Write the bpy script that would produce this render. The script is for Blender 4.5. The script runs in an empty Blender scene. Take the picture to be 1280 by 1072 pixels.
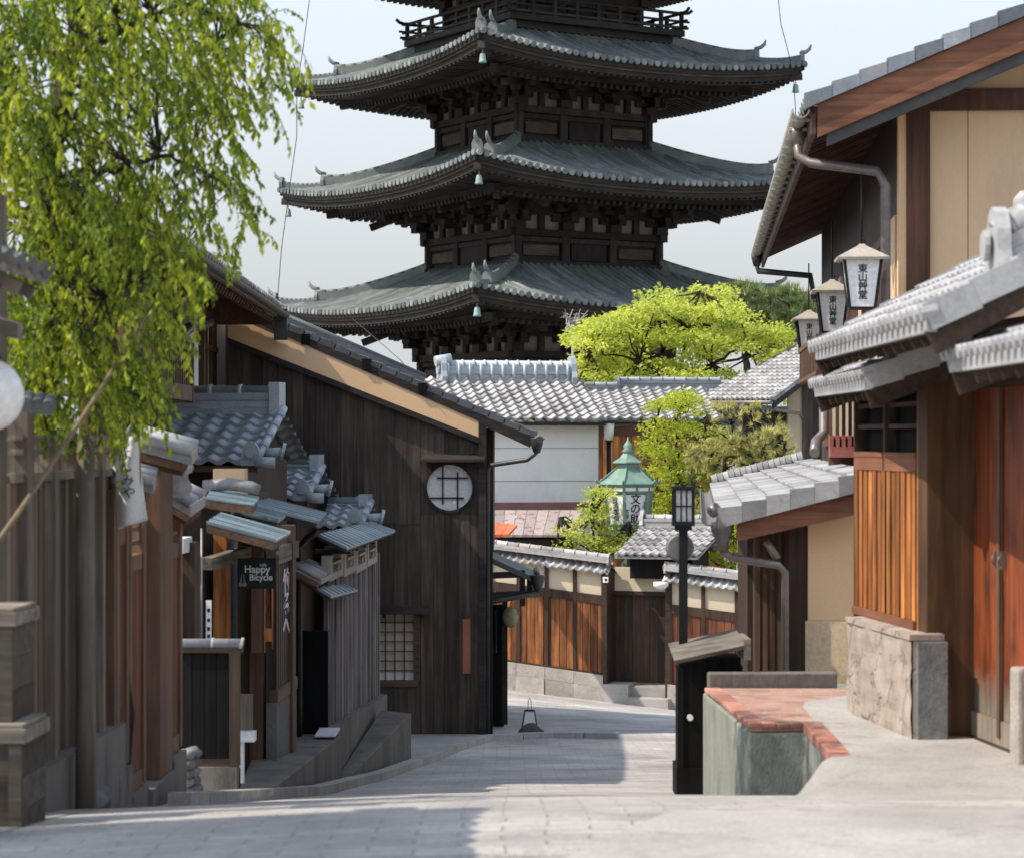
import bpy, math, random
from mathutils import Vector, Matrix, noise
R = math.radians
PI = math.pi
random.seed(7)
col = bpy.context.scene.collection
scn = bpy.context.scene

# ------------------------------------------------------------------ camera, sky, sun, exposure
F, CX, HZ = 3022.0, 640.0, 547.0           # focal length in photo pixels, centre column, eye-level row
cam_d = bpy.data.cameras.new("camera")
cam = bpy.data.objects.new("camera", cam_d)
col.objects.link(cam)
cam.location = (0, 0, 0)
cam.rotation_euler = (R(90), 0, 0)
cam_d.sensor_width = 36.0
cam_d.lens = F * 36.0 / 1280.0
cam_d.shift_y = 11.0 / 1280.0
cam_d.clip_start = 0.2
cam_d.clip_end = 6000
cam_d.dof.use_dof = True
cam_d.dof.focus_distance = 36.0
cam_d.dof.aperture_fstop = cam_d.lens / 1000 / 0.021
scn.camera = cam

SUN_EL, SUN_AZ = R(51), R(-105)             # azimuth from +Y (view direction), negative = left
sd = Vector((math.sin(SUN_AZ) * math.cos(SUN_EL), math.cos(SUN_AZ) * math.cos(SUN_EL), math.sin(SUN_EL)))
w = bpy.data.worlds.new("World")
scn.world = w
w.use_nodes = True
nt = w.node_tree
bg = nt.nodes["Background"]
sky = nt.nodes.new("ShaderNodeTexSky")
sky.sky_type = 'NISHITA'
sky.sun_disc = False
sky.sun_elevation = SUN_EL
sky.sun_rotation = SUN_AZ
sky.air_density = 1.0
sky.dust_density = 0.6
sky.ozone_density = 1.2
hs_ = nt.nodes.new("ShaderNodeHueSaturation")
hs_.inputs["Saturation"].default_value = 0.6
hs_.inputs["Value"].default_value = 1.0
nt.links.new(sky.outputs[0], hs_.inputs["Color"])
# pale spring haze low in the sky
geo_ = nt.nodes.new("ShaderNodeTexCoord")
sep_ = nt.nodes.new("ShaderNodeSeparateXYZ")
nt.links.new(geo_.outputs["Generated"], sep_.inputs[0])
hz_ = nt.nodes.new("ShaderNodeMapRange")
hz_.inputs[1].default_value = 0.06; hz_.inputs[2].default_value = 0.50
hz_.inputs[3].default_value = 1.0; hz_.inputs[4].default_value = 0.05
nt.links.new(sep_.outputs[2], hz_.inputs[0])
mx_ = nt.nodes.new("ShaderNodeMix"); mx_.data_type = 'RGBA'
mx_.inputs[7].default_value = (1.80, 1.885, 1.945, 1)
nt.links.new(hz_.outputs[0], mx_.inputs["Factor"]); nt.links.new(hs_.outputs[0], mx_.inputs[6])
nt.links.new(mx_.outputs[2], bg.inputs[0])
bg.inputs[1].default_value = 0.15
sun_d = bpy.data.lights.new("sun", 'SUN')
sun_d.energy = 2.15
sun_d.angle = R(0.55)
sun_d.color = (1.0, 0.90, 0.77)
sun = bpy.data.objects.new("sun", sun_d)
col.objects.link(sun)
sun.rotation_euler = (-sd).to_track_quat('-Z', 'Y').to_euler()
sun.location = (-30, 20, 60)
scn.view_settings.view_transform = 'Standard'
scn.view_settings.look = 'None'
scn.view_settings.gamma = 1.0
scn.view_settings.exposure = 1.3
scn.render.engine = 'CYCLES'
scn.cycles.use_denoising = True
scn.cycles.max_bounces = 6
scn.cycles.diffuse_bounces = 3
scn.cycles.transparent_max_bounces = 8

# ------------------------------------------------------------------ helpers
def P(px, py, Y):
    """photo pixel at depth Y -> world point"""
    return Vector(((px - CX) * Y / F, Y, (HZ - py) * Y / F))

class Frame:
    """local axes of a thing standing at (x,y,z) turned by rot: at() gives local (x,z) where a photo pixel meets the plane y=yl"""
    def __init__(s, x, y, z, rot):
        s.x, s.y, s.z, s.rot = x, y, z, rot
        s.c, s.s = math.cos(rot), math.sin(rot)
    def at(s, px, py, yl=0.0):
        dx, dz = (px - CX) / F, (HZ - py) / F
        # local y of t*(dx,1,dz) : -(X-x)*sin + (Y-y)*cos
        t = (yl - s.x * s.s + s.y * s.c) / (-dx * s.s + s.c)
        X, Y = t * dx - s.x, t - s.y
        return (X * s.c + Y * s.s, t * dz - s.z)
    def loc(s):
        return (s.x, s.y, s.z)

class MB:
    def __init__(s):
        s.v, s.f, s.r, s.sm = [], [], [], []
    def face(s, idx, r, sm=False):
        s.f.append(idx); s.r.append(r); s.sm.append(sm)
    def poly(s, pts, r=None, sm=False):
        n = len(s.v)
        s.v += [tuple(p) for p in pts]
        s.face(tuple(range(n, n + len(pts))), random.random() if r is None else r, sm)
    def hexa(s, p, r=None):
        """p: bottom 4 (ccw from above), top 4"""
        r = random.random() if r is None else r
        n = len(s.v)
        s.v += [tuple(q) for q in p]
        for q in ((3, 2, 1, 0), (4, 5, 6, 7), (0, 1, 5, 4), (1, 2, 6, 5), (2, 3, 7, 6), (3, 0, 4, 7)):
            s.face(tuple(n + i for i in q), r)
    def box(s, x0, x1, y0, y1, z0, z1, r=None):
        if x0 > x1: x0, x1 = x1, x0
        if y0 > y1: y0, y1 = y1, y0
        if z0 > z1: z0, z1 = z1, z0
        s.hexa([(x0, y0, z0), (x1, y0, z0), (x1, y1, z0), (x0, y1, z0), (x0, y0, z1), (x1, y0, z1), (x1, y1, z1), (x0, y1, z1)], r)
    def beam(s, a, b, wd, h, r=None, up=(0, 0, 1)):
        """rectangular bar from a to b, wd sideways, h along up"""
        a, b = Vector(a), Vector(b)
        d = (b - a).normalized()
        up = Vector(up)
        sd_ = d.cross(up)
        if sd_.length < 1e-4:
            sd_ = d.cross(Vector((1, 0, 0)))
        sd_.normalize()
        u = sd_.cross(d).normalized()
        sd_, u = sd_ * wd / 2, u * h / 2
        s.hexa([a - sd_ - u, a + sd_ - u, b + sd_ - u, b - sd_ - u, a - sd_ + u, a + sd_ + u, b + sd_ + u, b - sd_ + u], r)
    def prism(s, pts, off, r=None):
        """polygon pts (3d) extruded by off"""
        r = random.random() if r is None else r
        off = Vector(off)
        n, k = len(s.v), len(pts)
        s.v += [tuple(p) for p in pts] + [tuple(Vector(p) + off) for p in pts]
        s.face(tuple(range(n, n + k)), r)
        s.face(tuple(range(n + 2 * k - 1, n + k - 1, -1)), r)
        for i in range(k):
            j = (i + 1) % k
            s.face((n + j, n + i, n + k + i, n + k + j), r)
    def tube(s, path, rad, seg=8, r=None, caps=True, sm=True, up=None):
        r = random.random() if r is None else r
        path = [Vector(p) for p in path]
        if not isinstance(rad, (list, tuple)):
            rad = [rad] * len(path)
        n0 = len(s.v)
        prev = None
        for i, p in enumerate(path):
            if i == 0: d = path[1] - path[0]
            elif i == len(path) - 1: d = path[-1] - path[-2]
            else: d = (path[i + 1] - path[i - 1])
            d.normalize()
            if prev is None:
                a = d.cross(Vector((0, 0, 1)))
                if a.length < 1e-3: a = d.cross(Vector((1, 0, 0)))
            else:
                a = prev - d * prev.dot(d)
                if a.length < 1e-4: a = d.cross(Vector((0, 0, 1)))
            a.normalize()
            prev = a
            b = d.cross(a)
            for k in range(seg):
                t = 2 * PI * k / seg
                s.v.append(tuple(p + (a * math.cos(t) + b * math.sin(t)) * rad[i]))
        for i in range(len(path) - 1):
            for k in range(seg):
                k2 = (k + 1) % seg
                s.face((n0 + i * seg + k, n0 + i * seg + k2, n0 + (i + 1) * seg + k2, n0 + (i + 1) * seg + k), r, sm)
        if caps:
            s.face(tuple(n0 + k for k in range(seg - 1, -1, -1)), r)
            m = n0 + (len(path) - 1) * seg
            s.face(tuple(m + k for k in range(seg)), r)
    def lathe(s, prof, c=(0, 0, 0), seg=16, r=None, sm=True, start=0.0, scale=(1, 1)):
        """prof: list of (radius, z)"""
        r = random.random() if r is None else r
        n0 = len(s.v)
        for (rr, z) in prof:
            for k in range(seg):
                t = 2 * PI * k / seg + start
                s.v.append((c[0] + rr * math.cos(t) * scale[0], c[1] + rr * math.sin(t) * scale[1], c[2] + z))
        for i in range(len(prof) - 1):
            for k in range(seg):
                k2 = (k + 1) % seg
                s.face((n0 + i * seg + k, n0 + i * seg + k2, n0 + (i + 1) * seg + k2, n0 + (i + 1) * seg + k), r, sm)
        s.face(tuple(n0 + k for k in range(seg - 1, -1, -1)), r)
        m = n0 + (len(prof) - 1) * seg
        s.face(tuple(m + k for k in range(seg)), r)
    def grid(s, fn, nu, nv, r=None, sm=True, flip=False):
        rr = random.random() if r is None else r
        n0 = len(s.v)
        for i in range(nu + 1):
            for j in range(nv + 1):
                s.v.append(tuple(fn(i / nu, j / nv)))
        for i in range(nu):
            for j in range(nv):
                q = (n0 + i * (nv + 1) + j, n0 + (i + 1) * (nv + 1) + j, n0 + (i + 1) * (nv + 1) + j + 1, n0 + i * (nv + 1) + j + 1)
                s.face(q[::-1] if flip else q, rr, sm)
    def build(s, name, mat, parent=None, loc=None, bevel=0.0):
        me = bpy.data.meshes.new(name)
        me.from_pydata(s.v, [], s.f)
        at = me.attributes.new("rnd", 'FLOAT', 'FACE')
        at.data.foreach_set("value", s.r)
        me.polygons.foreach_set("use_smooth", s.sm)
        if mat: me.materials.append(mat)
        me.update()
        o = bpy.data.objects.new(name, me)
        col.objects.link(o)
        if parent: o.parent = parent
        if loc: o.location = loc
        if bevel:
            b = o.modifiers.new("bevel", 'BEVEL')
            b.width = bevel; b.segments = 2; b.limit_method = 'ANGLE'
        return o

def tag(o, label=None, cat=None, group=None, kind=None):
    if label: o["label"] = label
    if cat: o["category"] = cat
    if group: o["group"] = group
    if kind: o["kind"] = kind
    return o

def thing(name, label, cat, loc=(0, 0, 0), rot=0.0, group=None):
    o = bpy.data.objects.new(name, None)
    o.empty_display_size = 0.2
    col.objects.link(o)
    if isinstance(loc, Frame):
        rot = loc.rot; loc = loc.loc()
    o.location = loc
    o.rotation_euler = (0, 0, rot)
    return tag(o, label, cat, group)

def copy_tree(o, parent=None):
    c = o.copy(); col.objects.link(c)
    if parent: c.parent = parent
    for ch in list(o.children):
        copy_tree(ch, c)
    return c

# ------------------------------------------------------------------ materials
def newmat(name):
    m = bpy.data.materials.new(name)
    m.use_nodes = True
    t = m.node_tree
    return m, t, t.nodes["Principled BSDF"]

def N(t, typ, **kw):
    n = t.nodes.new(typ)
    for k, v in kw.items():
        setattr(n, k, v)
    return n

def coords(t, scale, shift=True):
    tc = N(t, "ShaderNodeTexCoord")
    mp = N(t, "ShaderNodeMapping")
    mp.inputs["Scale"].default_value = scale
    t.links.new(tc.outputs["Object"], mp.inputs["Vector"])
    out = mp.outputs[0]
    if shift:
        at = N(t, "ShaderNodeAttribute", attribute_name="rnd")
        ml = N(t, "ShaderNodeMath", operation='MULTIPLY')
        ml.inputs[1].default_value = 37.0
        t.links.new(at.outputs["Fac"], ml.inputs[0])
        ad = N(t, "ShaderNodeVectorMath", operation='ADD')
        t.links.new(out, ad.inputs[0]); t.links.new(ml.outputs[0], ad.inputs[1])
        out = ad.outputs[0]
    return out

def noise_(t, vec, scale=1.0, detail=5.0, rough=0.6):
    n = N(t, "ShaderNodeTexNoise")
    n.inputs["Scale"].default_value = scale
    n.inputs["Detail"].default_value = detail
    n.inputs["Roughness"].default_value = rough
    t.links.new(vec, n.inputs["Vector"])
    return n.outputs["Fac"]

def ramp(t, fac, stops):
    r = N(t, "ShaderNodeValToRGB")
    e = r.color_ramp.elements
    while len(e) < len(stops): e.new(0.5)
    for i, (p, c) in enumerate(stops):
        e[i].position = p
        e[i].color = (c[0], c[1], c[2], 1) if hasattr(c, "__len__") else (c, c, c, 1)
    t.links.new(fac, r.inputs[0])
    return r.outputs[0]

def mixc(t, a, b, fac, mode='MIX'):
    m = N(t, "ShaderNodeMix", data_type='RGBA', blend_type=mode)
    for s, v in ((m.inputs["Factor"], fac), (m.inputs[6], a), (m.inputs[7], b)):
        if isinstance(v, (int, float)): s.default_value = v
        elif isinstance(v, (tuple, list)): s.default_value = (v[0], v[1], v[2], 1)
        else: t.links.new(v, s)
    return m.outputs[2]

def bump(t, bsdf, h, strength=0.3, dist=0.02):
    b = N(t, "ShaderNodeBump")
    b.inputs["Strength"].default_value = strength
    b.inputs["Distance"].default_value = dist
    t.links.new(h, b.inputs["Height"])
    t.links.new(b.outputs[0], bsdf.inputs["Normal"])

def rndmul(t, colr, amt):
    at = N(t, "ShaderNodeAttribute", attribute_name="rnd")
    mr = N(t, "ShaderNodeMapRange")
    mr.inputs[3].default_value = 1 - amt; mr.inputs[4].default_value = 1 + amt
    t.links.new(at.outputs["Fac"], mr.inputs[0])
    return mixc(t, colr, mr.outputs[0], 1.0, 'MULTIPLY')

def wood(name, c1, c2, axis='z', rough=0.75, rnd=0.3, grain=26.0, patch=None, bumpy=0.35, spec=0.3):
    m, t, b = newmat(name)
    sc = {'x': (1.1, grain, grain), 'y': (grain, 1.1, grain), 'z': (grain, grain, 1.1)}[axis]
    v = coords(t, sc)
    n1 = noise_(t, v, 1.0, 7.0, 0.65)
    c = ramp(t, n1, [(0.3, c1), (0.68, c2)])
    v2 = coords(t, (1.6, 1.6, 0.9) if axis == 'z' else (0.9, 1.6, 1.6))
    n2 = noise_(t, v2, 1.4, 4.0, 0.6)
    if patch:
        f = ramp(t, n2, [(0.42, 0), (0.66, 1)])
        c = mixc(t, c, patch, f)
    else:
        c = mixc(t, c, ramp(t, n2, [(0.3, 0.62), (0.7, 1.2)]), 1.0, 'MULTIPLY')
    c = rndmul(t, c, rnd)
    t.links.new(c, b.inputs["Base Color"])
    b.inputs["Roughness"].default_value = rough
    b.inputs["Specular IOR Level"].default_value = spec
    bump(t, b, n1, bumpy, 0.01)
    return m

def rough_mat(name, c1, c2, scale=3.0, fine=60.0, rough=0.9, rnd=0.05, bumpy=0.25, stain=None, stain_at=(0.52, 0.72), spec=0.25, metallic=0.0, stretch=(1, 1, 1), bdist=0.01, fc=1.0):
    m, t, b = newmat(name)
    v = coords(t, stretch, shift=True)
    n1 = noise_(t, v, scale, 6.0, 0.6)
    n2 = noise_(t, v, fine, 4.0, 0.7)
    c = ramp(t, n1, [(0.3, c1), (0.7, c2)])
    c = mixc(t, c, ramp(t, n2, [(0.3, 1 - 0.18 * fc), (0.7, 1 + 0.15 * fc)]), 1.0, 'MULTIPLY')
    if stain:
        n3 = noise_(t, v, scale * 2.3, 8.0, 0.7)
        c = mixc(t, c, stain, ramp(t, n3, [(stain_at[0], 0), (stain_at[1], 1)]))
    c = rndmul(t, c, rnd)
    t.links.new(c, b.inputs["Base Color"])
    b.inputs["Roughness"].default_value = rough
    b.inputs["Specular IOR Level"].default_value = spec
    b.inputs["Metallic"].default_value = metallic
    if bumpy: bump(t, b, n2, bumpy, bdist)
    return m

def leafmat(name, c1, c2, trans=0.45, tint=(1.0, 1.0, 0.5), rough=0.5):
    m, t, b = newmat(name)
    at = N(t, "ShaderNodeAttribute", attribute_name="rnd")
    c = ramp(t, at.outputs["Fac"], [(0.0, c1), (1.0, c2)])
    t.links.new(c, b.inputs["Base Color"])
    b.inputs["Roughness"].default_value = rough
    b.inputs["Specular IOR Level"].default_value = 0.35
    tr = N(t, "ShaderNodeBsdfTranslucent")
    c2_ = mixc(t, c, tint, 1.0, 'MULTIPLY')
    hs = N(t, "ShaderNodeHueSaturation")
    hs.inputs["Value"].default_value = 1.7
    t.links.new(c2_, hs.inputs["Color"])
    t.links.new(hs.outputs[0], tr.inputs[0])
    mx = N(t, "ShaderNodeMixShader")
    mx.inputs[0].default_value = trans
    t.links.new(b.outputs[0], mx.inputs[1]); t.links.new(tr.outputs[0], mx.inputs[2])
    t.links.new(mx.outputs[0], t.nodes["Material Output"].inputs[0])
    return m

M = {}
M['tile'] = rough_mat('roof_tile', (.13, .15, .17), (.26, .28, .30), 1.2, 30, 0.42, 0.42, 0.15, stain=(.33, .33, .31), stain_at=(.55, .8), spec=0.55)
M['tile_dark'] = rough_mat('roof_tile_dark', (.06, .065, .07), (.12, .125, .13), 1.2, 30, 0.5, 0.30, 0.15, spec=0.45)
M['tile_mid'] = rough_mat('roof_tile_mid_grey', (.21, .21, .21), (.35, .345, .335), 1.6, 26, 0.5, 0.34, 0.15, stain=(.14, .14, .135), stain_at=(.58, .8), spec=0.45)
M['tile_pale'] = rough_mat('roof_tile_pale', (.30, .295, .29), (.48, .46, .44), 1.6, 26, 0.5, 0.40, 0.15, stain=(.17, .165, .16), stain_at=(.55, .8), spec=0.5)
M['tile_blue'] = rough_mat('roof_tile_blue', (.28, .33, .36), (.42, .46, .49), 1.5, 30, 0.36, 0.22, 0.12, stain=(.48, .50, .50), stain_at=(.6, .85), spec=0.6)
M['tile_pagoda'] = rough_mat('roof_tile_pagoda', (.085, .112, .105), (.205, .212, .195), 0.8, 20, 0.55, 0.5, 0.3, stain=(.36, .335, .305), stain_at=(.56, .8), spec=0.45)
M['tile_rim'] = rough_mat('tile_rim_pale', (.12, .14, .135), (.23, .245, .235), 3, 40, 0.6, 0.45, 0.2)
M['pagoda_wood'] = wood('pagoda_wood', (.016, .015, .014), (.045, .038, .033), 'x', 0.8, 0.35, 18)
M['pagoda_wood_z'] = wood('pagoda_wall_wood', (.020, .017, .016), (.052, .040, .034), 'z', 0.8, 0.35, 18)
M['pagoda_pale_wood'] = wood('pagoda_pale_wood', (.045, .035, .027), (.11, .083, .06), 'x', 0.85, 0.4, 18)
M['white_plaster'] = rough_mat('white_plaster', (.72, .70, .66), (.80, .785, .74), 0.9, 40, 0.9, 0.02, 0.08, fc=0.25, stain=(.62, .61, .57), stain_at=(.55, .8))
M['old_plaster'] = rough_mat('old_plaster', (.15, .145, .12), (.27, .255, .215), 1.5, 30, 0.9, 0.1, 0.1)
M['ochre'] = rough_mat('ochre_plaster', (.76, .50, .28), (.82, .56, .33), 0.8, 50, 0.92, 0.02, 0.08, fc=0.25)
M['tan_plaster'] = rough_mat('tan_plaster', (.64, .435, .26), (.71, .495, .31), 0.7, 45, 0.92, 0.02, 0.1, fc=0.25, stain=(.53, .365, .235), stain_at=(.5, .75), stretch=(1, 1, .3))
M['cream_plaster'] = rough_mat('cream_plaster', (.56, .47, .33), (.64, .55, .40), 0.9, 40, 0.92, 0.04, 0.08, fc=0.25)
M['charred'] = wood('charred_wood', (.024, .019, .016), (.105, .074, .056), 'z', 0.7, 0.5, 20, spec=0.35)
M['charred_x'] = wood('charred_wood_beam', (.016, .013, .012), (.055, .044, .037), 'x', 0.7, 0.3, 20)
M['dark_wood'] = wood('dark_brown_wood', (.030, .020, .015), (.085, .052, .034), 'z', 0.65, 0.3, 24)
M['dark_wood_x'] = wood('dark_brown_wood_beam', (.030, .020, .015), (.085, .052, .034), 'x', 0.65, 0.3, 24)
M['orange_wood'] = wood('orange_wood', (.085, .024, .007), (.68, .26, .07), 'z', 0.5, 0.5, 15, spec=0.4)
M['fence_wood'] = wood('fence_brown_wood', (.06, .020, .008), (.42, .155, .05), 'z', 0.55, 0.5, 15)
M['rust_wood'] = wood('rust_brown_wood', (.13, .050, .026), (.27, .115, .06), 'x', 0.6, 0.2, 22)
M['red_wood'] = wood('red_brown_wood', (.10, .034, .018), (.24, .085, .04), 'z', 0.55, 0.3, 20)
M['brown_wood'] = wood('brown_wood', (.075, .042, .026), (.19, .105, .060), 'z', 0.65, 0.25, 24)
M['brown_wood_x'] = wood('brown_wood_beam', (.075, .042, .026), (.19, .105, .060), 'x', 0.65, 0.25, 24)
M['grey_wood'] = wood('weathered_grey_wood', (.070, .058, .047), (.24, .205, .165), 'z', 0.85, 0.4, 22, patch=(.13, .095, .07))
M['grey_wood_x'] = wood('weathered_grey_beam', (.085, .072, .058), (.27, .235, .19), 'x', 0.85, 0.3, 22)
M['copper'] = rough_mat('copper_sheet', (.19, .255, .275), (.33, .40, .42), 1.5, 25, 0.42, 0.25, 0.1, stain=(.15, .18, .18), stain_at=(.5, .8), spec=0.5, metallic=0.25)
M['copper_green'] = rough_mat('green_copper', (.12, .205, .155), (.20, .305, .24), 4, 30, 0.5, 0.08, 0.1, stain=(.27, .38, .33), stain_at=(.58, .85), spec=0.4)
M['pipe'] = rough_mat('gutter_metal', (.15, .13, .12), (.24, .21, .19), 3, 20, 0.4, 0.1, 0.05, spec=0.5, metallic=0.3)
M['pipe_dark'] = rough_mat('dark_gutter_metal', (.045, .045, .045), (.085, .08, .075), 3, 20, 0.45, 0.1, 0.05, spec=0.5, metallic=0.3)
M['black_metal'] = rough_mat('black_metal', (.006, .007, .009), (.014, .016, .018), 5, 30, 0.45, 0.1, 0.05, spec=0.25)
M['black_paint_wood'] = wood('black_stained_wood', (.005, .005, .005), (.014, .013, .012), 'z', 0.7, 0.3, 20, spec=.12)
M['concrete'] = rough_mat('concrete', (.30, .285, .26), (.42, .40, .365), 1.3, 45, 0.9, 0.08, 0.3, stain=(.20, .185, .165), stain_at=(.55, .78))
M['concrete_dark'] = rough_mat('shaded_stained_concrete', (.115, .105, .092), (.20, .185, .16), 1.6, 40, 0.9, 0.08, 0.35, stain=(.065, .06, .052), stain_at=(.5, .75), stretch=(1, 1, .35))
M['mossy'] = rough_mat('mossy_render', (.22, .245, .205), (.35, .36, .31), 2.2, 70, 1.0, 0.04, 0.8, stain=(.15, .17, .13), stain_at=(.5, .75), bdist=0.02, stretch=(1, 1, .5))
M['stone'] = rough_mat('rough_stone', (.30, .27, .235), (.46, .42, .37), 2.0, 35, 0.9, 0.15, 0.6, stain=(.22, .18, .15), stain_at=(.52, .75), bdist=0.015)
M['rubble'] = rough_mat('rubble_stone', (.12, .125, .125), (.28, .285, .28), 6.0, 35, 0.9, 0.3, 0.6)
M['glass'] = rough_mat('dark_glass', (.02, .025, .03), (.04, .045, .05), 1, 5, 0.12, 0.0, 0.0, spec=0.6)
M['paper'] = rough_mat('white_paper', (.77, .76, .73), (.84, .83, .80), 2, 30, 0.7, 0.03, 0.03)
M['shoji'] = rough_mat('bamboo_blind_paper', (.50, .42, .32), (.62, .54, .43), 3, 60, 0.85, 0.05, 0.1)
M['ink'] = rough_mat('black_ink', (.012, .012, .014), (.02, .02, .022), 5, 30, 0.7, 0, 0)
M['white_paint'] = rough_mat('white_paint', (.66, .68, .68), (.76, .77, .76), 3, 30, 0.55, 0.03, 0.05)
M['cloth'] = rough_mat('white_cloth', (.60, .61, .59), (.70, .70, .68), 3, 90, 0.9, 0.02, 0.1)
M['red_tin'] = rough_mat('red_painted_tin', (.20, .075, .055), (.30, .13, .10), 1.8, 25, 0.6, 0.2, 0.1, stain=(.33, .28, .26), stain_at=(.38, .46))
M['orange_tin'] = rough_mat('orange_tin', (.50, .11, .04), (.66, .19, .07), 3, 25, 0.55, 0.2, 0.1)
M['bark'] = rough_mat('bark', (.022, .018, .014), (.06, .048, .038), 4, 22, 0.95, 0.1, 0.9, stretch=(1, 1, .3), bdist=0.03)
M['bamboo'] = wood('bamboo_pole', (.13, .095, .055), (.24, .18, .105), 'z', 0.55, 0.1, 30)
M['bronze'] = rough_mat('bell_bronze', (.20, .30, .27), (.34, .44, .40), 8, 40, 0.6, 0.2, 0.1)
M['leaf_near'] = leafmat('leaf_fresh_green', (.075, .14, .016), (.46, .49, .065), 0.55, (1.0, 1.0, 0.45))
M['leaf_maple'] = leafmat('leaf_yellow_green', (.27, .34, .06), (.60, .62, .18), 0.45, (1.0, 1.0, .5))
M['leaf_green'] = leafmat('leaf_bright_green', (.24, .31, .04), (.50, .52, .085), 0.45, (1.0, 1.0, .5))
M['leaf_pine'] = leafmat('pine_needle', (.10, .15, .055), (.24, .28, .10), 0.2)
M['leaf_olive'] = leafmat('pine_needle_olive', (.27, .27, .085), (.53, .49, .20), 0.25)
M['leaf_dark'] = leafmat('leaf_dark_green', (.02, .05, .025), (.06, .115, .045), 0.2)
M['twig'] = rough_mat('bare_twig', (.26, .24, .24), (.42, .39, .38), 6, 30, 0.9, 0.1, 0)
# ------------------------------------------------------------------ ground, road
PROFILE = [(-60, -1.0), (0, -1.55), (9, -1.60), (10.4, -1.62), (11.6, -1.74), (13.4, -1.98), (16.8, -2.48), (22.4, -3.27), (27, -3.80), (31.3, -4.18), (37, -4.55), (46, -5.16), (56, -5.82), (75, -7.1), (98, -8.6), (150, -11), (300, -14), (3000, -30)]
def zg(Y, X=0.0):
    for (a, za), (b, zb) in zip(PROFILE, PROFILE[1:]):
        if Y <= b:
            t = (Y - a) / (b - a)
            z = za + (zb - za) * t
            break
    else:
        z = PROFILE[-1][1]
    k = max(0.0, 1 - abs(Y - 15) / 20.0)
    z += (0.035 * k + 0.030 * max(0.0, 1 - abs(Y - 10.0) / 3.5)) * max(-4.0, min(0.0, X))
    if Y > 40:
        z += 0.12 * min(1.0, (Y - 40) / 12.0) * max(-2.5, min(1.5, 1.0 - X))
    return z
ys = [-60, -30, -10, 0, 4, 7, 8] + [8.5 + .25 * i for i in range(40)] + [19 + i for i in range(42)] + [62, 66, 72, 80, 90, 100, 120, 150, 220, 300, 600, 1200, 3000]
def sheet(name, xs_of, mat, lift, ylist, nx=10, kind='structure'):
    m = MB()
    n = len(ylist)
    for Y in ylist:
        x0, x1 = xs_of(Y)
        for i in range(nx + 1):
            X = x0 + (x1 - x0) * i / nx
            m.v.append((X, Y, zg(Y, X) + (lift(Y) if callable(lift) else lift)))
    for j in range(n - 1):
        for i in range(nx):
            a = j * (nx + 1) + i
            m.face((a, a + 1, a + nx + 2, a + nx + 1), 0.5, True)
    o = m.build(name, mat)
    return tag(o, kind=kind)
mg = rough_mat('earth_ground', (.20, .18, .15), (.30, .28, .24), 0.6, 20, 0.95, 0, 0.3)
xw = lambda Y: (-400, 400) if Y > 120 or Y < -20 else (-60, 60)
sheet('ground', xw, mg, -0.03, ys, 40)

def paving():
    m, t, b = newmat('stone_paving')
    tc = N(t, "ShaderNodeTexCoord")
    mp = N(t, "ShaderNodeMapping")
    t.links.new(tc.outputs["Object"], mp.inputs[0])
    br = N(t, "ShaderNodeTexBrick")
    br.offset = 0.5
    br.inputs["Color1"].default_value = (.46, .435, .40, 1)
    br.inputs["Color2"].default_value = (.55, .515, .47, 1)
    br.inputs["Mortar"].default_value = (.41, .385, .35, 1)
    br.inputs["Scale"].default_value = 1.0
    br.inputs["Mortar Size"].default_value = 0.008
    br.inputs["Mortar Smooth"].default_value = 0.5
    br.inputs["Brick Width"].default_value = 0.36
    br.inputs["Row Height"].default_value = 0.13
    # wobble so that the joints are not ruler-straight
    nz = N(t, "ShaderNodeTexNoise"); nz.inputs["Scale"].default_value = 1.7
    t.links.new(tc.outputs["Object"], nz.inputs["Vector"])
    vm = N(t, "ShaderNodeVectorMath", operation='MULTIPLY_ADD')
    vm.inputs[1].default_value = (.06, .06, 0)
    t.links.new(nz.outputs["Color"], vm.inputs[0]); t.links.new(mp.outputs[0], vm.inputs[2])
    t.links.new(vm.outputs[0], br.inputs["Vector"])
    v = coords(t, (1, 1, 1), False)
    n1 = noise_(t, v, 0.9, 8, 0.7)
    n2 = noise_(t, v, 35, 4, 0.7)
    c = mixc(t, br.outputs["Color"], ramp(t, n1, [(0.3, .58), (.7, 1.2)]), 1.0, 'MULTIPLY')
    c = mixc(t, c, ramp(t, n2, [(0.3, .85), (.7, 1.12)]), 1.0, 'MULTIPLY')
    n3 = noise_(t, v, 0.28, 4, 0.6)
    c = mixc(t, c, ramp(t, n3, [(0.35, .74), (.65, 1.06)]), 1.0, 'MULTIPLY')
    n4 = noise_(t, v, 4.5, 6, 0.75)
    c = mixc(t, c, (.22, .205, .18), ramp(t, n4, [(0.56, 0), (.74, .5)]))
    t.links.new(c, b.inputs["Base Color"])
    b.inputs["Roughness"].default_value = 0.72
    ad = N(t, "ShaderNodeMath", operation='MULTIPLY_ADD')
    ad.inputs[1].default_value = -0.8
    t.links.new(br.outputs["Fac"], ad.inputs[0]); t.links.new(n2, ad.inputs[2])
    bump(t, b, ad.outputs[0], 0.8, 0.016)
    return m
M['paving'] = paving()
KERB = [(-2.30, 10.6), (-2.30, 13), (-2.2, 16), (-2.02, 18.5), (-1.78, 22.5), (-1.58, 26), (-1.25, 29.5), (-0.82, 33.2), (-0.35, 35.6), (0.6, 36.4), (1.6, 36.2)]
def kerbx(Y):
    if Y <= KERB[0][1]: return -2.6 - 0.5 * (KERB[0][1] - Y)
    for (a, ya), (b, yb) in zip(KERB, KERB[1:]):
        if ya <= Y <= yb and yb > ya:
            return a + (b - a) * (Y - ya) / (yb - ya)
    return -0.3
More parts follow.
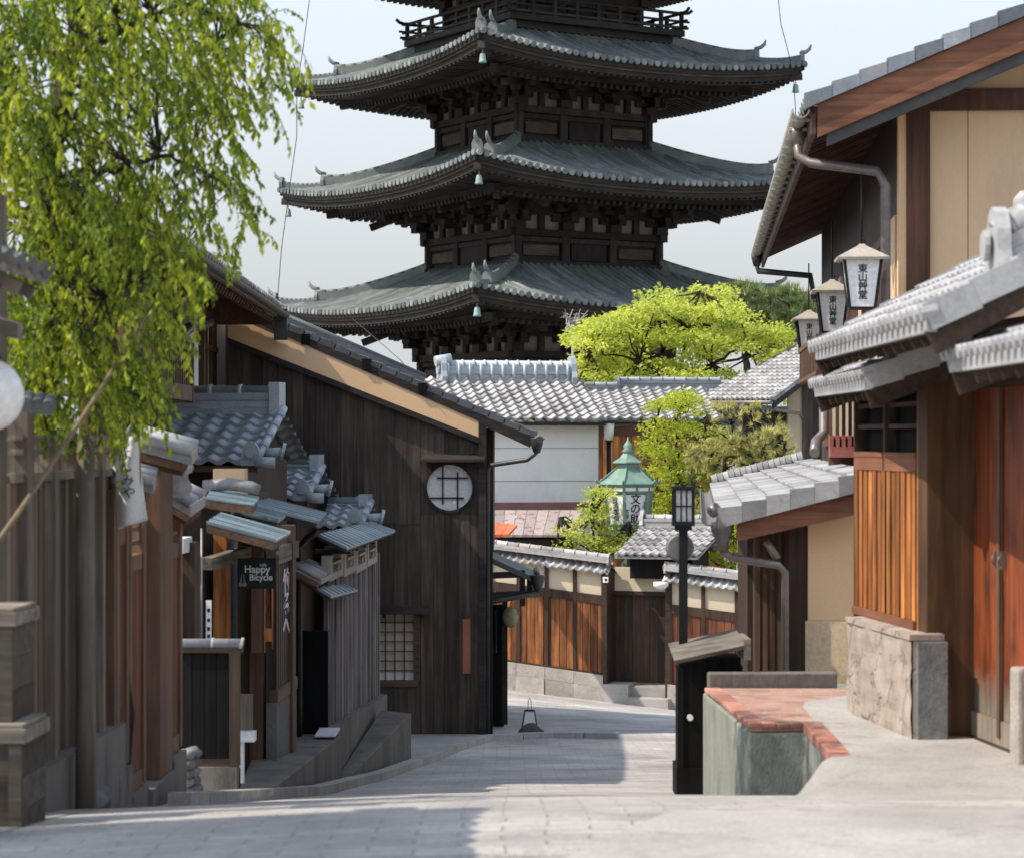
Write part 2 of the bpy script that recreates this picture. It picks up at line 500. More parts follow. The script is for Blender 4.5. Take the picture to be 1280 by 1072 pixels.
road_y = [-10, 0, 4, 7, 8] + [8.5 + .25 * i for i in range(40)] + [19 + i for i in range(18)] + [38, 42, 46, 50, 55, 60, 70, 80]
def road_x(Y):
    if Y < 14: return (-8 if Y < 9.5 else -2.6, 9)
    if Y < 36: return (kerbx(Y), 9)
    return (-0.35 if Y < 37 else -1.2, 9)
sheet('road', road_x, M['paving'], 0.0, road_y, 24)
# pavement strip beside the left houses and the kerb stones
side_y = [10.6 + .4 * i for i in range(67)]
sheet('pavement', lambda Y: (-9, kerbx(Y) - 0.0), M['concrete'], lambda Y: 0.004 if Y < 16.4 else 0.02, side_y, 24)
kb = MB()
for (a, ya), (b, yb) in list(zip(KERB, KERB[1:]))[2:]:
    n = max(2, int(math.hypot(b - a, yb - ya) / 0.6))
    for i in range(n):
        p, q = i / n, (i + 0.97) / n
        A_ = (a + (b - a) * p, ya + (yb - ya) * p); B_ = (a + (b - a) * q, ya + (yb - ya) * q)
        kb.beam((A_[0], A_[1], zg(A_[1], A_[0]) + .02), (B_[0], B_[1], zg(B_[1], B_[0]) + .02), 0.16, 0.14)
tag(kb.build('kerb', M['concrete']), kind='structure')

# ------------------------------------------------------------------ five-storey pagoda
PG = thing('pagoda', 'dark five-storey wooden pagoda rising behind the tiled roofs in the middle', 'pagoda', (1.24, 98, -8.6), R(32))
Z0 = 8.6
def rot4(k, x, y):
    return ((x, y), (-y, x), (-x, -y), (y, -x))[k]
def pagoda_roof(A, B, zE, zT, sw, full=True):
    zE += Z0; zT += Z0
    D, rise = A - B, zT - zE
    def up(s, d):
        return sw * min(1.0, abs(s) / A) ** 2.3 * max(0.0, 1 - d / D) ** 1.4
    def surf(s, d):
        t = d / D
        return zE + rise * (0.70 * t + 0.30 * t * t) + up(s, d)
    root = MB()
    roll, rims = MB(), MB()
    # tile sheet in courses
    for k in range(4):
        def fn(u, v):
            d = v * D
            h = A - d
            s = (2 * u - 1) * h
            x, y = rot4(k, s, -h)
            return (x, y, surf(s, d) - 0.02)
        root.grid(fn, 28, 10, 0.5)
        # underside closing sheet
        def fn2(u, v):
            d = 0.12 + v * (D - 0.1)
            h = A - d
            s = (2 * u - 1) * h
            x, y = rot4(k, s, -h)
            return (x, y, min(surf(s, d) - 0.12, zE - 0.30 + 0.22 * d + up(s, d)))
        root.grid(fn2, 28, 4, 0.5, flip=True)
        n = int(2 * A / 0.31)
        for i in range(n + 1):
            s = -A + 0.12 + (2 * A - 0.24) * i / n
            de = min(D, A - abs(s)) - 0.02
            if de < 0.15: de = 0.15
            ns = max(2, int(de / 0.7))
            r_ = random.random()
            n0 = len(roll.v)
            for j in range(ns + 1):
                d = -0.06 + (de + 0.06) * j / ns
                for q in range(5):
                    a = PI * q / 4
                    x, y = rot4(k, s + 0.11 * math.cos(a), -(A - d))
                    roll.v.append((x, y, surf(s, max(d, 0)) - 0.02 + 0.125 * math.sin(a)))
            for j in range(ns):
                for q in range(4):
                    a0 = n0 + j * 5 + q
                    roll.face((a0, a0 + 1, a0 + 6, a0 + 5)[::-1], 0.25 + 0.5 * r_ + random.uniform(-.2, .2), True)
            # round end tile
            x, y = rot4(k, s, -(A + 0.075)); x2, y2 = rot4(k, s, -(A - 0.02))
            z = surf(s, 0) + 0.005
            rims.tube([(x, y, z), (x2, y2, z)], 0.115, 8, sm=False)
    o = root.build('roof', M['tile_pagoda'], PG)
    roll.build('tile_rows', M['tile_pagoda'], o)
    rims.build('eave_tile_ends', M['tile_rim'], o)
    # eave boards and two tiers of rafters
    eb, rf, pale = MB(), MB(), MB()
    for k in range(4):
        for (d0, top, bot, mbx) in ((0.05, -0.06, -0.24, eb), (0.14, -0.22, -0.34, pale), (0.22, -0.33, -0.52, eb)):
            nseg = 26
            for i in range(nseg):
                q = []
                for u in (i / nseg, (i + 1) / nseg):
                    h = A - d0
                    s = (2 * u - 1) * h
                    for (dd, zz) in ((0, bot), (.14, bot), (.14, top), (0, top)):
                        x, y = rot4(k, s, -(h - dd))
                        q.append((x, y, zE + zz + up(s, 0)))
                mbx.hexa([q[0], q[4], q[5], q[1], q[3], q[7], q[6], q[2]], 0.5)
        nr = int(2 * A / 0.30)
        for i in range(nr + 1):
            s = -A + 0.25 + (2 * A - 0.5) * i / nr
            lim = A - abs(s)
            d0, d1 = 0.24, min(2.2, lim)
            if d1 - d0 > 0.1:
                xa, ya = rot4(k, s, -(A - d0)); xb, yb = rot4(k, s, -(A - d1))
                rf.beam((xa, ya, zE - .52 + up(s, 0)), (xb, yb, zE - .34 + up(s, d1) + 0.02), 0.13, 0.15)
            d0, d1 = 1.75, min(D + 0.1, lim)
            if d1 - d0 > 0.1:
                xa, ya = rot4(k, s, -(A - d0)); xb, yb = rot4(k, s, -(A - d1))
                zb = zE - .70 + 0.27 * (d1 - 1.75)
                rf.beam((xa, ya, zE - .72 + up(s, d0)), (xb, yb, zb + up(s, d1)), 0.14, 0.17)
        # beam carrying the flying rafters
        for i in range(20):
            h = A - 1.85
            sa, sb = (2 * i / 20 - 1) * h, (2 * (i + 1) / 20 - 1) * h
            xa, ya = rot4(k, sa, -h); xb, yb = rot4(k, sb, -h)
            rf.beam((xa, ya, zE - .50 + up(sa, 1.9)), (xb, yb, zE - .50 + up(sb, 1.9)), 0.16, 0.22)
        # corner rafters
        c = lambda d, z: (*rot4(k, A - d, -(A - d)), z)
        rf.beam(c(0.12, zE + sw - 0.50), c(2.4, zE + sw * .45 - .34), 0.26, 0.26)
        rf.beam(c(1.5, zE + sw * .55 - 0.80), c(D, zE + .1), 0.30, 0.34)
    eb.build('eave_board', M['pagoda_wood'], PG)
    pale.build('eave_edge_strip', M['pagoda_pale_wood'], PG)
    rf.build('rafters', M['pagoda_wood'], PG)
    # hip ridges with upturned ends
    for k in range(4):
        hr = MB()
        c = lambda d, dz: Vector((*rot4(k, A - d, -(A - d)), surf(A - d, d) + dz))
        out = Vector((*rot4(k, 1, -1), 0)).normalized()
        side = Vector((-out.y, out.x, 0))
        for (da, db, hh, ww) in ((0.08, 1.5, 0.17, 0.30), (1.35, D, 0.33, 0.36)):
            n = 10
            for i in range(n):
                a, b = da + (db - da) * i / n, da + (db - da) * (i + 1) / n
                lift = lambda d: 0.14 * max(0, 1 - (d - da) / 1.0) ** 2
                hr.beam(c(a, hh / 2 + lift(a)), c(b, hh / 2 + lift(b)), ww * .72, hh, 0.4)
                hr.tube([c(a, hh + lift(a)), c(b, hh + lift(b))], ww * .30, 6, 0.4)
            p = c(da, 0.14)
            # ornamental end tile and its horn
            hr.prism([p + side * q + Vector((0, 0, z)) + out * .03 for (q, z) in ((-.19, -.05), (.19, -.05), (.20, .16), (.13, .33), (.0, .40), (-.13, .33), (-.20, .16))], -out * 0.14, 0.6)
            hr.tube([p - out * .15 + Vector((0, 0, hh + .10)), p + out * .10 + Vector((0, 0, hh + .16)), p + out * .24 + Vector((0, 0, hh + .27)), p + out * .30 + Vector((0, 0, hh + .44))], [.075, .08, .07, .03], 8, 0.9)
        hr.build('hip_ridge', M['tile_pagoda'], PG)
        bl = MB()
        p = Vector((*rot4(k, A - .30, -(A - .30)), zE + sw * .93 - 0.62))
        bl.tube([p, p - Vector((0, 0, .16))], .02, 5, 0.3)
        bl.lathe([(.04, -.13), (.09, -.16), (.115, -.27), (.125, -.40), (.155, -.46), (.14, -.47)], p, 10, 0.5)
        bl.build('bell', M['bronze'], PG)

def pagoda_body(h, z0, zw, zB, A, zE, sw):
    """wall half-width h, from z0 to the beam top zw, brackets up to zB"""
    z0 += Z0; zw += Z0; zB += Z0; zE += Z0
    wl, fr, pn, br, wp, gr = MB(), MB(), MB(), MB(), MB(), MB()
    wl.box(-h + .12, h - .12, -h + .12, h - .12, z0 - .6, zB + 0.6, 0.3)
    for k in range(4):
        def B3(mb, s0, s1, o0, o1, za, zb, r=None):
            """box on side k: s along, o outwards from the wall plane"""
            xa, ya = rot4(k, s0, -(h + o0)); xb, yb = rot4(k, s1, -(h + o1))
            mb.box(xa, xb, ya, yb, za, zb, r)
        for s in (-h, -h / 3, h / 3, h):
            B3(fr, s - .17, s + .17, -.1, .10, z0 - .4, zw - .26)
        B3(fr, -h - .35, h + .35, -.12, .16, zw - .26, zw)
        B3(fr, -h - .22, h + .22, -.12, .17, z0 - .3, z0 + .16)
        B3(fr, -h, h, -.1, .06, zw - .48, zw - .30)
        for j in range(3):
            c = (j - 1) * h * 2 / 3
            w_ = h / 3 - .30
            if j == 1:
                B3(fr, c - w_, c + w_, -.1, .02, z0 + .2, zw - .5)
                gr = MB()
                for q in range(7):
                    x = c - .32 + .64 * q / 6
                    B3(gr, x - .02, x + .02, .0, .045, z0 + .42, zw - .62, .2)
            else:
                pn = MB(); B3(pn, c - w_, c + w_, -.1, .03, z0 + .36, zw - .60)
                pn.build('wall_panel', M['pagoda_pale_wood'], PG)
        # white plaster behind the brackets with dark struts
        B3(wp, -h, h, -.13, -.06, zw, zw + .62, .5)
        for j in range(3):
            c = (j - 1) * h * 2 / 3
            B3(br, c - .13, c + .13, -.08, .10, zw, zw + .62)
            B3(br, c - .55, c + .55, -.08, .12, zw + .56, zw + .76)
        # bracket sets
        for s in (-h, -h / 3, h / 3, h):
            B3(br, s - .26, s + .26, -.1, .30, zw + .0, zw + .30)
            for st in range(3):
                o = .42 * (st + 1)
                z = zw + .30 + st * .36
                B3(br, s - .10, s + .10, -.1, o + .26, z, z + .2)
                L = .62 + .06 * st
                B3(br, s - L, s + L, o - .42 - .1, o - .42 + .1, z + .02, z + .2)
                for q in (-1, 0, 1):
                    B3(br, s + q * (L - .13) - .14, s + q * (L - .13) + .14, o - .42 - .14, o - .42 + .14, z + .2, z + .36)
                B3(br, s - .14, s + .14, o - .02, o + .26, z + .2, z + .36)
            # tail rafter nosing down outwards
            xa, ya = rot4(k, s, -(h - .3)); xb, yb = rot4(k, s, -(h + 2.15))
            br.beam((xa, ya, zw + 1.75), (xb, yb, zw + .80), 0.24, 0.30)
            pale_p = Vector(rot4(k, s, -(h + 2.16)))
            xa, ya = rot4(k, s - .11, -(h + 2.155)); xb, yb = rot4(k, s + .11, -(h + 2.175))
            br.box(xa, xb, ya, yb, zw + .70, zw + .92, .9)
        for o, z in ((.0, .72), (.42, .98), (.84, 1.24), (1.5, 1.30)):
            B3(br, -h - o, h + o, o - .09, o + .09, zw + z, zw + z + .22)
        # diagonal arms at the corner
        e = Vector((*rot4(k, 1, -1), 0)).normalized()
        q0 = Vector((*rot4(k, h, -h), 0))
        for st in range(3):
            z = zw + .40 + st * .36
            br.beam(q0 + Vector((0, 0, z)), q0 + e * (.75 + .62 * st) + Vector((0, 0, z)), .22, .22)
            pq = q0 + e * (.62 + .62 * st)
            br.box(pq.x - .15, pq.x + .15, pq.y - .15, pq.y + .15, z + .1, z + .3)
        br.beam(q0 - e * .3 + Vector((0, 0, zw + 1.95)), q0 + e * 3.4 + Vector((0, 0, zw + .98)), .26, .34)
        br.beam(q0 - e * .3 + Vector((0, 0, zw + 1.55)), q0 + e * 2.5 + Vector((0, 0, zw + .55)), .24, .28)
    wl.build('wall', M['pagoda_wood_z'], PG)
    fr.build('frame', M['pagoda_wood_z'], PG)
    br.build('brackets', M['pagoda_wood'], PG)
    wp.build('plaster_band', M['old_plaster'], PG)

STOREYS = [  # wall half, z0, zw, roof half, eave z, roof top z, next wall half
    (3.75, -8.0, -1.4, 8.5, 0.0, 2.0, 3.6, .6),
    (3.60, 2.0, 3.35, 8.15, 4.92, 6.75, 3.40, .58),
    (3.36, 6.72, 8.08, 7.95, 9.66, 11.5, 3.10, .64),
    (3.06, 11.5, 12.90, 7.55, 14.18, 16.1, 2.95, .60),
    (2.80, 16.25, 17.5, 7.3, 18.9, 21.6, 0.5, .6)]
for (h, z0, zw, A, zE, zT, B, sw) in STOREYS:
    pagoda_body(h, z0, zw, zw + 1.2, A, zE, sw)
    pagoda_roof(A, B, zE, zT, sw)
# balustrade of the top storey
bd, bf = MB(), MB()
hb = 4.12
zb = 16.05 + Z0
bf.box(-hb, hb, -hb, hb, zb - .02, zb + .22, .4)
bf.box(-hb + .25, hb - .25, -hb + .25, hb - .25, zb - .3, zb - .03, .4)
for k in range(4):
    def B4(s0, s1, za, zb_, wd=.05):
        xa, ya = rot4(k, s0, -(hb - .10 - wd)); xb, yb = rot4(k, s1, -(hb - .10 + wd))
        bd.box(xa, xb, ya, yb, za, zb_)
    for i in range(9):
        s = -hb + .1 + (2 * hb - .2) * i / 8
        tall = i in (0, 8)
        B4(s - .07, s + .07, zb + .22, zb + (.98 if tall else .86), .065)
    B4(-hb - .22, hb + .22, zb + .28, zb + .38, .06)
    B4(-hb - .28, hb + .28, zb + .54, zb + .62, .045)
    p = []
    for (s, dz) in ((-hb - .42, .16), (-hb - .25, .04), (-hb + .1, 0), (hb - .1, 0), (hb + .25, .04), (hb + .42, .16)):
        x, y = rot4(k, s, -(hb - .10)); p.append((x, y, zb + .90 + dz))
    bd.tube(p, .065, 6)
bf.build('balcony_floor', M['pagoda_wood'], PG)
bd.build('balustrade', M['pagoda_wood'], PG)
# spire base above the top roof
sp = MB()
sp.lathe([(.7, 0), (.7, .5), (.3, .6), (.12, .8), (.12, 3.0)] , (0, 0, 21.5 + Z0), 12)
for i in range(9):
    sp.lathe([(.12, 0), (.62 - i * .03, .06), (.62 - i * .03, .14), (.12, .2)], (0, 0, 24.2 + i * .62 + Z0), 14)
sp.tube([(0, 0, 24 + Z0), (0, 0, 31.5 + Z0)], .07, 6)
sp.build('spire', M['bronze'], PG)
# ------------------------------------------------------------------ roofs of wave tiles
def pantile(mb, O, U, V, w, l, pitch=.27, expo=.235, h=.045, lift=.028, q=6, clip=None, roll=1.0):
    """courses of S-shaped tiles on the slope O + u*U + v*V (O: lower left corner at the eave)"""
    O, U, V = Vector(O), Vector(U).normalized(), Vector(V).normalized()
    Nn = U.cross(V).normalized()
    nc, nr = max(1, round(w / pitch)), max(1, round(l / expo))
    pitch, expo = w / nc, l / nr
    prof = []
    for k in range(q + 1):
        p = k / q
        prof.append((p * pitch, h * (0.5 - 0.5 * math.cos(2 * PI * p)) ** (1.3 * roll)))
    for j in range(nr):
        for i in range(nc):
            if clip and not clip((i + .5) * pitch, (j + .5) * expo):
                continue
            r = random.random()
            dz = random.uniform(-.004, .004)
            n0 = len(mb.v)
            for (uu, hh) in prof:
                u = i * pitch + uu
                for (v, e) in ((j * expo, lift - .018 if j else -.01), (j * expo, lift + hh * 1.0 + .012), ((j + 1.04) * expo, hh + dz)):
                    e2 = e if e != lift - .018 else hh - .01
                    if v == j * expo and e == -.01: e2 = hh - .012
                    mb.v.append(tuple(O + U * u + V * (v - (.0)) + Nn * (e2 + (dz if e > lift else 0))))
            for k in range(q):
                a = n0 + k * 3
                mb.face((a, a + 3, a + 4, a + 1), r * .6, False)
                mb.face((a + 1, a + 4, a + 5, a + 2), r, True)

def ridge(mb, a, b, h=.28, wd=.26, cap=.085, courses=3, r=.4, step=.28):
    """tile ridge from a to b: stacked flat tiles with a round cap in segments"""
    a, b = Vector(a), Vector(b)
    n = courses
    for i in range(n):
        k = wd * (1.0 - .16 * (i % 2))
        z0 = h * i / n
        mb.beam(a + Vector((0, 0, z0 + h / n / 2)), b + Vector((0, 0, z0 + h / n / 2)), k, h / n - .004, r + .1 * (i % 2))
    L = (b - a).length
    m = max(1, int(L / step))
    for i in range(m):
        p, q = a + (b - a) * (i / m), a + (b - a) * ((i + 1) / m)
        z = Vector((0, 0, h + cap * .35))
        mb.tube([p + z, p + (q - p) * .86 + z, p + (q - p) * .87 + z, q + z], [cap, cap * .96, cap * 1.18, cap * 1.18], 9, random.random())

def oni(mb, p, d, s=1.0, r=.5):
    """ridge-end tile standing at p facing direction d"""
    p, d = Vector(p), Vector(d).normalized()
    sd_ = Vector((-d.y, d.x, 0))
    pts = [(-.20, -.06), (.20, -.06), (.24, .06), (.19, .16), (.17, .30), (.10, .41), (0, .45), (-.10, .41), (-.17, .30), (-.19, .16), (-.24, .06)]
    mb.prism([p + sd_ * (q * s) + Vector((0, 0, z * s)) for q, z in pts], d * -.09 * s, r)
    c = p + d * .02
    mb.tube([c + Vector((0, 0, .2 * s)), c + d * .03 * s + Vector((0, 0, .2 * s))], .10 * s, 12, r + .1, sm=False)

# ------------------------------------------------------------------ the dark charred-wood house
YD = 37.0
DHF = Frame(P(608, 915, YD).x, YD, -4.62, 0.0)
DH = thing('wooden_house', 'large dark charred-wood house with an ochre plaster gable band and a round window', 'house', DHF)
def D(px, py, yl=0.0): return DHF.at(px, py, yl)
slope_px = lambda px: 404 + (px - 330) * (517 - 404) / (598 - 330.0)     # under the verge
low_px = lambda px: 440 + (px - 330) * (546 - 440) / (598 - 330.0)       # lower edge of the plaster
xL = D(286, 500)[0]
wl = MB()
x = xL
circ = D(562, 609); cr = 29.5 / F * YD
win = (D(470, 765)[0], D(517, 850)[0], D(500, 850)[1], D(500, 765)[1])
px_of = lambda xx: CX + (xx + DHF.x) * F / YD
def z_low(xx): return D(px_of(xx), low_px(px_of(xx)))[1]
def z_high(xx): return D(px_of(xx), slope_px(px_of(xx)))[1]
planks = []
while x < -.13:
    x2 = min(-.12, x + random.uniform(.16, .23))
    planks.append((x, x2)); x = x2
hit = [p for p in planks if p[1] > circ[0] - cr - .02 and p[0] < circ[0] + cr + .02]
qx0, qx1 = hit[0][0], hit[-1][1]
qz0, qz1 = circ[1] - cr - .06, circ[1] + cr + .05
zmid = D(560, 655)[1]
def plank(x, x2, z0, z1, y, r):
    """board from z0 up to z1 (None: up to the sloping trim)"""
    ta, tb = (z_low(x), z_low(x2)) if z1 is None else (z1, z1)
    wl.hexa([(x, y, z0), (x2, y, z0), (x2, .06, z0), (x, .06, z0), (x, y, ta), (x2, y, tb), (x2, .06, tb), (x, .06, ta)], r)
for (x, x2) in planks:
    r0 = random.random(); yo = random.uniform(-.008, .004); r1 = (r0 + random.uniform(-.15, .15)) % 1
    e = x2 - .004
    if x2 > win[0] and x < win[1]:
        plank(x, e, 0, win[2], yo - .008, r0); plank(x, e, win[3], zmid - .006, yo - .008, r0)
    elif (x, x2) in hit:
        plank(x, e, 0, qz0, yo - .008, r0)
    else:
        plank(x, e, 0, zmid - .006, yo - .008, r0)
    if (x, x2) in hit:
        plank(x, e, qz1, None, yo, r1)
    else:
        plank(x, e, zmid, None, yo, r1)
nn = 64
for i in range(nn):
    q = []
    for t in (2 * PI * i / nn, 2 * PI * (i + 1) / nn):
        cx_, cz_ = math.cos(t), math.sin(t)
        hx = (qx1 - circ[0]) if cx_ > 0 else (circ[0] - qx0)
        hz = (qz1 - circ[1]) if cz_ > 0 else (circ[1] - qz0)
        k = min(hx / max(1e-6, abs(cx_)), hz / max(1e-6, abs(cz_)))
        q += [(circ[0] + cr * cx_, circ[1] + cr * cz_), (circ[0] + k * cx_, circ[1] + k * cz_)]
    (a0, a1, b0, b1) = q
    wl.hexa([(a0[0], -.006, a0[1]), (a1[0], -.006, a1[1]), (b1[0], -.006, b1[1]), (b0[0], -.006, b0[1]), (a0[0], .06, a0[1]), (a1[0], .06, a1[1]), (b1[0], .06, b1[1]), (b0[0], .06, b0[1])], .35)
o_wall = wl.build('wall', M['charred'], DH)
core = MB()   # body of the house behind the boards (window recess left open by depth)
core.hexa([(xL, .30, 0), (-.02, .30, 0), (-.02, 8, 0), (xL, 8, 0), (xL, .30, z_low(xL)), (-.02, .30, z_low(0)), (-.02, 8, z_low(0)), (xL, 8, z_low(xL))], .4)
core.build('side_wall', M['charred'], DH)
tr = MB()
tr.box(-.12, 0, -.112, .12, 0, z_high(0) + .05, .5)
tr.box(xL, 0, -.02, .07, -.3, .10, .2)
a, b = (xL, z_low(xL)), (-.12, z_low(-.12))
tr.hexa([(a[0], -.125, a[1] - .09), (b[0], -.125, b[1] - .09), (b[0], .05, b[1] - .09), (a[0], .05, a[1] - .09), (a[0], -.125, a[1]), (b[0], -.125, b[1]), (b[0], .05, b[1]), (a[0], .05, a[1])], .3)
tr.build('corner_post', M['charred_x'], DH)
pl = MB()
pl.hexa([(xL, -.108, z_low(xL) - .01), (-.12, -.108, z_low(-.12) - .01), (-.12, .2, z_low(-.12) - .01), (xL, .2, z_low(xL) - .01), (xL, -.108, z_high(xL) + .09), (-.12, -.108, z_high(-.12) + .09), (-.12, .2, z_high(-.12) + .09), (xL, .2, z_high(xL) + .09)], .5)
pl.build('plaster_band', M['ochre'], DH)
# roof: slope falling to the right, verge towards us
sl = (D(672, 545)[1] - D(330, 395)[1]) / (D(672, 545)[0] - D(330, 395)[0])
xe = D(668, 545)[0]
ze = D(668, 541)[1]
zr = lambda xx: ze + sl * (xx - xe)
xt = xL - .05
rf = MB()
rf.hexa([(xt, -.12, zr(xt) - .13), (xe, -.12, zr(xe) - .13), (xe, 7.6, zr(xe) - .13), (xt, 7.6, zr(xt) - .13), (xt, -.12, zr(xt) - .05), (xe, -.12, zr(xe) - .05), (xe, 7.6, zr(xe) - .05), (xt, 7.6, zr(xt) - .05)], .3)
# barge board
rf.hexa([(xt, -.124, zr(xt) - .19), (xe, -.124, zr(xe) - .19), (xe, -.09, zr(xe) - .19), (xt, -.09, zr(xt) - .19), (xt, -.124, zr(xt) - .06), (xe, -.124, zr(xe) - .06), (xe, -.09, zr(xe) - .06), (xt, -.09, zr(xt) - .06)], .2)
for i in range(12):    # rafters under the eave on the right
    y = -.2 + i * .42
    rf.beam((xe - .05, y, zr(xe) - .18), (-.1, y, zr(-.1) - .18), .07, .09)
rf.build('roof_boards', M['charred_x'], DH)
tl = MB()
vdir = Vector((-1, 0, -sl)).normalized()
pantile(tl, (xe + .03, -.11, zr(xe) - .045), (0, 1, 0), vdir, 8.0, math.hypot(xe - xt, zr(xt) - zr(xe)), .27, .235, .04)
# verge tiles: a stepped row
n = int((xe - xt) / .235)
for i in range(n):
    xa = xe - i * .235
    tl.beam((xa + .02, -.10, zr(xa) - .025), (xa - .235, -.10, zr(xa - .235) - .035), .05, .085, None)
# low descending ridge set back from the verge
xs = D(530, 457, .9)[0]
n = int((xs - xt) / .235)
for i in range(n):
    xa = xs - i * .235
    tl.beam((xa, .9, zr(xa) + .06), (xa - .235, .9, zr(xa - .235) + .06), .24, .12, .5)
tl.tube([(xs + .02, .9, zr(xs) + .125), (xt, .9, zr(xt) + .125)], .045, 8)
# ridge at the top left
tl.build('roof_tiles', M['tile_dark'], DH)
for (bx, by) in ((382, 425), (458, 456), (528, 486)):
    q = D(bx, by, -.15)
    e = MB(); e.box(q[0] - .065, q[0] + .065, -.155, 0, q[1] - .07, q[1] + .09)
    e.build('purlin_end', M['black_paint_wood'], DH)
# round window
rw = MB()
n = 40
ring = []
for i in range(n):
    t0, t1 = 2 * PI * i / n, 2 * PI * (i + 1) / n
    f = lambda t, r_, y: (circ[0] + r_ * math.cos(t), y, circ[1] + r_ * math.sin(t))
    rw.hexa([f(t0, cr - .012, -.035), f(t0, cr + .03, -.035), f(t1, cr + .03, -.035), f(t1, cr - .012, -.035), f(t0, cr - .012, .12), f(t0, cr + .03, .12), f(t1, cr + .03, .12), f(t1, cr - .012, .12)], .3)
wo = rw.build('round_window', M['charred_x'], DH)
pn = MB()
pn.poly([(circ[0] + (cr) * math.cos(2 * PI * i / n), .05, circ[1] + cr * math.sin(2 * PI * i / n)) for i in range(n)][::1], .5)
pn.build('paper_pane', M['paper'], wo)
mu = MB()
def mbar(p0, p1):
    a, b = D(*p0), D(*p1)
    mu.beam((a[0], .02, a[1]), (b[0], .02, b[1]), .022, .022, .3, up=(0, 1, 0))
mbar((553.5, 581), (553.5, 630)); mbar((572, 590), (572, 637)); mbar((546, 597), (585, 597)); mbar((537, 622), (580, 622))
mu.build('muntins', M['black_metal'], wo)
for (p0, p1, nm, mt) in (((527, 577), (605, 577), 'window_canopy', M['charred_x']), ((472, 766), (536, 766), 'window_canopy', M['charred_x'])):
    a, b = D(*p0), D(*p1)
    c = MB()
    c.hexa([(a[0], -.22, a[1]), (b[0] + .02, -.22, b[1]), (b[0], 0.02, b[1] + .06), (a[0] + .05, 0.02, a[1] + .06), (a[0], -.22, a[1] + .045), (b[0] + .02, -.22, b[1] + .045), (b[0], 0.02, b[1] + .13), (a[0] + .05, 0.02, a[1] + .13)], .6)
    c.box(a[0] + .08, a[0] + .12, -.16, 0, a[1] - .06, a[1] + .02); c.box(b[0] - .12, b[0] - .08, -.16, 0, b[1] - .06, b[1] + .02)
    c.build(nm, mt, DH)
# latticed window
fw = MB()
fw.box(win[0] - .06, win[1] + .06, -.04, .1, win[2] - .09, win[2], .3)
fw.box(win[0] - .06, win[1] + .06, -.03, .1, win[3], win[3] + .05, .3)
fw.box(win[1], win[1] + .10, -.03, .1, win[2], win[3], .3); fw.box(win[0] - .06, win[0], -.03, .1, win[2], win[3], .3)
wo = fw.build('window', M['brown_wood_x'], DH)
bl = MB(); bl.box(win[0], win[1], .07, .09, win[2] + .12, win[3], .5); bl.build('bamboo_blind', M['shoji'], wo)
bl = MB(); bl.box(win[0], win[1], .075, .095, win[2], win[2] + .118, .5); bl.build('paper_pane', M['paper'], wo)
mu = MB()
for i in range(1, 4):
    x = win[0] + (win[1] - win[0]) * i / 4; mu.box(x - .008, x + .008, .02, .04, win[2], win[3], .2)
for i in range(1, 7):
    z = win[2] + (win[3] - win[2]) * i / 7; mu.box(win[0], win[1], .012, .03, z - .007, z + .007, .2)
mu.build('lattice', M['dark_wood'], wo)
a, b = D(578.5, 841), D(588, 773)
sg = MB(); sg.box(a[0], b[0], -.03, -.006, a[1], b[1])
tag(sg.build('name_board', rough_mat('vermilion_board', (.36, .12, .07), (.46, .17, .10), 3, 40, .7, 0, .1), None, DHF.loc()), 'narrow vermilion upright board fixed to the dark house wall', 'sign')
# rear bay on the right, gutters and pipes
bay = MB(); bay.box(-.01, .10, .5, 4, D(612, 690, .5)[1], zr(.1) - .2); bay.build('side_bay', M['charred'], DH)
gt = MB()
gt.tube([(xe + .08, -.45, zr(xe) - .10), (xe + .08, 7.0, zr(xe) - .14)], .055, 8)
h = D(671, 556, -.3)
gt.lathe([(.05, -.12), (.09, .0), (.10, .10), (.10, .11)], (h[0], -.3, h[1]), 10)
e1, e2, e3 = D(670, 566, -.3), D(664, 571, -.3), D(614, 581, -.1)
gt.tube([(h[0], -.3, h[1] - .1), (e1[0] - .03, -.3, e1[1] - .02), (e2[0] - .06, -.28, e2[1] - .04), (e3[0], -.08, e3[1]), (e3[0] - .05, -.06, e3[1] - .08), (e3[0] - .05, -.06, .05)], .036, 8)
for i in range(4):
    y = .4 + i * 1.1
    gt.tube([(xe + .02, y, zr(xe) - .08), (xe + .08, y, zr(xe) - .19), (xe + .16, y, zr(xe) - .08)], .008, 5)
gt.build('gutter', M['pipe_dark'], DH)
# black standing post beside the corner
pb = MB(); q = D(614, 800, -.02); pb.box(q[0] - .025, q[0] + .025, -.05, .0, 0, D(614, 640)[1]); pb.build('post', M['black_metal'], DH)
# porch at the side of the house
pc = MB()
yl = 2.0
PO = thing('side_porch', 'small dark porch roof with posts on the right flank of the charred-wood house', 'porch', DHF)
a, b = D(606, 700, yl), D(668, 728, yl)
s2 = (b[1] - a[1]) / (b[0] - a[0])
pc.hexa([(a[0], yl, a[1]), (b[0], yl, b[1]), (b[0], yl + 2.2, b[1]), (a[0], yl + 2.2, a[1]), (a[0], yl, a[1] + .09), (b[0], yl, b[1] + .09), (b[0], yl + 2.2, b[1] + .09), (a[0], yl + 2.2, a[1] + .09)], .4)
pc.build('roof', M['tile_dark'], PO)
pf = MB()
for (p0, p1, wd) in (((606, 719), (654, 717), .10), ((606, 744), (672, 741), .10)):
    a1, b1 = D(*p0, yl + .1), D(*p1, yl + .1)
    pf.beam((a1[0], yl + .1, a1[1]), (b1[0], yl + .1, b1[1]), .12, wd)
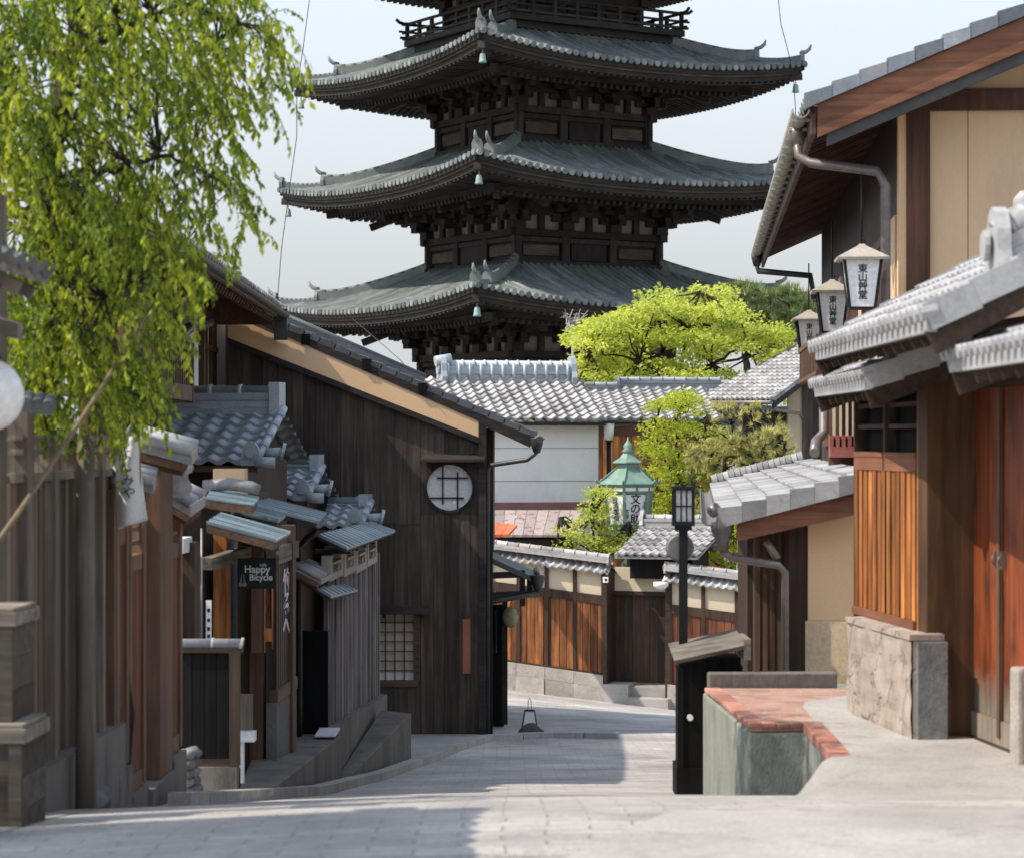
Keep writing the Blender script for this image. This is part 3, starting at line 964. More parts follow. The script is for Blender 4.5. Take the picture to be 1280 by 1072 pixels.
for (px, y0, y1) in ((653, 712, 757), (631, 742, 905), (662, 718, 744)):
    a1, b1 = D(px, y1, yl + .1), D(px, y0, yl + .1)
    pf.box(a1[0] - .045, a1[0] + .045, yl + .06, yl + .15, a1[1], b1[1])
pf.build('frame', M['charred_x'], PO)
gt = MB()
h = D(672, 726, yl)
gt.lathe([(.05, -.16), (.10, -.02), (.12, .08), (.12, .10)], (h[0], yl, h[1]), 10)
p2 = D(610, 752, yl - .6); p1 = D(671, 741, yl)
gt.tube([(h[0], yl, h[1] - .1), (p1[0], yl, p1[1]), (p2[0], yl - .6, p2[1])], .045, 8)
gt.tube([(h[0], yl, h[1] + .07), (h[0], yl + 2.2, h[1] + .07)], .05, 8)
gt.build('gutter', M['pipe_dark'], PO)
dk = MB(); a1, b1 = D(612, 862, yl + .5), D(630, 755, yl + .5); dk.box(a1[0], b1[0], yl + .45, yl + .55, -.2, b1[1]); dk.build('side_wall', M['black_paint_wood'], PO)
nb = MB(); a1, b1 = D(616, 815, yl + .3), D(630, 762, yl + .3)
nb.grid(lambda u, v: (a1[0] + (b1[0] - a1[0]) * u * (.5 + .5 * v), yl + .3 + .05 * math.sin(9 * u + 3 * v), a1[1] + (b1[1] - a1[1]) * v), 10, 8, .5)
tag(nb.build('cloth_curtain', rough_mat('dark_blue_cloth', (.015, .025, .035), (.03, .045, .06), 3, 60, .9, 0, .1), None, DHF.loc()), 'dark blue cloth hanging by the flank of the charred-wood house', 'cloth')
ball = MB()
q = D(638, 770, yl - .1)
ball.lathe([(.02, .16), (.09, .12), (.13, 0), (.11, -.10), (.05, -.17), (.01, -.18)], (q[0], yl - .1, q[1]), 14)
ball.tube([(q[0], yl - .1, q[1] + .15), (q[0], yl - .1, D(638, 752, yl)[1])], .008, 5)
tag(ball.build('straw_ornament', rough_mat('dry_straw', (.20, .19, .11), (.40, .37, .22), 12, 60, .95, 0, .8), None, DHF.loc()), 'dry straw ball hanging under the small porch roof', 'ornament')

# ------------------------------------------------------------------ white storehouse
YS = 57.0
SF = Frame(P(748, 640, YS).x, YS, -6.2, R(15))
SH = thing('storehouse', 'white plastered storehouse with pale round-tiled roof and a tall ridge', 'storehouse', SF)
S = SF.at
zt = S(700, 527)[1]
xl = S(520, 600)[0]
b = MB(); b.box(xl, 0, 0, 6.4, 0, zt); b.build('wall', M['white_plaster'], SH)
b = MB()
zz = S(700, 560)[1]
for z in (zz, S(700, 601)[1]): b.box(xl, .002, -.006, 0, z - .006, z + .006, .3)
b.build('wall_joint', M['concrete_dark'], SH)
b = MB(); zz = S(680, 632)[1]; b.box(xl, -.25, -.16, 0.02, zz - .07, zz + .09, .3); b.build('red_beam', rough_mat('red_beam', (.22, .10, .08), (.30, .15, .12), 2, 30, .7, .1, .1), SH)
b = MB()
eL, eR = S(530, 527, -.45), S(748, 527, -.45)
zr_ = S(640, 476, 1.6)[1]
V = Vector((0, 2.05, zr_ - eL[1])); ln = V.length
pantile(b, (xl - .25, -.45, eL[1] + .03), (1, 0, 0), V, .32 - xl, ln, .28, .235, .085, .035, 8, roll=1.5)
pantile(b, (.07, 3.65, eL[1] + .03), (-1, 0, 0), (0, -2.05, V.z), .32 - xl, ln, .28, .235, .085, .03, 4)
b.build('roof_tiles', M['tile_pale'], SH)
b = MB(); b.box(xl - .25, .05, -.40, 3.6, eL[1] - .08, eL[1] - .01, .2); b.build('eave_board', M['charred_x'], SH)
b = MB()
rl, rr_ = S(551, 476, 1.6), S(716, 476, 1.6)
ridge(b, (rl[0], 1.6, zr_ - .05), (rr_[0], 1.6, zr_ - .05), .40, .34, .10, 4, .3, .27)
for i in range(int((rr_[0] - rl[0]) / .27)):
    x = rl[0] + .13 + i * .27
    b.tube([(x, 1.40, zr_), (x, 1.40, zr_ + .4)], .035, 6, .8)
oni(b, (rl[0] - .03, 1.6, zr_), (-1, 0, 0), 1.35, .4); oni(b, (rr_[0] + .03, 1.6, zr_), (1, 0, 0), 1.35, .4)
b.tube([(rl[0] - .14, 1.6, zr_ + .45), (rl[0] + .25, 1.6, zr_ + .52)], .13, 10, .7)
b.build('ridge', M['tile_blue'], SH)

# red tin roofs in front of the storehouse
RT = thing('tin_roof', 'patchy red and white painted tin lean-to roof under the white storehouse', 'roof', (0, 54, -6))
b = MB()
p = [P(604, 668, 53.2), P(716, 668, 53.2), P(728, 637, 55.4), P(604, 637, 55.4)]
for i in range(9):
    f = lambda t, a, c: a + (c - a) * t
    t0, t1 = i / 9, (i + .96) / 9
    q = [p[0].lerp(p[1], t0), p[0].lerp(p[1], t1), p[3].lerp(p[2], t1), p[3].lerp(p[2], t0)]
    q = [v - Vector((0, 54, -6)) for v in q]
    b.hexa([v - Vector((0, 0, .05)) for v in q] + q)
b.build('sheets', M['red_tin'], RT)
b = MB(); a1, b1 = p[0] - Vector((0, 54, -6)), p[1] - Vector((0, 54, -6)); b.box(a1.x, b1.x, -.7, 1.3, 0, a1.z - .1); b.build('wall', M['dark_wood'], RT)
OT = MB()
p = [P(600, 668, 50.5), P(636, 667, 50.5), P(647, 655, 52.2), P(600, 652, 52.2)]
for i in range(4):
    t0, t1 = i / 4, (i + .95) / 4
    q = [p[0].lerp(p[1], t0), p[0].lerp(p[1], t1), p[3].lerp(p[2], t1), p[3].lerp(p[2], t0)]
    OT.hexa([v - Vector((0, 0, .06)) for v in q] + q)
tag(OT.build('tin_awning', M['orange_tin']), 'small bright orange tin awning beside the dark house corner', 'awning')

# ------------------------------------------------------------------ middle roofs right of the storehouse
MF = Frame(P(750, 600, 61).x, 61, -6.4, R(8))
MH = thing('townhouse', 'low tiled townhouse with orange plank wall right of the white storehouse', 'house', MF)
S = MF.at
b = MB(); e = S(760, 526, -.5)
zr_ = S(800, 487, 1.6)[1]
V = Vector((0, 2.1, zr_ - e[1]))
x0, x1 = S(712, 526, -.5)[0], S(905, 526, -.5)[0]
pantile(b, (x0, -.5, e[1] + .03), (1, 0, 0), V, x1 - x0, V.length, .28, .235, .07, .03, 6, roll=1.4)
b.build('roof_tiles', M['tile_pale'], MH)
b = MB()
r0, r1, r2, r3 = S(728, 492, 1.5), S(772, 492, 1.5), S(770, 484, 1.7), S(900, 484, 1.7)
ridge(b, (r0[0], 1.5, zr_ - .12), (r1[0], 1.5, zr_ - .12), .22, .26, .07)
ridge(b, (r2[0], 1.7, zr_), (r3[0], 1.7, zr_), .24, .26, .07)
oni(b, (r2[0], 1.7, zr_), (-1, 0, 0), .8)
b.build('ridge', M['tile'], MH)
b = MB()
x = S(735, 550)[0]
xe2 = S(900, 550)[0]
while x < xe2:
    b.box(x, x + .19, 0, .05, 0, e[1] - .12); x += .195
b.build('wall', M['orange_wood'], MH)
b = MB(); b.box(x0 + .2, x1, -.12, 3, e[1] - .10, e[1] - .02, .3); b.box(x0 + .5, x1, -.06, .0, e[1] - .36, e[1] - .14, .5)
b.build('eave_board', M['brown_wood_x'], MH)

# ------------------------------------------------------------------ far street fence with tiled caps
YF = 52.0
FF = Frame(P(755, 870, YF).x, YF, -5.75, R(-18))
SHR = -0.105
def fence_seg(px0, px1, label, left):
    """sheared garden wall between photo columns: stone footing, boards, plaster strip, tile cap"""
    T = thing('garden_wall', label, 'wall', FF)
    S = FF.at
    x0, x1 = S(px0, 800)[0], S(px1, 800)[0]
    ref = 755
    yv = {}
    zz = lambda base, x: base + SHR * x
    zb = {k: S(ref, v)[1] for k, v in dict(top=718, plast=724, rail=748, rail2=753, bot=842, st=872).items()}
    st = MB()
    n = max(2, int((x1 - x0) / .55))
    for i in range(n):
        a, c = x0 + (x1 - x0) * i / n, x0 + (x1 - x0) * (i + .985) / n
        half = (zb['bot'] + (-.9)) / 1
        zm = zb['bot'] - .27
        for (za, ze_, o, sh) in ((-.9, zm - .006, -.16, (i % 2) * .02), (zm, zb['bot'] - .02, -.13, 0)):
            st.hexa([(a, o - sh, zz(za, a)), (c, o - sh, zz(za, c)), (c, .1, zz(za, c)), (a, .1, zz(za, a)), (a, o - sh, zz(ze_, a)), (c, o - sh, zz(ze_, c)), (c, .1, zz(ze_, c)), (a, .1, zz(ze_, a))])
    st.build('stone_footing', M['stone'], T)
    bd = MB()
    x = x0
    while x < x1 - .02:
        c = min(x1, x + random.uniform(.15, .20))
        yo = random.uniform(-.012, .006)
        bd.hexa([(x, yo, zz(zb['bot'], x)), (c - .012, yo, zz(zb['bot'], c)), (c - .012, .06, zz(zb['bot'], c)), (x, .06, zz(zb['bot'], x)), (x, yo, zz(zb['rail'], x)), (c - .012, yo, zz(zb['rail'], c)), (c - .012, .06, zz(zb['rail'], c)), (x, .06, zz(zb['rail'], x))])
        x = c
    bd.build('boards', M['fence_wood'] if left else M['red_wood'], T)
    fr = MB()
    for (za, zb_, o) in ((zb['rail2'] - .03, zb['rail'] + .07, -.03), (zb['bot'] - .05, zb['bot'] + .02, -.05)):
        fr.hexa([(x0, o, zz(za, x0)), (x1, o, zz(za, x1)), (x1, .07, zz(za, x1)), (x0, .07, zz(za, x0)), (x0, o, zz(zb_, x0)), (x1, o, zz(zb_, x1)), (x1, .07, zz(zb_, x1)), (x0, .07, zz(zb_, x0))], .3)
    k = 4 if left else 3
    for i in range(k + 1):
        x = x0 + .03 + (x1 - x0 - .06) * i / k
        fr.box(x - .04, x + .04, -.035, .08, zz(zb['bot'], x), zz(zb['top'], x) + .05, .3)
    fr.build('frame', M['dark_wood'], T)
    pl = MB()
    pl.hexa([(x0, .01, zz(zb['rail'], x0)), (x1, .01, zz(zb['rail'], x1)), (x1, .07, zz(zb['rail'], x1)), (x0, .07, zz(zb['rail'], x0)), (x0, .01, zz(zb['top'], x0) + .06), (x1, .01, zz(zb['top'], x1) + .06), (x1, .07, zz(zb['top'], x1) + .06), (x0, .07, zz(zb['top'], x0) + .06)], .5)
    pl.build('plaster', M['cream_plaster'], T)
    cp = MB()
    U = Vector((1, 0, SHR))
    pantile(cp, (x0 - .12, -.12, zz(zb['top'], x0 - .12) + .02), U, Vector((0, .45, .24)), (x1 - x0) + .24, .51, .165, .50, .05, .012, 6, roll=1.6)
    pantile(cp, (x1 + .12, .50, zz(zb['top'], x1 + .12) + .02), -U, Vector((0, -.45, .24)), (x1 - x0) + .24, .51, .165, .25, .055, .03, 4)
    ridge(cp, (x0 - .1, .04, zz(zb['top'], x0 - .1) + .26), (x1 + .1, .04, zz(zb['top'], x1 + .1) + .26), .12, .22, .06, 2, .5, .25)
    oni(cp, (x1 + .1, .04, zz(zb['top'], x1) + .24), (1, 0, 0), .5); oni(cp, (x0 - .1, .04, zz(zb['top'], x0) + .24), (-1, 0, 0), .5)
    cp.build('tile_cap', M['tile_pale'], T)
    return T
fence_seg(612, 756, 'sunlit plank garden wall with stone footing left of the dark gate recess', True)
fence_seg(836, 965, 'reddish plank garden wall with tile cap right of the dark gate recess', False)
# gate recess
G = thing('garden_gate', 'dark recessed wooden gate with stone steps between the two plank garden walls', 'gate', FF)
S = FF.at
x0, x1 = S(755, 800)[0] + .09, S(836, 800)[0] - .02
gz0, gz1, gzt = S(790, 856)[1], S(790, 745)[1], S(790, 716)[1]
b = MB()
for i in range(7):
    a = x0 + (x1 - x0) * i / 7; b.box(a, a + (x1 - x0) / 7 - .006, .62, .68, gz0, gz1)
b.build('door', M['dark_wood'], G)
b = MB()
b.box(x0 - .10, x0 + .0, -.10, .75, gz0 - .35, gzt + .05, .2); b.box(x1 - .05, x1 + .06, -.04, .75, gz0 - .5, gzt, .2); b.box(x0 + .002, x1 - .052, .5, .7, gz1, gz1 + .08, .2)
b.build('frame', M['dark_wood_x'], G)
b = MB(); b.box(x0 + .004, x1 - .055, .52, .62, gz1 + .082, gzt + .1, .5); b.build('plaster', M['cream_plaster'], G)
b = MB(); b.box(x0 - .12, x0 + .5, -.2, .5, gz0 - .9, gz0 + .02); b.box(x0 + .502, x1 + .05, .0, .9, gz0 - .9, gz0 - .03); b.box(x0 + .502, x1 + .1, -.40, -.004, gz0 - .9, gz0 - .24); b.box(x0 - .2, x0 - .13, -.12, .1, gz0 - .9, gz0 + .1)
b.build('steps', M['concrete'], G)
b = MB(); q = S(757, 724, -.12); b.box(q[0] - .06, q[0] + .06, -.13, -.11, q[1] - .06, q[1] + .06); b.build('plate', M['paper'], G)
b = MB(); q = S(757, 724, -.15); b.box(q[0] - .025, q[0] + .025, -.14, -.131, q[1] - .025, q[1] + .025); b.build('plate_mark', M['ink'], G)
# lamp bowl under the right cap
b = MB(); q = S(826, 731, -.2); b.lathe([(.02, .08), (.16, .07), (.17, .0), (.10, -.07), (.02, -.09)], (q[0], -.2, q[1]), 14); b.build('lamp_bowl', M['paper'], G)
# the gate's roofs
def gate_roof(name, label, px0, px1, py_e, py_r, yl, run, tilt=0.0, depth_off=0.0, trim=None):
    T = thing(name, label, 'roof', FF)
    b = MB()
    a, c = S(px0, py_e, yl), S(px1, py_e, yl)
    zr2 = S((px0 + px1) / 2, py_r, yl + run)[1]
    V = Vector((tilt, run, zr2 - a[1]))
    pantile(b, (a[0], yl, a[1]), (1, 0, 0), V, c[0] - a[0], V.length, .19, .22, .06, .03, 6, roll=1.4)
    b.hexa([(a[0], yl + .02, a[1] - .06), (c[0], yl + .02, a[1] - .06), (c[0] + tilt, yl + run, zr2 - .06), (a[0] + tilt, yl + run, zr2 - .06), (a[0], yl + .02, a[1] - .015), (c[0], yl + .02, a[1] - .015), (c[0] + tilt, yl + run, zr2 - .015), (a[0] + tilt, yl + run, zr2 - .015)], .2)
    V2 = Vector((tilt, -run, zr2 - a[1]))
    pantile(b, (c[0] , yl + 2 * run, a[1]), (-1, 0, 0), V2, c[0] - a[0], V2.length, .19, .22, .06, .03, 4)
    b.build('roof_tiles', M['tile_pale'], T)
    b = MB()
    ridge(b, (a[0] + tilt + .02, yl + run, zr2 - .02), (c[0] + tilt - .02, yl + run, zr2 - .02), .20, .24, .07, 3, .4, .25)
    oni(b, (a[0] + tilt - .02, yl + run, zr2), (-1, 0, 0), .8); oni(b, (c[0] + tilt + .02, yl + run, zr2), (1, 0, 0), .8)
    b.build('ridge', M['tile_pale'], T)
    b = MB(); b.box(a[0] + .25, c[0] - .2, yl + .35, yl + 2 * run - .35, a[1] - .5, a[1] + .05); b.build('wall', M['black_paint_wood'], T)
    return T
gate_roof('gate_roof', 'pale tiled gate roof over the dark recess behind the lamp post', 768, 872, 694, 658, -.1, 1.1, .32)
gate_roof('shed_roof', 'pale tiled small roof above the sunlit garden wall left end', 612, 678, 690, 664, 1.0, 1.1, .25)
# ------------------------------------------------------------------ right side: raised court, retaining wall, bricks
CT = -1.78
rw = thing('retaining_wall', 'mossy green rendered retaining wall under the brick terrace', 'wall', (1.4, 15.5, CT))
def L3(p): return (p[0] - 1.4, p[1] - 15.5, p[2] - CT)
def Q(px, py): # point of the court level seen at a photo pixel
    Y = -CT * F / (py - HZ); return Vector(((px - CX) * Y / F, Y, CT))
A0, A1, A2 = Q(881, 860), Q(936, 906), Q(1042, 946)
b = MB()
def wallseg(mb, a, c, th, z0a, z0b, z1, r=None):
    a, c = Vector(a), Vector(c); d = (c - a).normalized(); n = Vector((-d.y, d.x, 0)) * th
    mb.hexa([L3((*a.xy, z0a)), L3((*c.xy, z0b)), L3((*(c + n).xy, z0b)), L3((*(a + n).xy, z0a)), L3((*a.xy, z1)), L3((*c.xy, z1)), L3((*(c + n).xy, z1)), L3((*(a + n).xy, z1))], r)
A1b = Q(1006, 905)
pts = [A0, A1, A1b, A2, Vector((2.6, 13.6, CT)), Vector((2.6, 18.3, CT)), Vector((A0.x, 17.35, CT))]
b.prism([L3((p.x, p.y, CT - .045)) for p in pts], (0, 0, -1.0), .5)
b.build('wall', M['mossy'], rw, bevel=.015)
br_m, t_, bs_ = newmat('terrace_brick')
tc_ = N(t_, "ShaderNodeTexCoord"); bk = N(t_, "ShaderNodeTexBrick")
bk.inputs["Color1"].default_value = (.34, .175, .125, 1); bk.inputs["Color2"].default_value = (.44, .27, .20, 1); bk.inputs["Mortar"].default_value = (.34, .27, .22, 1)
bk.inputs["Scale"].default_value = 1; bk.inputs["Brick Width"].default_value = .21; bk.inputs["Row Height"].default_value = .10; bk.inputs["Mortar Size"].default_value = .006
mp_ = N(t_, "ShaderNodeMapping"); mp_.inputs["Rotation"].default_value = (0, 0, R(8))
t_.links.new(tc_.outputs["Object"], mp_.inputs[0]); t_.links.new(mp_.outputs[0], bk.inputs["Vector"])
v_ = coords(t_, (1, 1, 1), False); n_ = noise_(t_, v_, 5, 6, .65)
c_ = mixc(t_, bk.outputs["Color"], ramp(t_, n_, [(.3, .7), (.7, 1.15)]), 1.0, 'MULTIPLY')
c_ = mixc(t_, c_, (.50, .42, .35), ramp(t_, noise_(t_, v_, 1.7, 6, .7), [(.5, 0), (.75, .55)]))
t_.links.new(c_, bs_.inputs["Base Color"]); bs_.inputs["Roughness"].default_value = .85
bump(t_, bs_, bk.outputs["Fac"], -.5, .008)
M['brick'] = br_m
A3 = Q(1005, 880)
b = MB()
b.prism([L3((p.x, p.y, CT - .04)) for p in [Vector((A0.x + .02, A0.y - .03, 0)), A1 + Vector((.012, .01, 0)), A1b + Vector((0, .01, 0)), A2 + Vector((.01, .0, 0)), A2 + Vector((.12, .25, 0)), Vector((2.3, 15.2, 0)), Vector((2.6, 15.8, 0)), Vector((2.6, 17.2, 0)), Vector((A0.x + .02, 17.2, 0))]], (0, 0, .04), .5)
b.build('brick_terrace', M['brick'], rw)
# raised brick edging stones along the front
b = MB()
for (a, c, n) in ((A0, A1, 9), (A1, A1b, 4), (A1b, A2, 8)):
    d = (c - a); nrm = Vector((-d.y, d.x, 0)).normalized()
    for i in range(n):
        p, q = a + d * (i / n), a + d * ((i + .97) / n)
        z = CT + .010 + random.uniform(-.004, .006)
        o = -.010 if n == 8 else -.003
        hq = .065 if n == 8 else .03
        b.hexa([L3((*(p + nrm * o).xy, z - hq)), L3((*(q + nrm * o).xy, z - hq)), L3((*(q + nrm * .11).xy, z - hq)), L3((*(p + nrm * .11).xy, z - hq)), L3((*(p + nrm * o).xy, z)), L3((*(q + nrm * o).xy, z)), L3((*(q + nrm * .11).xy, z)), L3((*(p + nrm * .11).xy, z))])
b.build('brick_edging', rough_mat('edging_brick', (.33, .14, .10), (.44, .23, .17), 6, 30, .85, .25, .4), rw, bevel=.006)
# low concrete kerb behind the terrace
b = MB()
k0, k1 = Q(875, 862), Vector((2.35, 17.3, 0))
wallseg(b, (A0.x + .03, 17.22, 0), (2.32, 17.24, 0), .14, CT - 1.1, CT - .3, CT + .105, .5)
b.build('back_kerb', M['concrete_dark'], rw, bevel=.012)

# court sheet: concrete, level by the gate and dipping to the street
b = MB()
def court(u, v):
    Y = 8.5 + v * 10.0
    if Y < 13.5: xl_ = 1.79 - (13.5 - Y) * .37
    elif Y < 15.0: xl_ = 1.79 + (Y - 13.5) * .065
    elif Y < 16.2: xl_ = 1.887 + (Y - 15.0) * .035
    else: xl_ = 1.93 + (Y - 16.2) * .8
    X = xl_ + (7 - xl_) * u ** 1.6
    base = CT + .006
    k = min(1.0, max(0.0, (12.9 - Y) / 2.2))
    k = k * k * (3 - 2 * k)
    z = base * (1 - k) + (zg(Y, X) + .006) * k
    # edge by the wall dips towards the road
    e = max(0.0, 1 - (X - xl_) / .55) * min(1.0, max(0.0, (13.3 - Y) / .4))
    z -= .10 * e * e * (1 - k)
    return (X, Y, z)
b.grid(court, 14, 40, .5)
tag(b.build('forecourt', M['concrete']), kind='structure')

# ------------------------------------------------------------------ gate on the right
GF = Frame(Q(1190, 915).x, Q(1190, 915).y, CT, R(-83))
GT = thing('gatehouse', 'tiled wooden gatehouse with sunlit red-brown double door at the right edge', 'gate', GF)
S = GF.at
# door leaves
dl0 = S(1177, 915, .06)[0]; dl1 = S(1253, 940, .06)[0]
dtop = S(1215, 486, .06)[1]
door_m, t_, bs_ = newmat('worn_red_door_wood')
v_ = coords(t_, (22, 22, 1.0)); n1_ = noise_(t_, v_, 1, 7, .65)
c_ = ramp(t_, n1_, [(.3, (.12, .028, .011)), (.7, (.36, .092, .03))])
v2_ = coords(t_, (3, 3, 1.3)); n2_ = noise_(t_, v2_, 2.2, 5, .65)
c_ = mixc(t_, c_, (.045, .022, .016), ramp(t_, n2_, [(.48, 0), (.72, .85)]))
tc_ = N(t_, "ShaderNodeTexCoord"); sp_ = N(t_, "ShaderNodeSeparateXYZ"); t_.links.new(tc_.outputs["Object"], sp_.inputs[0])
ad_ = N(t_, "ShaderNodeMath", operation='MULTIPLY_ADD'); ad_.inputs[1].default_value = .35; t_.links.new(n2_, ad_.inputs[0]); t_.links.new(sp_.outputs[2], ad_.inputs[2])
wear = ramp(t_, ad_.outputs[0], [(.40, 1), (.62, 0)])
c_ = mixc(t_, c_, ramp(t_, n1_, [(.35, (.13, .105, .085)), (.65, (.33, .28, .22))]), wear)
c_ = rndmul(t_, c_, .25)
t_.links.new(c_, bs_.inputs["Base Color"]); bs_.inputs["Roughness"].default_value = .45; bs_.inputs["Specular IOR Level"].default_value = .4
bump(t_, bs_, n1_, .3, .008)
M['door'] = door_m
def leaf(xa, xb, sgn):
    b = MB(); n = 5
    for i in range(n):
        a = xa + (xb - xa) * i / n; c = xa + (xb - xa) * (i + 1) / n - .004
        b.box(a, c, .06 + random.uniform(0, .004), .10, .16, dtop, None)
    b.box(xa, xb, .045, .10, .015, .157, .7)
    o = b.build('door_leaf', M['door'], GT)
    h = MB(); hx = xb - .05 if sgn > 0 else xa + .05
    h.box(hx - .009, hx + .009, .03, .06, 1.03, 1.13, .3); h.tube([(hx, .028, 1.05), (hx, .014, 1.08), (hx, .028, 1.11)], .005, 6)
    h.build('handle', M['pipe'], o)
    bt = MB()
    if sgn > 0: bt.box(xb - .03, xb + .02, .035, .058, .06, dtop - .02, .6); bt.build('cover_strip', M['brown_wood'], o)
leaf(dl0, dl1 - .004, 1); leaf(dl1 + .008, dl1 + (dl1 - dl0) + .02, -1)
dend = dl1 + (dl1 - dl0) + .02
b = MB()
b.box(dl0 - .02, dend, .0, .14, dtop + .003, dtop + .16, .3)            # lintel
b.build('lintel', M['dark_wood_x'], GT)
b = MB(); b.box(dl0 - .25, dend + 1.5, -.06, .22, dtop + .165, dtop + .37, .6); b.build('lintel_beam', M['dark_wood_x'], GT)
b = MB()
b.box(dl0 - .06, dend + .06, .02, .16, -.02, .012, .5)
b.build('threshold', M['dark_wood_x'], GT)
# flank wall: in front of the door plane
yf = -.20
fx0, fx1 = S(1074, 770, yf)[0], S(1156, 790, yf)[0]
zt_, zb_ = S(1150, 590, yf)[1], S(1155, 777, yf)[1]
zr0 = S(1150, 570, yf)[1]
zlat = S(1145, 483, yf)[1]
pil = MB()
pil.box(fx1 - .05, fx1 + .13, yf - .03, .14, .0, zlat + .26, .5)
pil.build('pillar', wood('grainy_pillar_wood', (.05, .026, .014), (.15, .075, .035), 'z', .55, .1, 14), GT, bevel=.008)
pil2 = MB(); pil2.box(fx1 - .075, fx1 - .052, yf - .025, .1, .52, zlat + .2, .8); pil2.build('lit_pillar_edge', M['orange_wood'], GT)  # brighter orange strip colours in the pillar's sunlit street side
b = MB()
n = 13
for i in range(n):
    a = fx0 + (fx1 - .08 - fx0) * i / n; w_ = (fx1 - .08 - fx0) / n
    b.box(a, a + w_ * random.uniform(.62, .72), yf - random.uniform(.022, .034), yf + .02, zb_, zt_, None)
b.build('plank_panel', M['orange_wood'], GT)
b = MB(); b.box(fx0, fx1 - .08, yf + .0, yf + .03, zb_, zt_, .3); b.build('plank_backing', M['red_wood'], GT)
b = MB()
b.box(fx0 - .01, fx1 - .08, yf - .05, yf + .03, zb_ - .05, zb_ - .002, .5)
b.build('sill', M['rust_wood'], GT)
mx = (fx0 + fx1 - .08) / 2
for (a, c) in ((fx0, mx - .02), (mx + .02, fx1 - .08)):
    b = MB(); b.box(a, c, yf - .035, yf + .03, zt_ + .002, zr0 - .009, .6); b.box(a, c, yf - .04, yf + .03, zr0 - .01, zr0 + .02, .9); b.build('rail', M['rust_wood'], GT)
pass
b = MB()
b.box(mx - .02, mx + .02, yf - .03, yf + .03, zb_, zlat, .4); b.box(fx0 - .03, fx0 + .0, yf - .03, yf + .05, .45, zlat + .1, .4)
b.box(fx0 - .05, fx1 + .0, yf - .04, yf + .06, zlat, zlat + .12, .3)
b.build('frame', M['dark_wood'], GT)
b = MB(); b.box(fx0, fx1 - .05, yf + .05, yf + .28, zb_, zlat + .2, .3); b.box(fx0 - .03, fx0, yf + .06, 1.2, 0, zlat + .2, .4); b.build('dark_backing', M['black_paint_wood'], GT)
b = MB()
for (a, c) in ((fx0 + .01, mx - .025), (mx + .025, fx1 - .09)):
    for z in (zr0 + (zlat - zr0) * .40, zr0 + (zlat - zr0) * .72):
        b.box(a, c, yf - .01, yf + .02, z, z + .028, .9)
b.build('grille_bar', M['dark_wood_x'], GT)
sb = MB()
y0 = yf - .14
bx0, bx1 = S(1061, 800, y0)[0], S(1141, 850, y0)[0]
zs = S(1141, 800, y0)[1]
sb.grid(lambda u, v: (bx0 + (bx1 - bx0) * u, y0 - .012 * (1 + noise.noise((u * 7, v * 6, 2))), -.02 + (zs + .02) * v), 24, 16, .5, False)
sb.box(bx0, bx1, y0 + .004, yf + .06, -.02, zs - .003, .4)
sb.box(bx0 - .015, bx1 + .004, y0 - .02, yf + .05, zs, zs + .035, .7)
sm_, t_, bs_ = newmat('cracked_stone_slab')
v_ = coords(t_, (1, 1, .8), False); vo = N(t_, "ShaderNodeTexVoronoi", feature='DISTANCE_TO_EDGE'); vo.inputs["Scale"].default_value = 3.2; 
nv = noise_(t_, v_, 3, 5, .6); vm_ = N(t_, "ShaderNodeVectorMath", operation='ADD'); t_.links.new(v_, vm_.inputs[0]); t_.links.new(nv, vm_.inputs[1]); t_.links.new(vm_.outputs[0], vo.inputs["Vector"])
ck = ramp(t_, vo.outputs["Distance"], [(.0, 0), (.035, 1)])
c_ = ramp(t_, noise_(t_, v_, 4, 7, .65), [(.3, (.27, .215, .175)), (.7, (.44, .37, .31))])
c_ = mixc(t_, (.15, .12, .10), c_, ck); t_.links.new(c_, bs_.inputs["Base Color"]); bs_.inputs["Roughness"].default_value = .9
bump(t_, bs_, ck, .5, .012)
sb.build('stone_base', sm_, GT)
b = MB(); b.box(bx1 + .001, bx1 + .04, y0 + .02, yf + .06, -.02, zs - .01, .2); b.build('base_end', M['rubble'], GT)
# near flank beyond the frame edge and back wall
b = MB(); b.box(dend, dend + .2, -.2, .2, 0, zlat + .3, .5); b.box(dend + .2, dend + 1.6, -.15, .1, 0, zlat + .2, .4); b.build('near_flank', M['dark_wood'], GT)
b = MB(); q = S(1276, 850, -.05); b.box(q[0] - .05, q[0] + .1, -.1, .02, -.02, .53, .5); b.build('guard_stone', M['stone'], GT, bevel=.02)

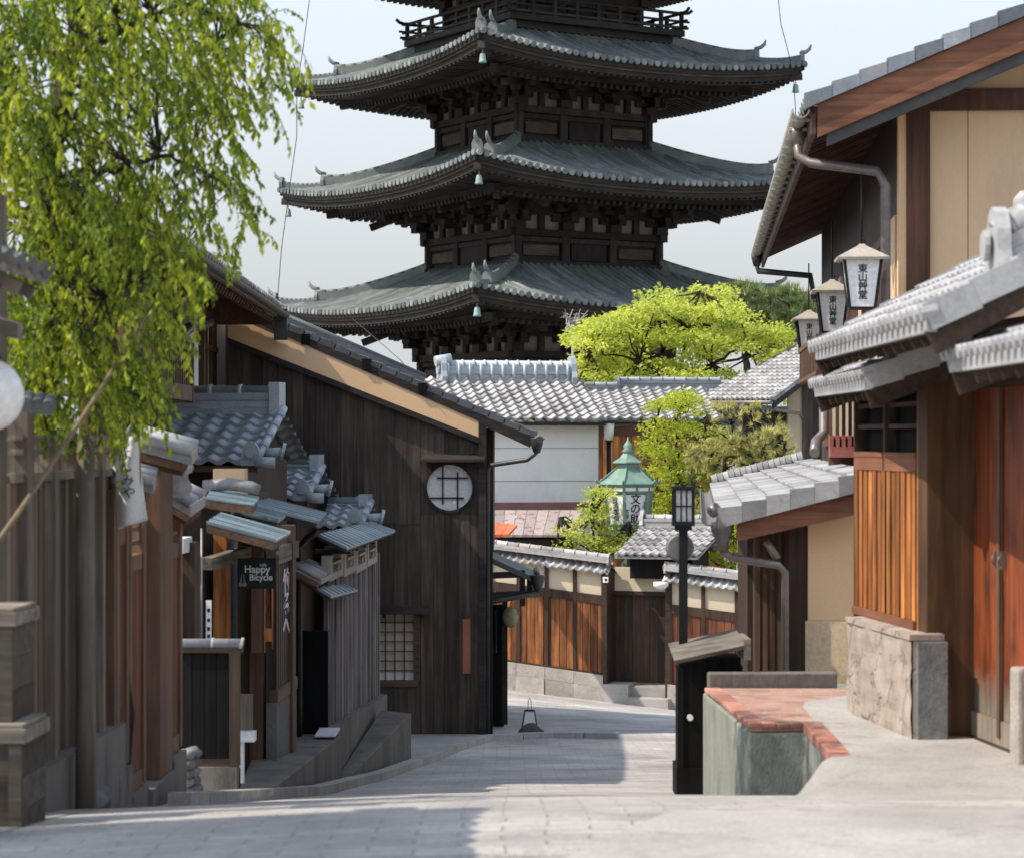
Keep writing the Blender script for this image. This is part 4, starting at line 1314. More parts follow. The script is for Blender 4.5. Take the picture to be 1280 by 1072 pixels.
M['tile_gate'] = rough_mat('silver_roof_tile', (.30, .30, .30), (.43, .425, .42), 2.2, 30, 0.5, 0.12, 0.12, stain=(.24, .24, .235), stain_at=(.6, .8), spec=0.45)
def side_roof(T, X0, Ya, Yb, ze, run, pitch, far_ridge=True, rows=None, s=1.0, main_ridge=True):
    """gate roof in world axes: eave at x=X0 from Ya (near) to Yb (far), rising to the right"""
    ox, oy, oz = GF.x, GF.y, GF.z
    c, s_ = GF.c, GF.s
    def tl(p):
        X, Y, Z = p[0] - ox, p[1] - oy, p[2] - oz
        return Vector((X * c + Y * s_, -X * s_ + Y * c, Z))
    def tv(v): return Vector((v[0] * c + v[1] * s_, -v[0] * s_ + v[1] * c, v[2]))
    b = MB()
    zt2 = ze + run * pitch
    V = (run, 0, run * pitch)
    pantile(b, tl((X0, Yb, ze + .03)), tv((0, -1, 0)), tv(V), Yb - Ya, run * math.hypot(1, pitch), .17 * s, .26, .02, .012, 6, roll=1.2)
    pantile(b, tl((X0 + 2 * run, Ya, ze + .03)), tv((0, 1, 0)), tv((-run, 0, run * pitch)), Yb - Ya, run * math.hypot(1, pitch), .17 * s, .26, .02, .012, 4)
    b.build('roof_tiles', M['tile_gate'], T)
    e = MB()
    n = int((Yb - Ya) / (.17 * s))
    for i in range(n + 1):
        Y = Ya + (Yb - Ya) * i / n
        e.tube([tl((X0 - .03, Y, ze + .035)), tl((X0 + .05, Y, ze + .05))], .042 * s, 10, None, sm=False)
    e.hexa([tl((X0 + .01, Ya, ze - .05)), tl((X0 + .05, Ya, ze - .05)), tl((X0 + .05, Yb, ze - .05)), tl((X0 + .01, Yb, ze - .05)), tl((X0 + .01, Ya, ze + .03)), tl((X0 + .05, Ya, ze + .03)), tl((X0 + .05, Yb, ze + .03)), tl((X0 + .01, Yb, ze + .03))], .6)
    # verge tiles
    for yy in (Ya, Yb):
        m = int(run / .2)
        for i in range(m):
            xa, xb = X0 + i * run / m, X0 + (i + 1.02) * run / m
            e.beam(tl((xa, yy, ze + (xa - X0) * pitch + .015)), tl((xb, yy, ze + (xb - X0) * pitch + .0)), .06, .13, None)
    e.build('edge_tiles', M['tile_gate'], T)
    r_ = MB()
    d0 = run * .30
    yv = Ya + .42 if main_ridge else Ya + .25
    pa, pb = (X0 + d0, yv, ze + d0 * pitch + .02), (X0 + run - .1, yv, zt2 - .02)
    for k in range(2):
        r_.beam(tl((pa[0], pa[1], pa[2] + .045 + .08 * k)), tl((pb[0], pb[1], pb[2] + .045 + .08 * k)), .22 - .04 * k, .076, .5)
    L = math.hypot(pb[0] - pa[0], pb[2] - pa[2]); m = max(2, int(L / .085))
    for i in range(m):
        f0, f1 = i / m, (i + 1) / m
        g = lambda f, z: tl((pa[0] + (pb[0] - pa[0]) * f, yv, pa[2] + (pb[2] - pa[2]) * f + z))
        r_.tube([g(f0, .20), g(f0 + (f1 - f0) * .8, .20), g(f0 + (f1 - f0) * .82, .20), g(f1, .20)], [.075, .07, .085, .085], 10, None)
    oni(r_, tl((pa[0] - .02, yv, pa[2])), tv((-1, 0, 0)), .75 * s, .6)
    if main_ridge:
        ridge(r_, tl((X0 + run, Ya + .05, zt2 - .03)), tl((X0 + run, Yb - .05, zt2 - .03)), .24, .26, .08, 3, .5)
        oni(r_, tl((X0 + run, Ya + .03, zt2)), tv((0, -1, 0)), .9, .6)
        r_.tube([tl((X0 + run, Ya + .12, zt2 + .34)), tl((X0 + run, Ya - .05, zt2 + .36)), tl((X0 + run, Ya - .16, zt2 + .44))], [.07, .07, .06], 10, .8)
    r_.build('ridge', M['tile_gate'], T)
    w_ = MB()
    w_.hexa([tl((X0 + .04, Ya + .03, ze - .06)), tl((X0 + run, Ya + .03, zt2 - .06)), tl((X0 + run, Yb - .03, zt2 - .06)), tl((X0 + .04, Yb - .03, ze - .06)), tl((X0 + .04, Ya + .03, ze - .02)), tl((X0 + run, Ya + .03, zt2 - .02)), tl((X0 + run, Yb - .03, zt2 - .02)), tl((X0 + .04, Yb - .03, ze - .02))], .3)
    for yy in (Ya + .05, Yb - .05):
        w_.beam(tl((X0 + .03, yy, ze - .10)), tl((X0 + run, yy, zt2 - .10)), .05, .12, .4)
    nn_ = int((Yb - Ya) / .3)
    for i in range(nn_):
        Y = Ya + .15 + i * .3
        w_.beam(tl((X0 + .06, Y, ze - .085)), tl((X0 + run, Y, zt2 - .085)), .05, .05, None)
    w_.build('eave_boards', M['dark_wood_x'], T)
side_roof(GT, 1.92, 11.2, 15.4, .54, 1.35, .52)
side_roof(GT, 2.03, 13.95, 16.3, .325, .62, .36, s=.8, main_ridge=False)
side_roof(GT, 2.08, 9.2, 11.55, .36, .45, .32, s=.8, main_ridge=False)

# ------------------------------------------------------------------ two-storey house on the right
RF_ = Frame(3.30, 20.55, CT, R(-4.4))
RH = thing('townhouse', 'two-storey tan plaster house with deep eaves at upper right beside the gate', 'house', RF_)
S = RF_.at
z2 = S(1010, 128, -.55)[1]           # eave edge height
xe = S(1012, 128, -.55)[0]
pit = .415
zrr = lambda x: z2 + (x - xe) * pit
b = MB()
b.box(.16, 5, .0, .15, 1.4, zrr(.16) - .2, .5)
b.hexa([(.16, 0, zrr(.16) - .2), (5, 0, zrr(.16) - .2), (5, .15, zrr(.16) - .2), (.16, .15, zrr(.16) - .2), (.16, 0, zrr(.16) - .15), (5, 0, zrr(5) - .15), (5, .15, zrr(5) - .15), (.16, .15, zrr(.16) - .15)], .5)
b.build('wall', M['tan_plaster'], RH)
b = MB(); q = S(1210, 200); b.box(q[0] - .003, q[0] + .003, -.003, .0, 1.4, zrr(.16) - .4, .3); b.build('plaster_joint', M['concrete_dark'], RH)
b = MB(); p0, p1 = S(1133, 300)[0], S(1162, 300)[0]
b.box(p0, p1, -.05, .1, .3, zrr(p0) - .1, .5)
b.box(p0 + .1, 5, -.06, .06, S(1200, 139)[1], S(1200, 112)[1], .2)
b.build('timber_frame', wood('red_brown_post', (.05, .022, .013), (.14, .06, .032), 'z', .6, .2, 20), RH)
b = MB(); b.box(p0 - .07, p0 - .003, -.03, .12, .3, zrr(p0) - .12, .5); b.build('lit_post_face', M['ochre'], RH)  # ochre strip paints in the sunlit left face of the post
# street facade
fl = 13.5
b = MB(); b.box(0.02, .14, .12, fl, -.3, zrr(0) - .1, .4); b.build('facade', M['dark_wood'], RH)
for i, (ya, yb, za, zb2) in enumerate(((1.3, 4.4, 1.75, 3.55), (5.2, 8.2, 1.75, 3.5), (8.9, 12.2, 1.75, 3.5))):
    f = MB()
    f.box(-.03, .02, ya - .08, yb + .08, za - .08, za, .4); f.box(-.03, .02, ya - .08, yb + .08, zb2, zb2 + .08, .4)
    f.box(-.03, .02, ya - .08, ya, za, zb2, .4); f.box(-.03, .02, yb, yb + .08, za, zb2, .4)
    o = f.build('window', M['brown_wood'], RH)
    g = MB(); g.box(-.002, .018, ya, yb, za, zb2, .5); g.build('pane', M['glass'], o)
    g = MB()
    k = int((yb - ya) / .12)
    for j in range(k):
        y = ya + (j + .5) * (yb - ya) / k; g.box(-.028, -.006, y - .02, y + .02, za, zb2, None)
    g.build('lattice', M['brown_wood'], o)
b = MB()
for (ya, yb, za) in ((.3, 1.1, 2.6), (4.5, 5.1, 1.6), (8.3, 8.8, 1.6)):
    b = MB(); b.box(-.02, .02, ya, yb, za, 3.7, .5); b.build('plaster_panel', M['tan_plaster'], RH)
# balcony-like lattice box and slatted bay in the lower part
b = MB()
qa, qb = S(1046, 463, 4.0), S(1016, 425, 4.0)
for j in range(26):
    y = 3.2 + j * .16; b.box(-.55, -.52, y, y + .05, S(1040, 466, 4)[1], S(1040, 428, 4)[1], None)
b.box(-.56, -.50, 3.1, 7.4, S(1040, 466, 4)[1] - .04, S(1040, 466, 4)[1], .5); b.box(-.56, -.50, 3.1, 7.4, S(1040, 428, 4)[1], S(1040, 428, 4)[1] + .05, .5)
for j in range(6): b.box(-.53 + j * .09, -.51 + j * .09, 3.1, 3.13, S(1040, 466, 4)[1], S(1040, 428, 4)[1], None)
b.build('lattice_rail', M['brown_wood'], RH)
b = MB()
za, zb2 = S(1058, 545, 2)[1], S(1058, 486, 2)[1]
for j in range(5):
    x = S(1041 + j * 8.0, 520, 2.0)[0]; b.box(x, x + .024, 1.98, 2.02, za, zb2, None)
b.build('slat', M['cream_plaster'], RH)
b = MB(); x0, x1 = S(1036, 520, 2.1)[0], S(1085, 520, 2.1)[0]; b.box(x0, x1, 2.05, 2.2, za - .3, zb2 + .1, .5); b.build('bay_wall', M['brown_wood'], RH)
b = MB()
for j in range(6):
    x = S(1037 + j * 7.5, 550, 1.9)[0]; b.box(x, x + .035, 1.86, 2.04, S(1058, 558, 2)[1], za + .01, None)
b.box(x0, x1, 1.84, 2.05, S(1058, 563, 2)[1] - .06, S(1058, 558, 2)[1], .5)
b.build('bay_sill', rough_mat('red_oxide_paint', (.22, .07, .055), (.34, .12, .10), 3, 30, .7, .2, .1), RH)
# main roof
b = MB()
lr, run = 15.2, 5.6
y0, y1 = -.62, lr
b.hexa([(xe, y0, z2 - .12), (xe + run, y0, zrr(xe + run) - .12), (xe + run, y1, zrr(xe + run) - .12), (xe, y1, z2 - .12), (xe, y0, z2 - .07), (xe + run, y0, zrr(xe + run) - .07), (xe + run, y1, zrr(xe + run) - .07), (xe, y1, z2 - .07)], .4)
for i in range(52):
    y = y0 + .25 + i * .29; b.beam((xe + .05, y, z2 - .155), (.1, y, zrr(.1) - .155), .06, .07, None)
b.beam((xe + .03, y0, z2 - .17), (xe + .03, y1, z2 - .17), .04, .20, .6)
b.build('eave_boards', wood('eave_wood', (.055, .026, .02), (.13, .062, .046), 'x', .65, .25, 20), RH)
b = MB()
b.hexa([(xe + .06, y0 - .05, zrr(xe + .06) - .33), (xe + run, y0 - .05, zrr(xe + run) - .33), (xe + run, y0, zrr(xe + run) - .33), (xe + .06, y0, zrr(xe + .06) - .33), (xe + .06, y0 - .05, zrr(xe + .06) - .06), (xe + run, y0 - .05, zrr(xe + run) - .06), (xe + run, y0, zrr(xe + run) - .06), (xe + .06, y0, zrr(xe + .06) - .06)], .5)
b.build('barge_board', M['rust_wood'], RH)
b = MB()
b.hexa([(xe + .14, y0 + .01, zrr(xe + .14) - .43), (xe + run, y0 + .01, zrr(xe + run) - .43), (xe + run, y0 + .07, zrr(xe + run) - .43), (xe + .14, y0 + .07, zrr(xe + .14) - .43), (xe + .14, y0 + .01, zrr(xe + .14) - .30), (xe + run, y0 + .01, zrr(xe + run) - .30), (xe + run, y0 + .07, zrr(xe + run) - .30), (xe + .14, y0 + .07, zrr(xe + .14) - .30)], .5)
b.build('barge_trim', M['pipe_dark'], RH)
b = MB()
V = Vector((run, 0, run * pit))
pantile(b, (xe - .03, y1, z2 - .04), (0, -1, 0), V, y1 - y0 + .04, V.length, .27, .24, .04, .03, 5)
n = int(run / .225)
for i in range(n):
    xa = xe - .05 + i * .225
    b.hexa([(xa, y0 - .09, zrr(xa) - .055), (xa + .235, y0 - .09, zrr(xa + .235) - .055), (xa + .235, y0 + .02, zrr(xa + .235) - .055), (xa, y0 + .02, zrr(xa) - .055), (xa, y0 - .09, zrr(xa) + .075), (xa + .235, y0 - .09, zrr(xa + .235) + .045), (xa + .235, y0 + .02, zrr(xa + .235) + .045), (xa, y0 + .02, zrr(xa) + .075)])
b.build('roof_tiles', M['tile'], RH)
# gutter along the eave with its pipes
b = MB()
def half_pipe(mb, a, c, r):
    a, c = Vector(a), Vector(c); d = (c - a).normalized(); sd_ = d.cross(Vector((0, 0, 1))).normalized()
    for k in range(8):
        t0, t1 = PI + PI * k / 8, PI + PI * (k + 1) / 8
        o0, o1 = sd_ * math.cos(t0) * r + Vector((0, 0, math.sin(t0) * r)), sd_ * math.cos(t1) * r + Vector((0, 0, math.sin(t1) * r))
        i0, i1 = o0 * .86, o1 * .86
        mb.hexa([a + o0, a + o1, c + o1, c + o0, a + i0, a + i1, c + i1, c + i0], .5)
half_pipe(b, (xe - .07, y0 + .1, z2 - .05), (xe - .07, y1, z2 - .07), .075)
for i in range(24):
    y = y0 + .2 + i * .62; b.box(xe - .155, xe + .02, y - .012, y + .012, z2 - .145, z2 - .12, .3)
b.build('gutter', rough_mat('aged_gutter', (.30, .29, .24), (.46, .44, .36), 4, 20, .5, .15, .1, stain=(.22, .20, .15), spec=.5), RH)
b = MB()
k0, k1, k2, k3 = S(1000, 190, .1), S(1010, 200, .1), S(1100, 214, -.1), S(1107, 232, -.1)
b.lathe([(.05, -.10), (.08, 0), (.08, .06)], (xe - .07, .25, z2 - .17), 10, .6)
b.tube([(xe - .07, .25, z2 - .2), (xe - .06, .22, k1[1] + .05), (k1[0] + .02, .15, k1[1] - .02), (k2[0] - .02, -.08, k2[1]), (k3[0], -.1, k3[1]), (k3[0], -.1, .6)], .042, 10)
for z in (.9, 2.2): b.box(k3[0] - .06, k3[0] + .06, -.14, -.04, z, z + .03, .3)
b.build('downpipe', M['pipe'], RH)
b = MB()
b.lathe([(.05, -.12), (.08, 0), (.08, .06)], (xe - .07, 14.6, z2 - .17), 8, .6)
b.tube([(xe - .07, 14.6, z2 - .25), (xe - .05, 14.6, z2 - .36), (-.1, 14.2, z2 - .46), (-.05, 14.2, z2 - .8)], .045, 8)
b.build('downpipe', M['pipe_dark'], RH)

# pent roof and the lean-to under it
PF = Frame(2.30, 18.0, CT, R(-4.4))
LT = thing('lean_to', 'low tiled lean-to with tan plaster end wall behind the brick terrace', 'lean-to', PF)
S = PF.at
zv = S(897, 643, -.2)[1]; xv = S(897, 643, -.2)[0]
zq, xq = S(1078, 596, -.2)[1], S(1078, 596, -.2)[0]
pp = (zq - zv) / (xq - xv)
b = MB()
V = Vector((xq - xv, 0, zq - zv))
Lr = 10.5
pantile(b, (xv, Lr, zv + .0), (0, -1, 0), V, Lr + .2, V.length + .12, .30, .21, .018, .014, 5)
n = 6
for i in range(n):
    t0, t1 = i / n, (i + 1.03) / n
    xa, xb = xv + (xq - xv) * t0, xv + (xq - xv) * t1
    za, zb2 = zv + (zq - zv) * t0, zv + (zq - zv) * t1
    b.hexa([(xa, -.24, za - .10), (xb, -.24, zb2 - .10), (xb, -.12, zb2 - .10), (xa, -.12, za - .10), (xa, -.24, za + .05), (xb, -.24, zb2 + .022), (xb, -.12, zb2 + .022), (xa, -.12, za + .05)])
b.build('roof_tiles', M['tile_mid'], LT)
b = MB()   # rows of round cap tiles along the far verge and by the wall
for i in range(16):
    a = Vector((xv + .02, Lr - .1, zv + .06)).lerp(Vector((xq + .02, Lr - .1, zq + .06)), i / 16); c = Vector((xv + .02, Lr - .1, zv + .06)).lerp(Vector((xq + .02, Lr - .1, zq + .06)), (i + 1) / 16)
    b.tube([a, a.lerp(c, .85), a.lerp(c, .87), c], [.07, .07, .08, .08], 8)
b.build('verge_caps', M['tile_mid'], LT)
b = MB()
b.hexa([(xv + .16, -.16, zv - .06), (xq, -.16, zq - .06), (xq, Lr, zq - .06), (xv + .05, Lr, zv - .06), (xv + .16, -.16, zv - .03), (xq, -.16, zq - .03), (xq, Lr, zq - .03), (xv + .05, Lr, zv - .03)], .3)
p0, p1 = S(921, 664, -.18), S(1075, 628, -.18)
b.hexa([(p0[0], -.2, p0[1] - .07), (p1[0], -.2, p1[1] - .08), (p1[0], -.1, p1[1] - .08), (p0[0], -.1, p0[1] - .07), (p0[0], -.2, p0[1] + .05), (p1[0], -.2, p1[1] + .11), (p1[0], -.1, p1[1] + .11), (p0[0], -.1, p0[1] + .05)], .6)
b.build('barge_board', M['rust_wood'], LT)
x0, x1 = S(1010, 700)[0], S(1085, 700)[0]
zw_ = S(1010, 775)[1]
b = MB(); b.hexa([(x0, 0, zw_), (x1, 0, zw_), (x1, .2, zw_), (x0, .2, zw_), (x0, 0, zv + .02), (x1, 0, zq - .05), (x1, .2, zq - .05), (x0, .2, zv + .02)], .5); b.build('wall', M['ochre'], LT)
b = MB(); b.box(x0 - .02, x1, -.03, .2, -.3, zw_ - .002, .5); b.build('wainscot', rough_mat('stained_wainscot', (.52, .39, .25), (.66, .50, .33), 1.5, 30, .9, .05, .1, stain=(.33, .22, .13), stain_at=(.52, .7)), LT, bevel=.008)
b = MB()
c0, c1 = S(985, 700, .1)[0], S(1009, 700, .1)[0]
b.box(c0, c1, .02, .2, -.8, zv + .02, .4)
b.build('post', M['dark_wood'], LT)
b = MB(); b.box(S(938, 700, 2.0)[0] - .025, S(938, 700, 2.0)[0] + .025, 1.98, 2.03, -1.2, zv + .02, .2)
b.build('post', M['dark_wood'], LT)
b = MB()
q0, q1 = S(944, 750, .3)[0], S(990, 750, .3)[0]
x = q0
while x < q1:
    b.box(x, x + .036, .30, .34, -.9, zv + .02, None); b.box(x + .036, x + .056, .32, .34, -.9, zv + .02, None); x += .056
b.build('boards', M['brown_wood'], LT)
b = MB(); b.box(q0 + .02, x1, .35, 9.5, -1.5, zv, .4); b.build('side_wall', M['dark_wood'], LT)
b = MB()
half_pipe(b, (xv - .06, -.18, zv - .02), (xv - .06, Lr, zv - .03), .065)
b.tube([(xv - .05, -.18, zv + .02), (xv + .0, -.21, zv + .05)], .05, 8)
h = S(903, 672, -.16)
b.lathe([(.045, -.10), (.05, -.02), (.085, .06), (.085, .12)], (h[0], -.16, h[1]), 10, .4)
g0, g1, g2 = S(904, 690, -.16), S(915, 697, -.16), S(973, 706, -.15)
b.tube([(h[0], -.16, h[1] - .08), (g0[0], -.16, g0[1]), (g1[0], -.12, g1[1]), (g2[0], -.14, g2[1]), (g2[0] + .05, -.12, g2[1] - .05), (g2[0] + .05, -.12, -.4)], .030, 10)
g3, g4 = S(958, 676, -.1), S(972, 698, -.1)
b.tube([(g3[0], -.1, g3[1]), (g4[0], -.12, g4[1])], .03, 8)
b.build('gutter', M['pipe'], LT)
b = MB()
u = [S(1030, 470, 3.2), S(1030, 540, 3.2), S(1020, 552, 3.0), S(1018, 566, 2.8)]
b.tube([(u[0][0], 3.2, u[0][1]), (u[1][0], 3.2, u[1][1]), (u[2][0], 3.0, u[2][1]), (u[3][0], 2.8, u[3][1])], .045, 10)
b.build('downpipe', M['pipe'], LT)

# ------------------------------------------------------------------ house further back on the right
NH = thing('townhouse', 'pale grey tiled house corner behind the pine and beyond the lean-to roof', 'house', (0, 0, 0))
b = MB()
A_, B_ = P(866, 500, 63), P(964, 500, 59)
U = (B_ - A_); V = Vector((.43, .50, .295)).normalized()
Lu = U.length
def clipf(u, v):
    return u > v * .60 - .1
pantile(b, A_, U, V, Lu, 5.3, .27, .24, .05, .03, 6, clip=clipf)
for i in range(22):
    a = B_ + V * (i * .24); c = B_ + V * ((i + 1.04) * .24)
    b.beam(a + Vector((.02, 0, .03)), c + Vector((.02, 0, .015)), .14, .10, None)
b.build('roof_tiles', M['tile_mid'], NH)
b = MB()
n_ = U.normalized().cross(V)
b.hexa([A_ - n_ * .1, B_ - n_ * .1, B_ + V * 5.3 - n_ * .1, A_ + V * 5.3 + U * .5 - n_ * .1, A_ - n_ * .02, B_ - n_ * .02, B_ + V * 5.3 - n_ * .02, A_ + V * 5.3 + U * .5 - n_ * .02], .3)
b.beam(B_ + Vector((.03, 0, -.10)), B_ + V * 5.3 + Vector((.03, 0, -.10)), .06, .2, .4)
b.build('eave_boards', M['charred_x'], NH)
b = MB(); p = P(985, 560, 60.6); b.box(p.x, p.x + .36, 60.6, 60.8, -7, 1.6, .5); b.build('wall', M['cream_plaster'], NH)
b = MB(); p = P(1003, 560, 60.5)
for i in range(5): b.box(p.x + .003 + i * .14, p.x + .138 + i * .14, 60.55, 60.65, -7, 1.6, None)
p = P(965, 560, 61); b.box(p.x - .7, p.x + .40, 61.3, 61.6, -7, .7, .3)
b.build('boards', M['charred'], NH)
b = MB(); b.tube([P(966, 503, 59.1), P(968, 512, 59.1), P(1000, 517, 60.3), P(1003, 523, 60.35)], .04, 8); b.tube([A_ + Vector((0, -.05, -.06)), B_ + Vector((0, -.05, -.06))], .05, 8); b.build('gutter', M['pipe'], NH)

# ------------------------------------------------------------------ lettering helper
def text_mesh(s, size, mat, name='lettering', thick=.002, vertical=True, bold=.0, pitch=1.0):
    """lettering as one mesh; vertical writing stacks the characters"""
    vv, ff = [], []
    rows = list(s) if vertical else [s]
    for i, row in enumerate(rows):
        cu = bpy.data.curves.new(name, 'FONT')
        cu.body = row; cu.size = size; cu.align_x = 'CENTER'; cu.align_y = 'CENTER'
        cu.extrude = thick; cu.offset = bold
        to = bpy.data.objects.new(name, cu); col.objects.link(to)
        me = bpy.data.meshes.new_from_object(to.evaluated_get(bpy.context.evaluated_depsgraph_get()))
        bpy.data.objects.remove(to); bpy.data.curves.remove(cu)
        xs_ = [v.co.x for v in me.vertices]; ys_ = [v.co.y for v in me.vertices]
        if not xs_: continue
        cy = (min(ys_) + max(ys_)) / 2; cx = (min(xs_) + max(xs_)) / 2
        dy = ((len(rows) - 1) / 2 - i) * size * pitch * .9
        n = len(vv)
        vv += [(v.co.x - cx, v.co.y - cy + dy, v.co.z) for v in me.vertices]
        ff += [tuple(n + k for k in p.vertices) for p in me.polygons]
        bpy.data.meshes.remove(me)
    me = bpy.data.meshes.new(name); me.from_pydata(vv, [], ff); me.materials.append(mat)
    o = bpy.data.objects.new(name, me); col.objects.link(o)
    return o

# ------------------------------------------------------------------ three hanging lanterns under the eave
def lantern():
    T = thing('hanging_lantern', '', 'lantern', (0, 0, 0), R(-4), 'lanterns hung along the right house eave')
    b = MB(); w0, w1, h = .155, .105, .40
    b.lathe([(w1 * 1.36, -h), (w0 * 1.36, 0)], (0, 0, -.10), 4, .5, False, PI / 4); b.build('paper_panels', M['paper'], T)
    b = MB()
    for k in range(4):
        a = PI / 4 + k * PI / 2
        c_, s_ = math.cos(a), math.sin(a)
        b.beam((w1 * 1.40 * c_, w1 * 1.40 * s_, -.50), (w0 * 1.40 * c_, w0 * 1.40 * s_, -.09), .018, .018, .3)
    for (zz, ww) in ((-.505, w1), (-.095, w0)):
        b.lathe([(ww * 1.44, -.008), (ww * 1.44, .012)], (0, 0, zz), 4, .3, False, PI / 4)
    b.build('frame', M['black_metal'], T)
    b = MB(); b.lathe([(.30, -.02), (.305, 0), (.06, .10), (.03, .12)], (0, 0, -.085), 4, .5, False, PI / 4); b.build('cap', rough_mat('lantern_cap', (.33, .29, .25), (.45, .40, .35), 4, 30, .7, .1, .1), T)
    b = MB(); b.tube([(0, 0, .03), (0, 0, .62)], .009, 6); b.tube([(0, 0, .03), (.03, 0, .06), (0, 0, .09)], .008, 6); b.build('hanger', M['black_metal'], T)
    t = text_mesh("東山艸堂", .080, M['ink'], bold=.001); t.parent = T
    t.location = (0, -(w1 + w0) / 2 * .965 - .004, -.285); t.rotation_euler = (R(90 + 6.5), 0, 0)
    return T
l0 = lantern()
LL = ['nearest and largest square white paper lantern under the tan house eave', 'middle one of the three white paper lanterns hung under the eave', 'farthest and smallest white paper lantern of the row under the eave']
for i, (px, py, Y) in enumerate(((1077, 306, 20.2), (1040, 350, 24.6), (1011, 388, 30.4))):
    o = l0 if i == 0 else copy_tree(l0)
    p = P(px, py, Y); o.location = p + Vector((0, 0, -.03)); o["label"] = LL[i]

# ------------------------------------------------------------------ lamp post, mirror, black box
yp = 17.75
pb = P(854, 990, yp)
LP = thing('street_lamp', 'black lamp post with a boxy white-paned lantern head before the gate roof', 'street lamp', (pb.x, yp, -2.65))
h0 = P(854, 657, yp).z + 2.65; h1 = P(854, 607, yp).z + 2.65
b = MB(); b.box(-.031, .031, -.031, .031, 0, h0, .4); b.box(-.045, .045, -.045, .045, 0, .35, .3); b.build('post', M['black_metal'], LP)
b = MB()
wq = .068
for sx in (-1, 1):
    for sy in (-1, 1): b.box(sx * wq - .011, sx * wq + .011, sy * wq - .011, sy * wq + .011, h0 + .03, h1 - .01, .4)
b.box(-.083, .083, -.083, .083, h1 - .03, h1, .4); b.box(-.06, .06, -.06, .06, h0 - .03, h0 + .0, .4); b.box(-.08, .08, -.08, .08, h0 + .002, h0 + .035, .4); b.box(-.02, .02, -.02, .02, h1, h1 + .015, .4)
for k in range(4):
    a = k * PI / 2
    for q in (-.02, .02):
        x, y = rot4(k, q, -wq); b.box(x - .005, x + .005, y - .005, y + .005, h0 + .035, h1 - .03, .4)
    (x0_, y0_), (x1_, y1_) = rot4(k, -wq, -wq - .004), rot4(k, wq, -wq + .004)
    b.box(x0_, x1_, y0_, y1_, (h0 + h1) / 2 - .005, (h0 + h1) / 2 + .005, .4)
ln = b.build('lantern_head', M['black_metal'], LP)
b = MB(); b.box(-.058, .058, -.058, .058, h0 + .036, h1 - .031, .5); b.build('pane', M['paper'], ln)
mr = P(850, 684, yp + .08)
MR = thing('road_mirror', 'round grey back of a street mirror fixed to the black lamp post', 'mirror', mr)
b = MB()
prof = [(.004, .05), (.085, .04), (.088, .0), (.085, -.005)]
n0 = len(b.v)
b.tube([(0, .02, 0), (0, .05, 0)], [.104, .104], 32, .5, sm=False); b.tube([(0, .008, 0), (0, .0195, 0)], [.088, .100], 32, .5, sm=False)
b.build('disc', rough_mat('grey_mirror_back', (.13, .125, .12), (.185, .18, .17), 3, 20, .5, 0, .05, spec=.4), MR)
b = MB(); b.box(-.035, .04, -.015, .0, .045, .065, .7); b.box(-.035, .04, -.015, .0, -.065, -.045, .7); b.build('bracket', M['pipe'], MR)
BX = thing('meter_box', 'black wooden box with slatted little roof standing by the green wall', 'box', (P(889, 900, 17.45).x, 17.45, -2.60))
bx0, bx1 = P(849, 900, 17.45).x - BX.location.x, P(926, 900, 17.45).x - BX.location.x
zt0 = P(880, 832, 17.45).z + 2.60
b = MB(); b.box(bx0, bx1, 0, .4, 0, zt0 + .06, .3); b.box(bx0 - .02, bx1 + .02, -.02, .42, 0, .22, .2); b.box(bx0 - .012, bx0 + .03, -.012, .1, .2, zt0, .5); b.box(bx1 - .03, bx1 + .012, -.012, .1, .2, zt0, .5)
b.build('body', M['black_paint_wood'], BX)
b = MB()
for i in range(4):
    y = -.08 + i * .14
    a0, a1 = P(841, 825 - i * 2, 17.45), P(928, 806 - i * 2, 17.45)
    b.beam((a0.x - BX.location.x, y, a0.z + 2.60 + .02), (a1.x - BX.location.x, y, a1.z + 2.60 + .02), .13, .028, None, up=(0, -.35, 1))
b.build('roof', M['grey_wood_x'], BX)
b = MB(); a1 = P(931, 812, 17.45); b.box(a1.x - BX.location.x - .02, a1.x - BX.location.x + .03, -.14, .42, a1.z + 2.60 - .06, a1.z + 2.60 + .09, .6); b.build('end_board', M['grey_wood_x'], BX)
b = MB(); q = P(863, 897, 17.4); b.tube([(q.x - BX.location.x, -.035, q.z + 2.6), (q.x - BX.location.x, .0, q.z + 2.6)], .022, 14, sm=False); b.build('knob', M['white_paint'], BX)

# ------------------------------------------------------------------ green garden lantern
gp = P(785, 668, 54.0)
YG = 54.0
GL = thing('garden_lantern', 'large green copper garden lantern with white lettered panels above the fence roofs', 'lantern', (gp.x, 54.0, gp.z), R(19))
u = 54.0 / F * .93; uz = 54.0 / F * .735
seg, st = 6, 0
b = MB()
def hexr(prof, mb, rr=.5): mb.lathe([(r_ * u, z * uz) for r_, z in prof], (0, 0, 0), 6, rr, False, 0)
hexr([(10, -110), (10, -8), (22, -3), (30, 0), (30, 8), (26, 9)], b)
hexr([(33.5, 70), (35, 72), (37.5, 82), (38.5, 84), (38.5, 87)], b); hexr([(27, 9), (28, 14), (29, 15), (29.5, 18)], b)
for k in range(6):
    a = 2 * PI * k / 6
    b.beam((28.5 * u * math.cos(a), 28.5 * u * math.sin(a), 16 * uz), (34 * u * math.cos(a), 34 * u * math.sin(a), 72 * uz), 4 * u, 4 * u, .6)
fr_ = b.build('frame', M['copper_green'], GL)
b = MB(); hexr([(43, 86), (42.5, 88), (30, 98), (21, 108), (15.5, 114), (15.5, 121), (14, 122)], b)
hexr([(22, 122), (21.5, 124), (12, 131), (8, 137), (6, 140)], b)
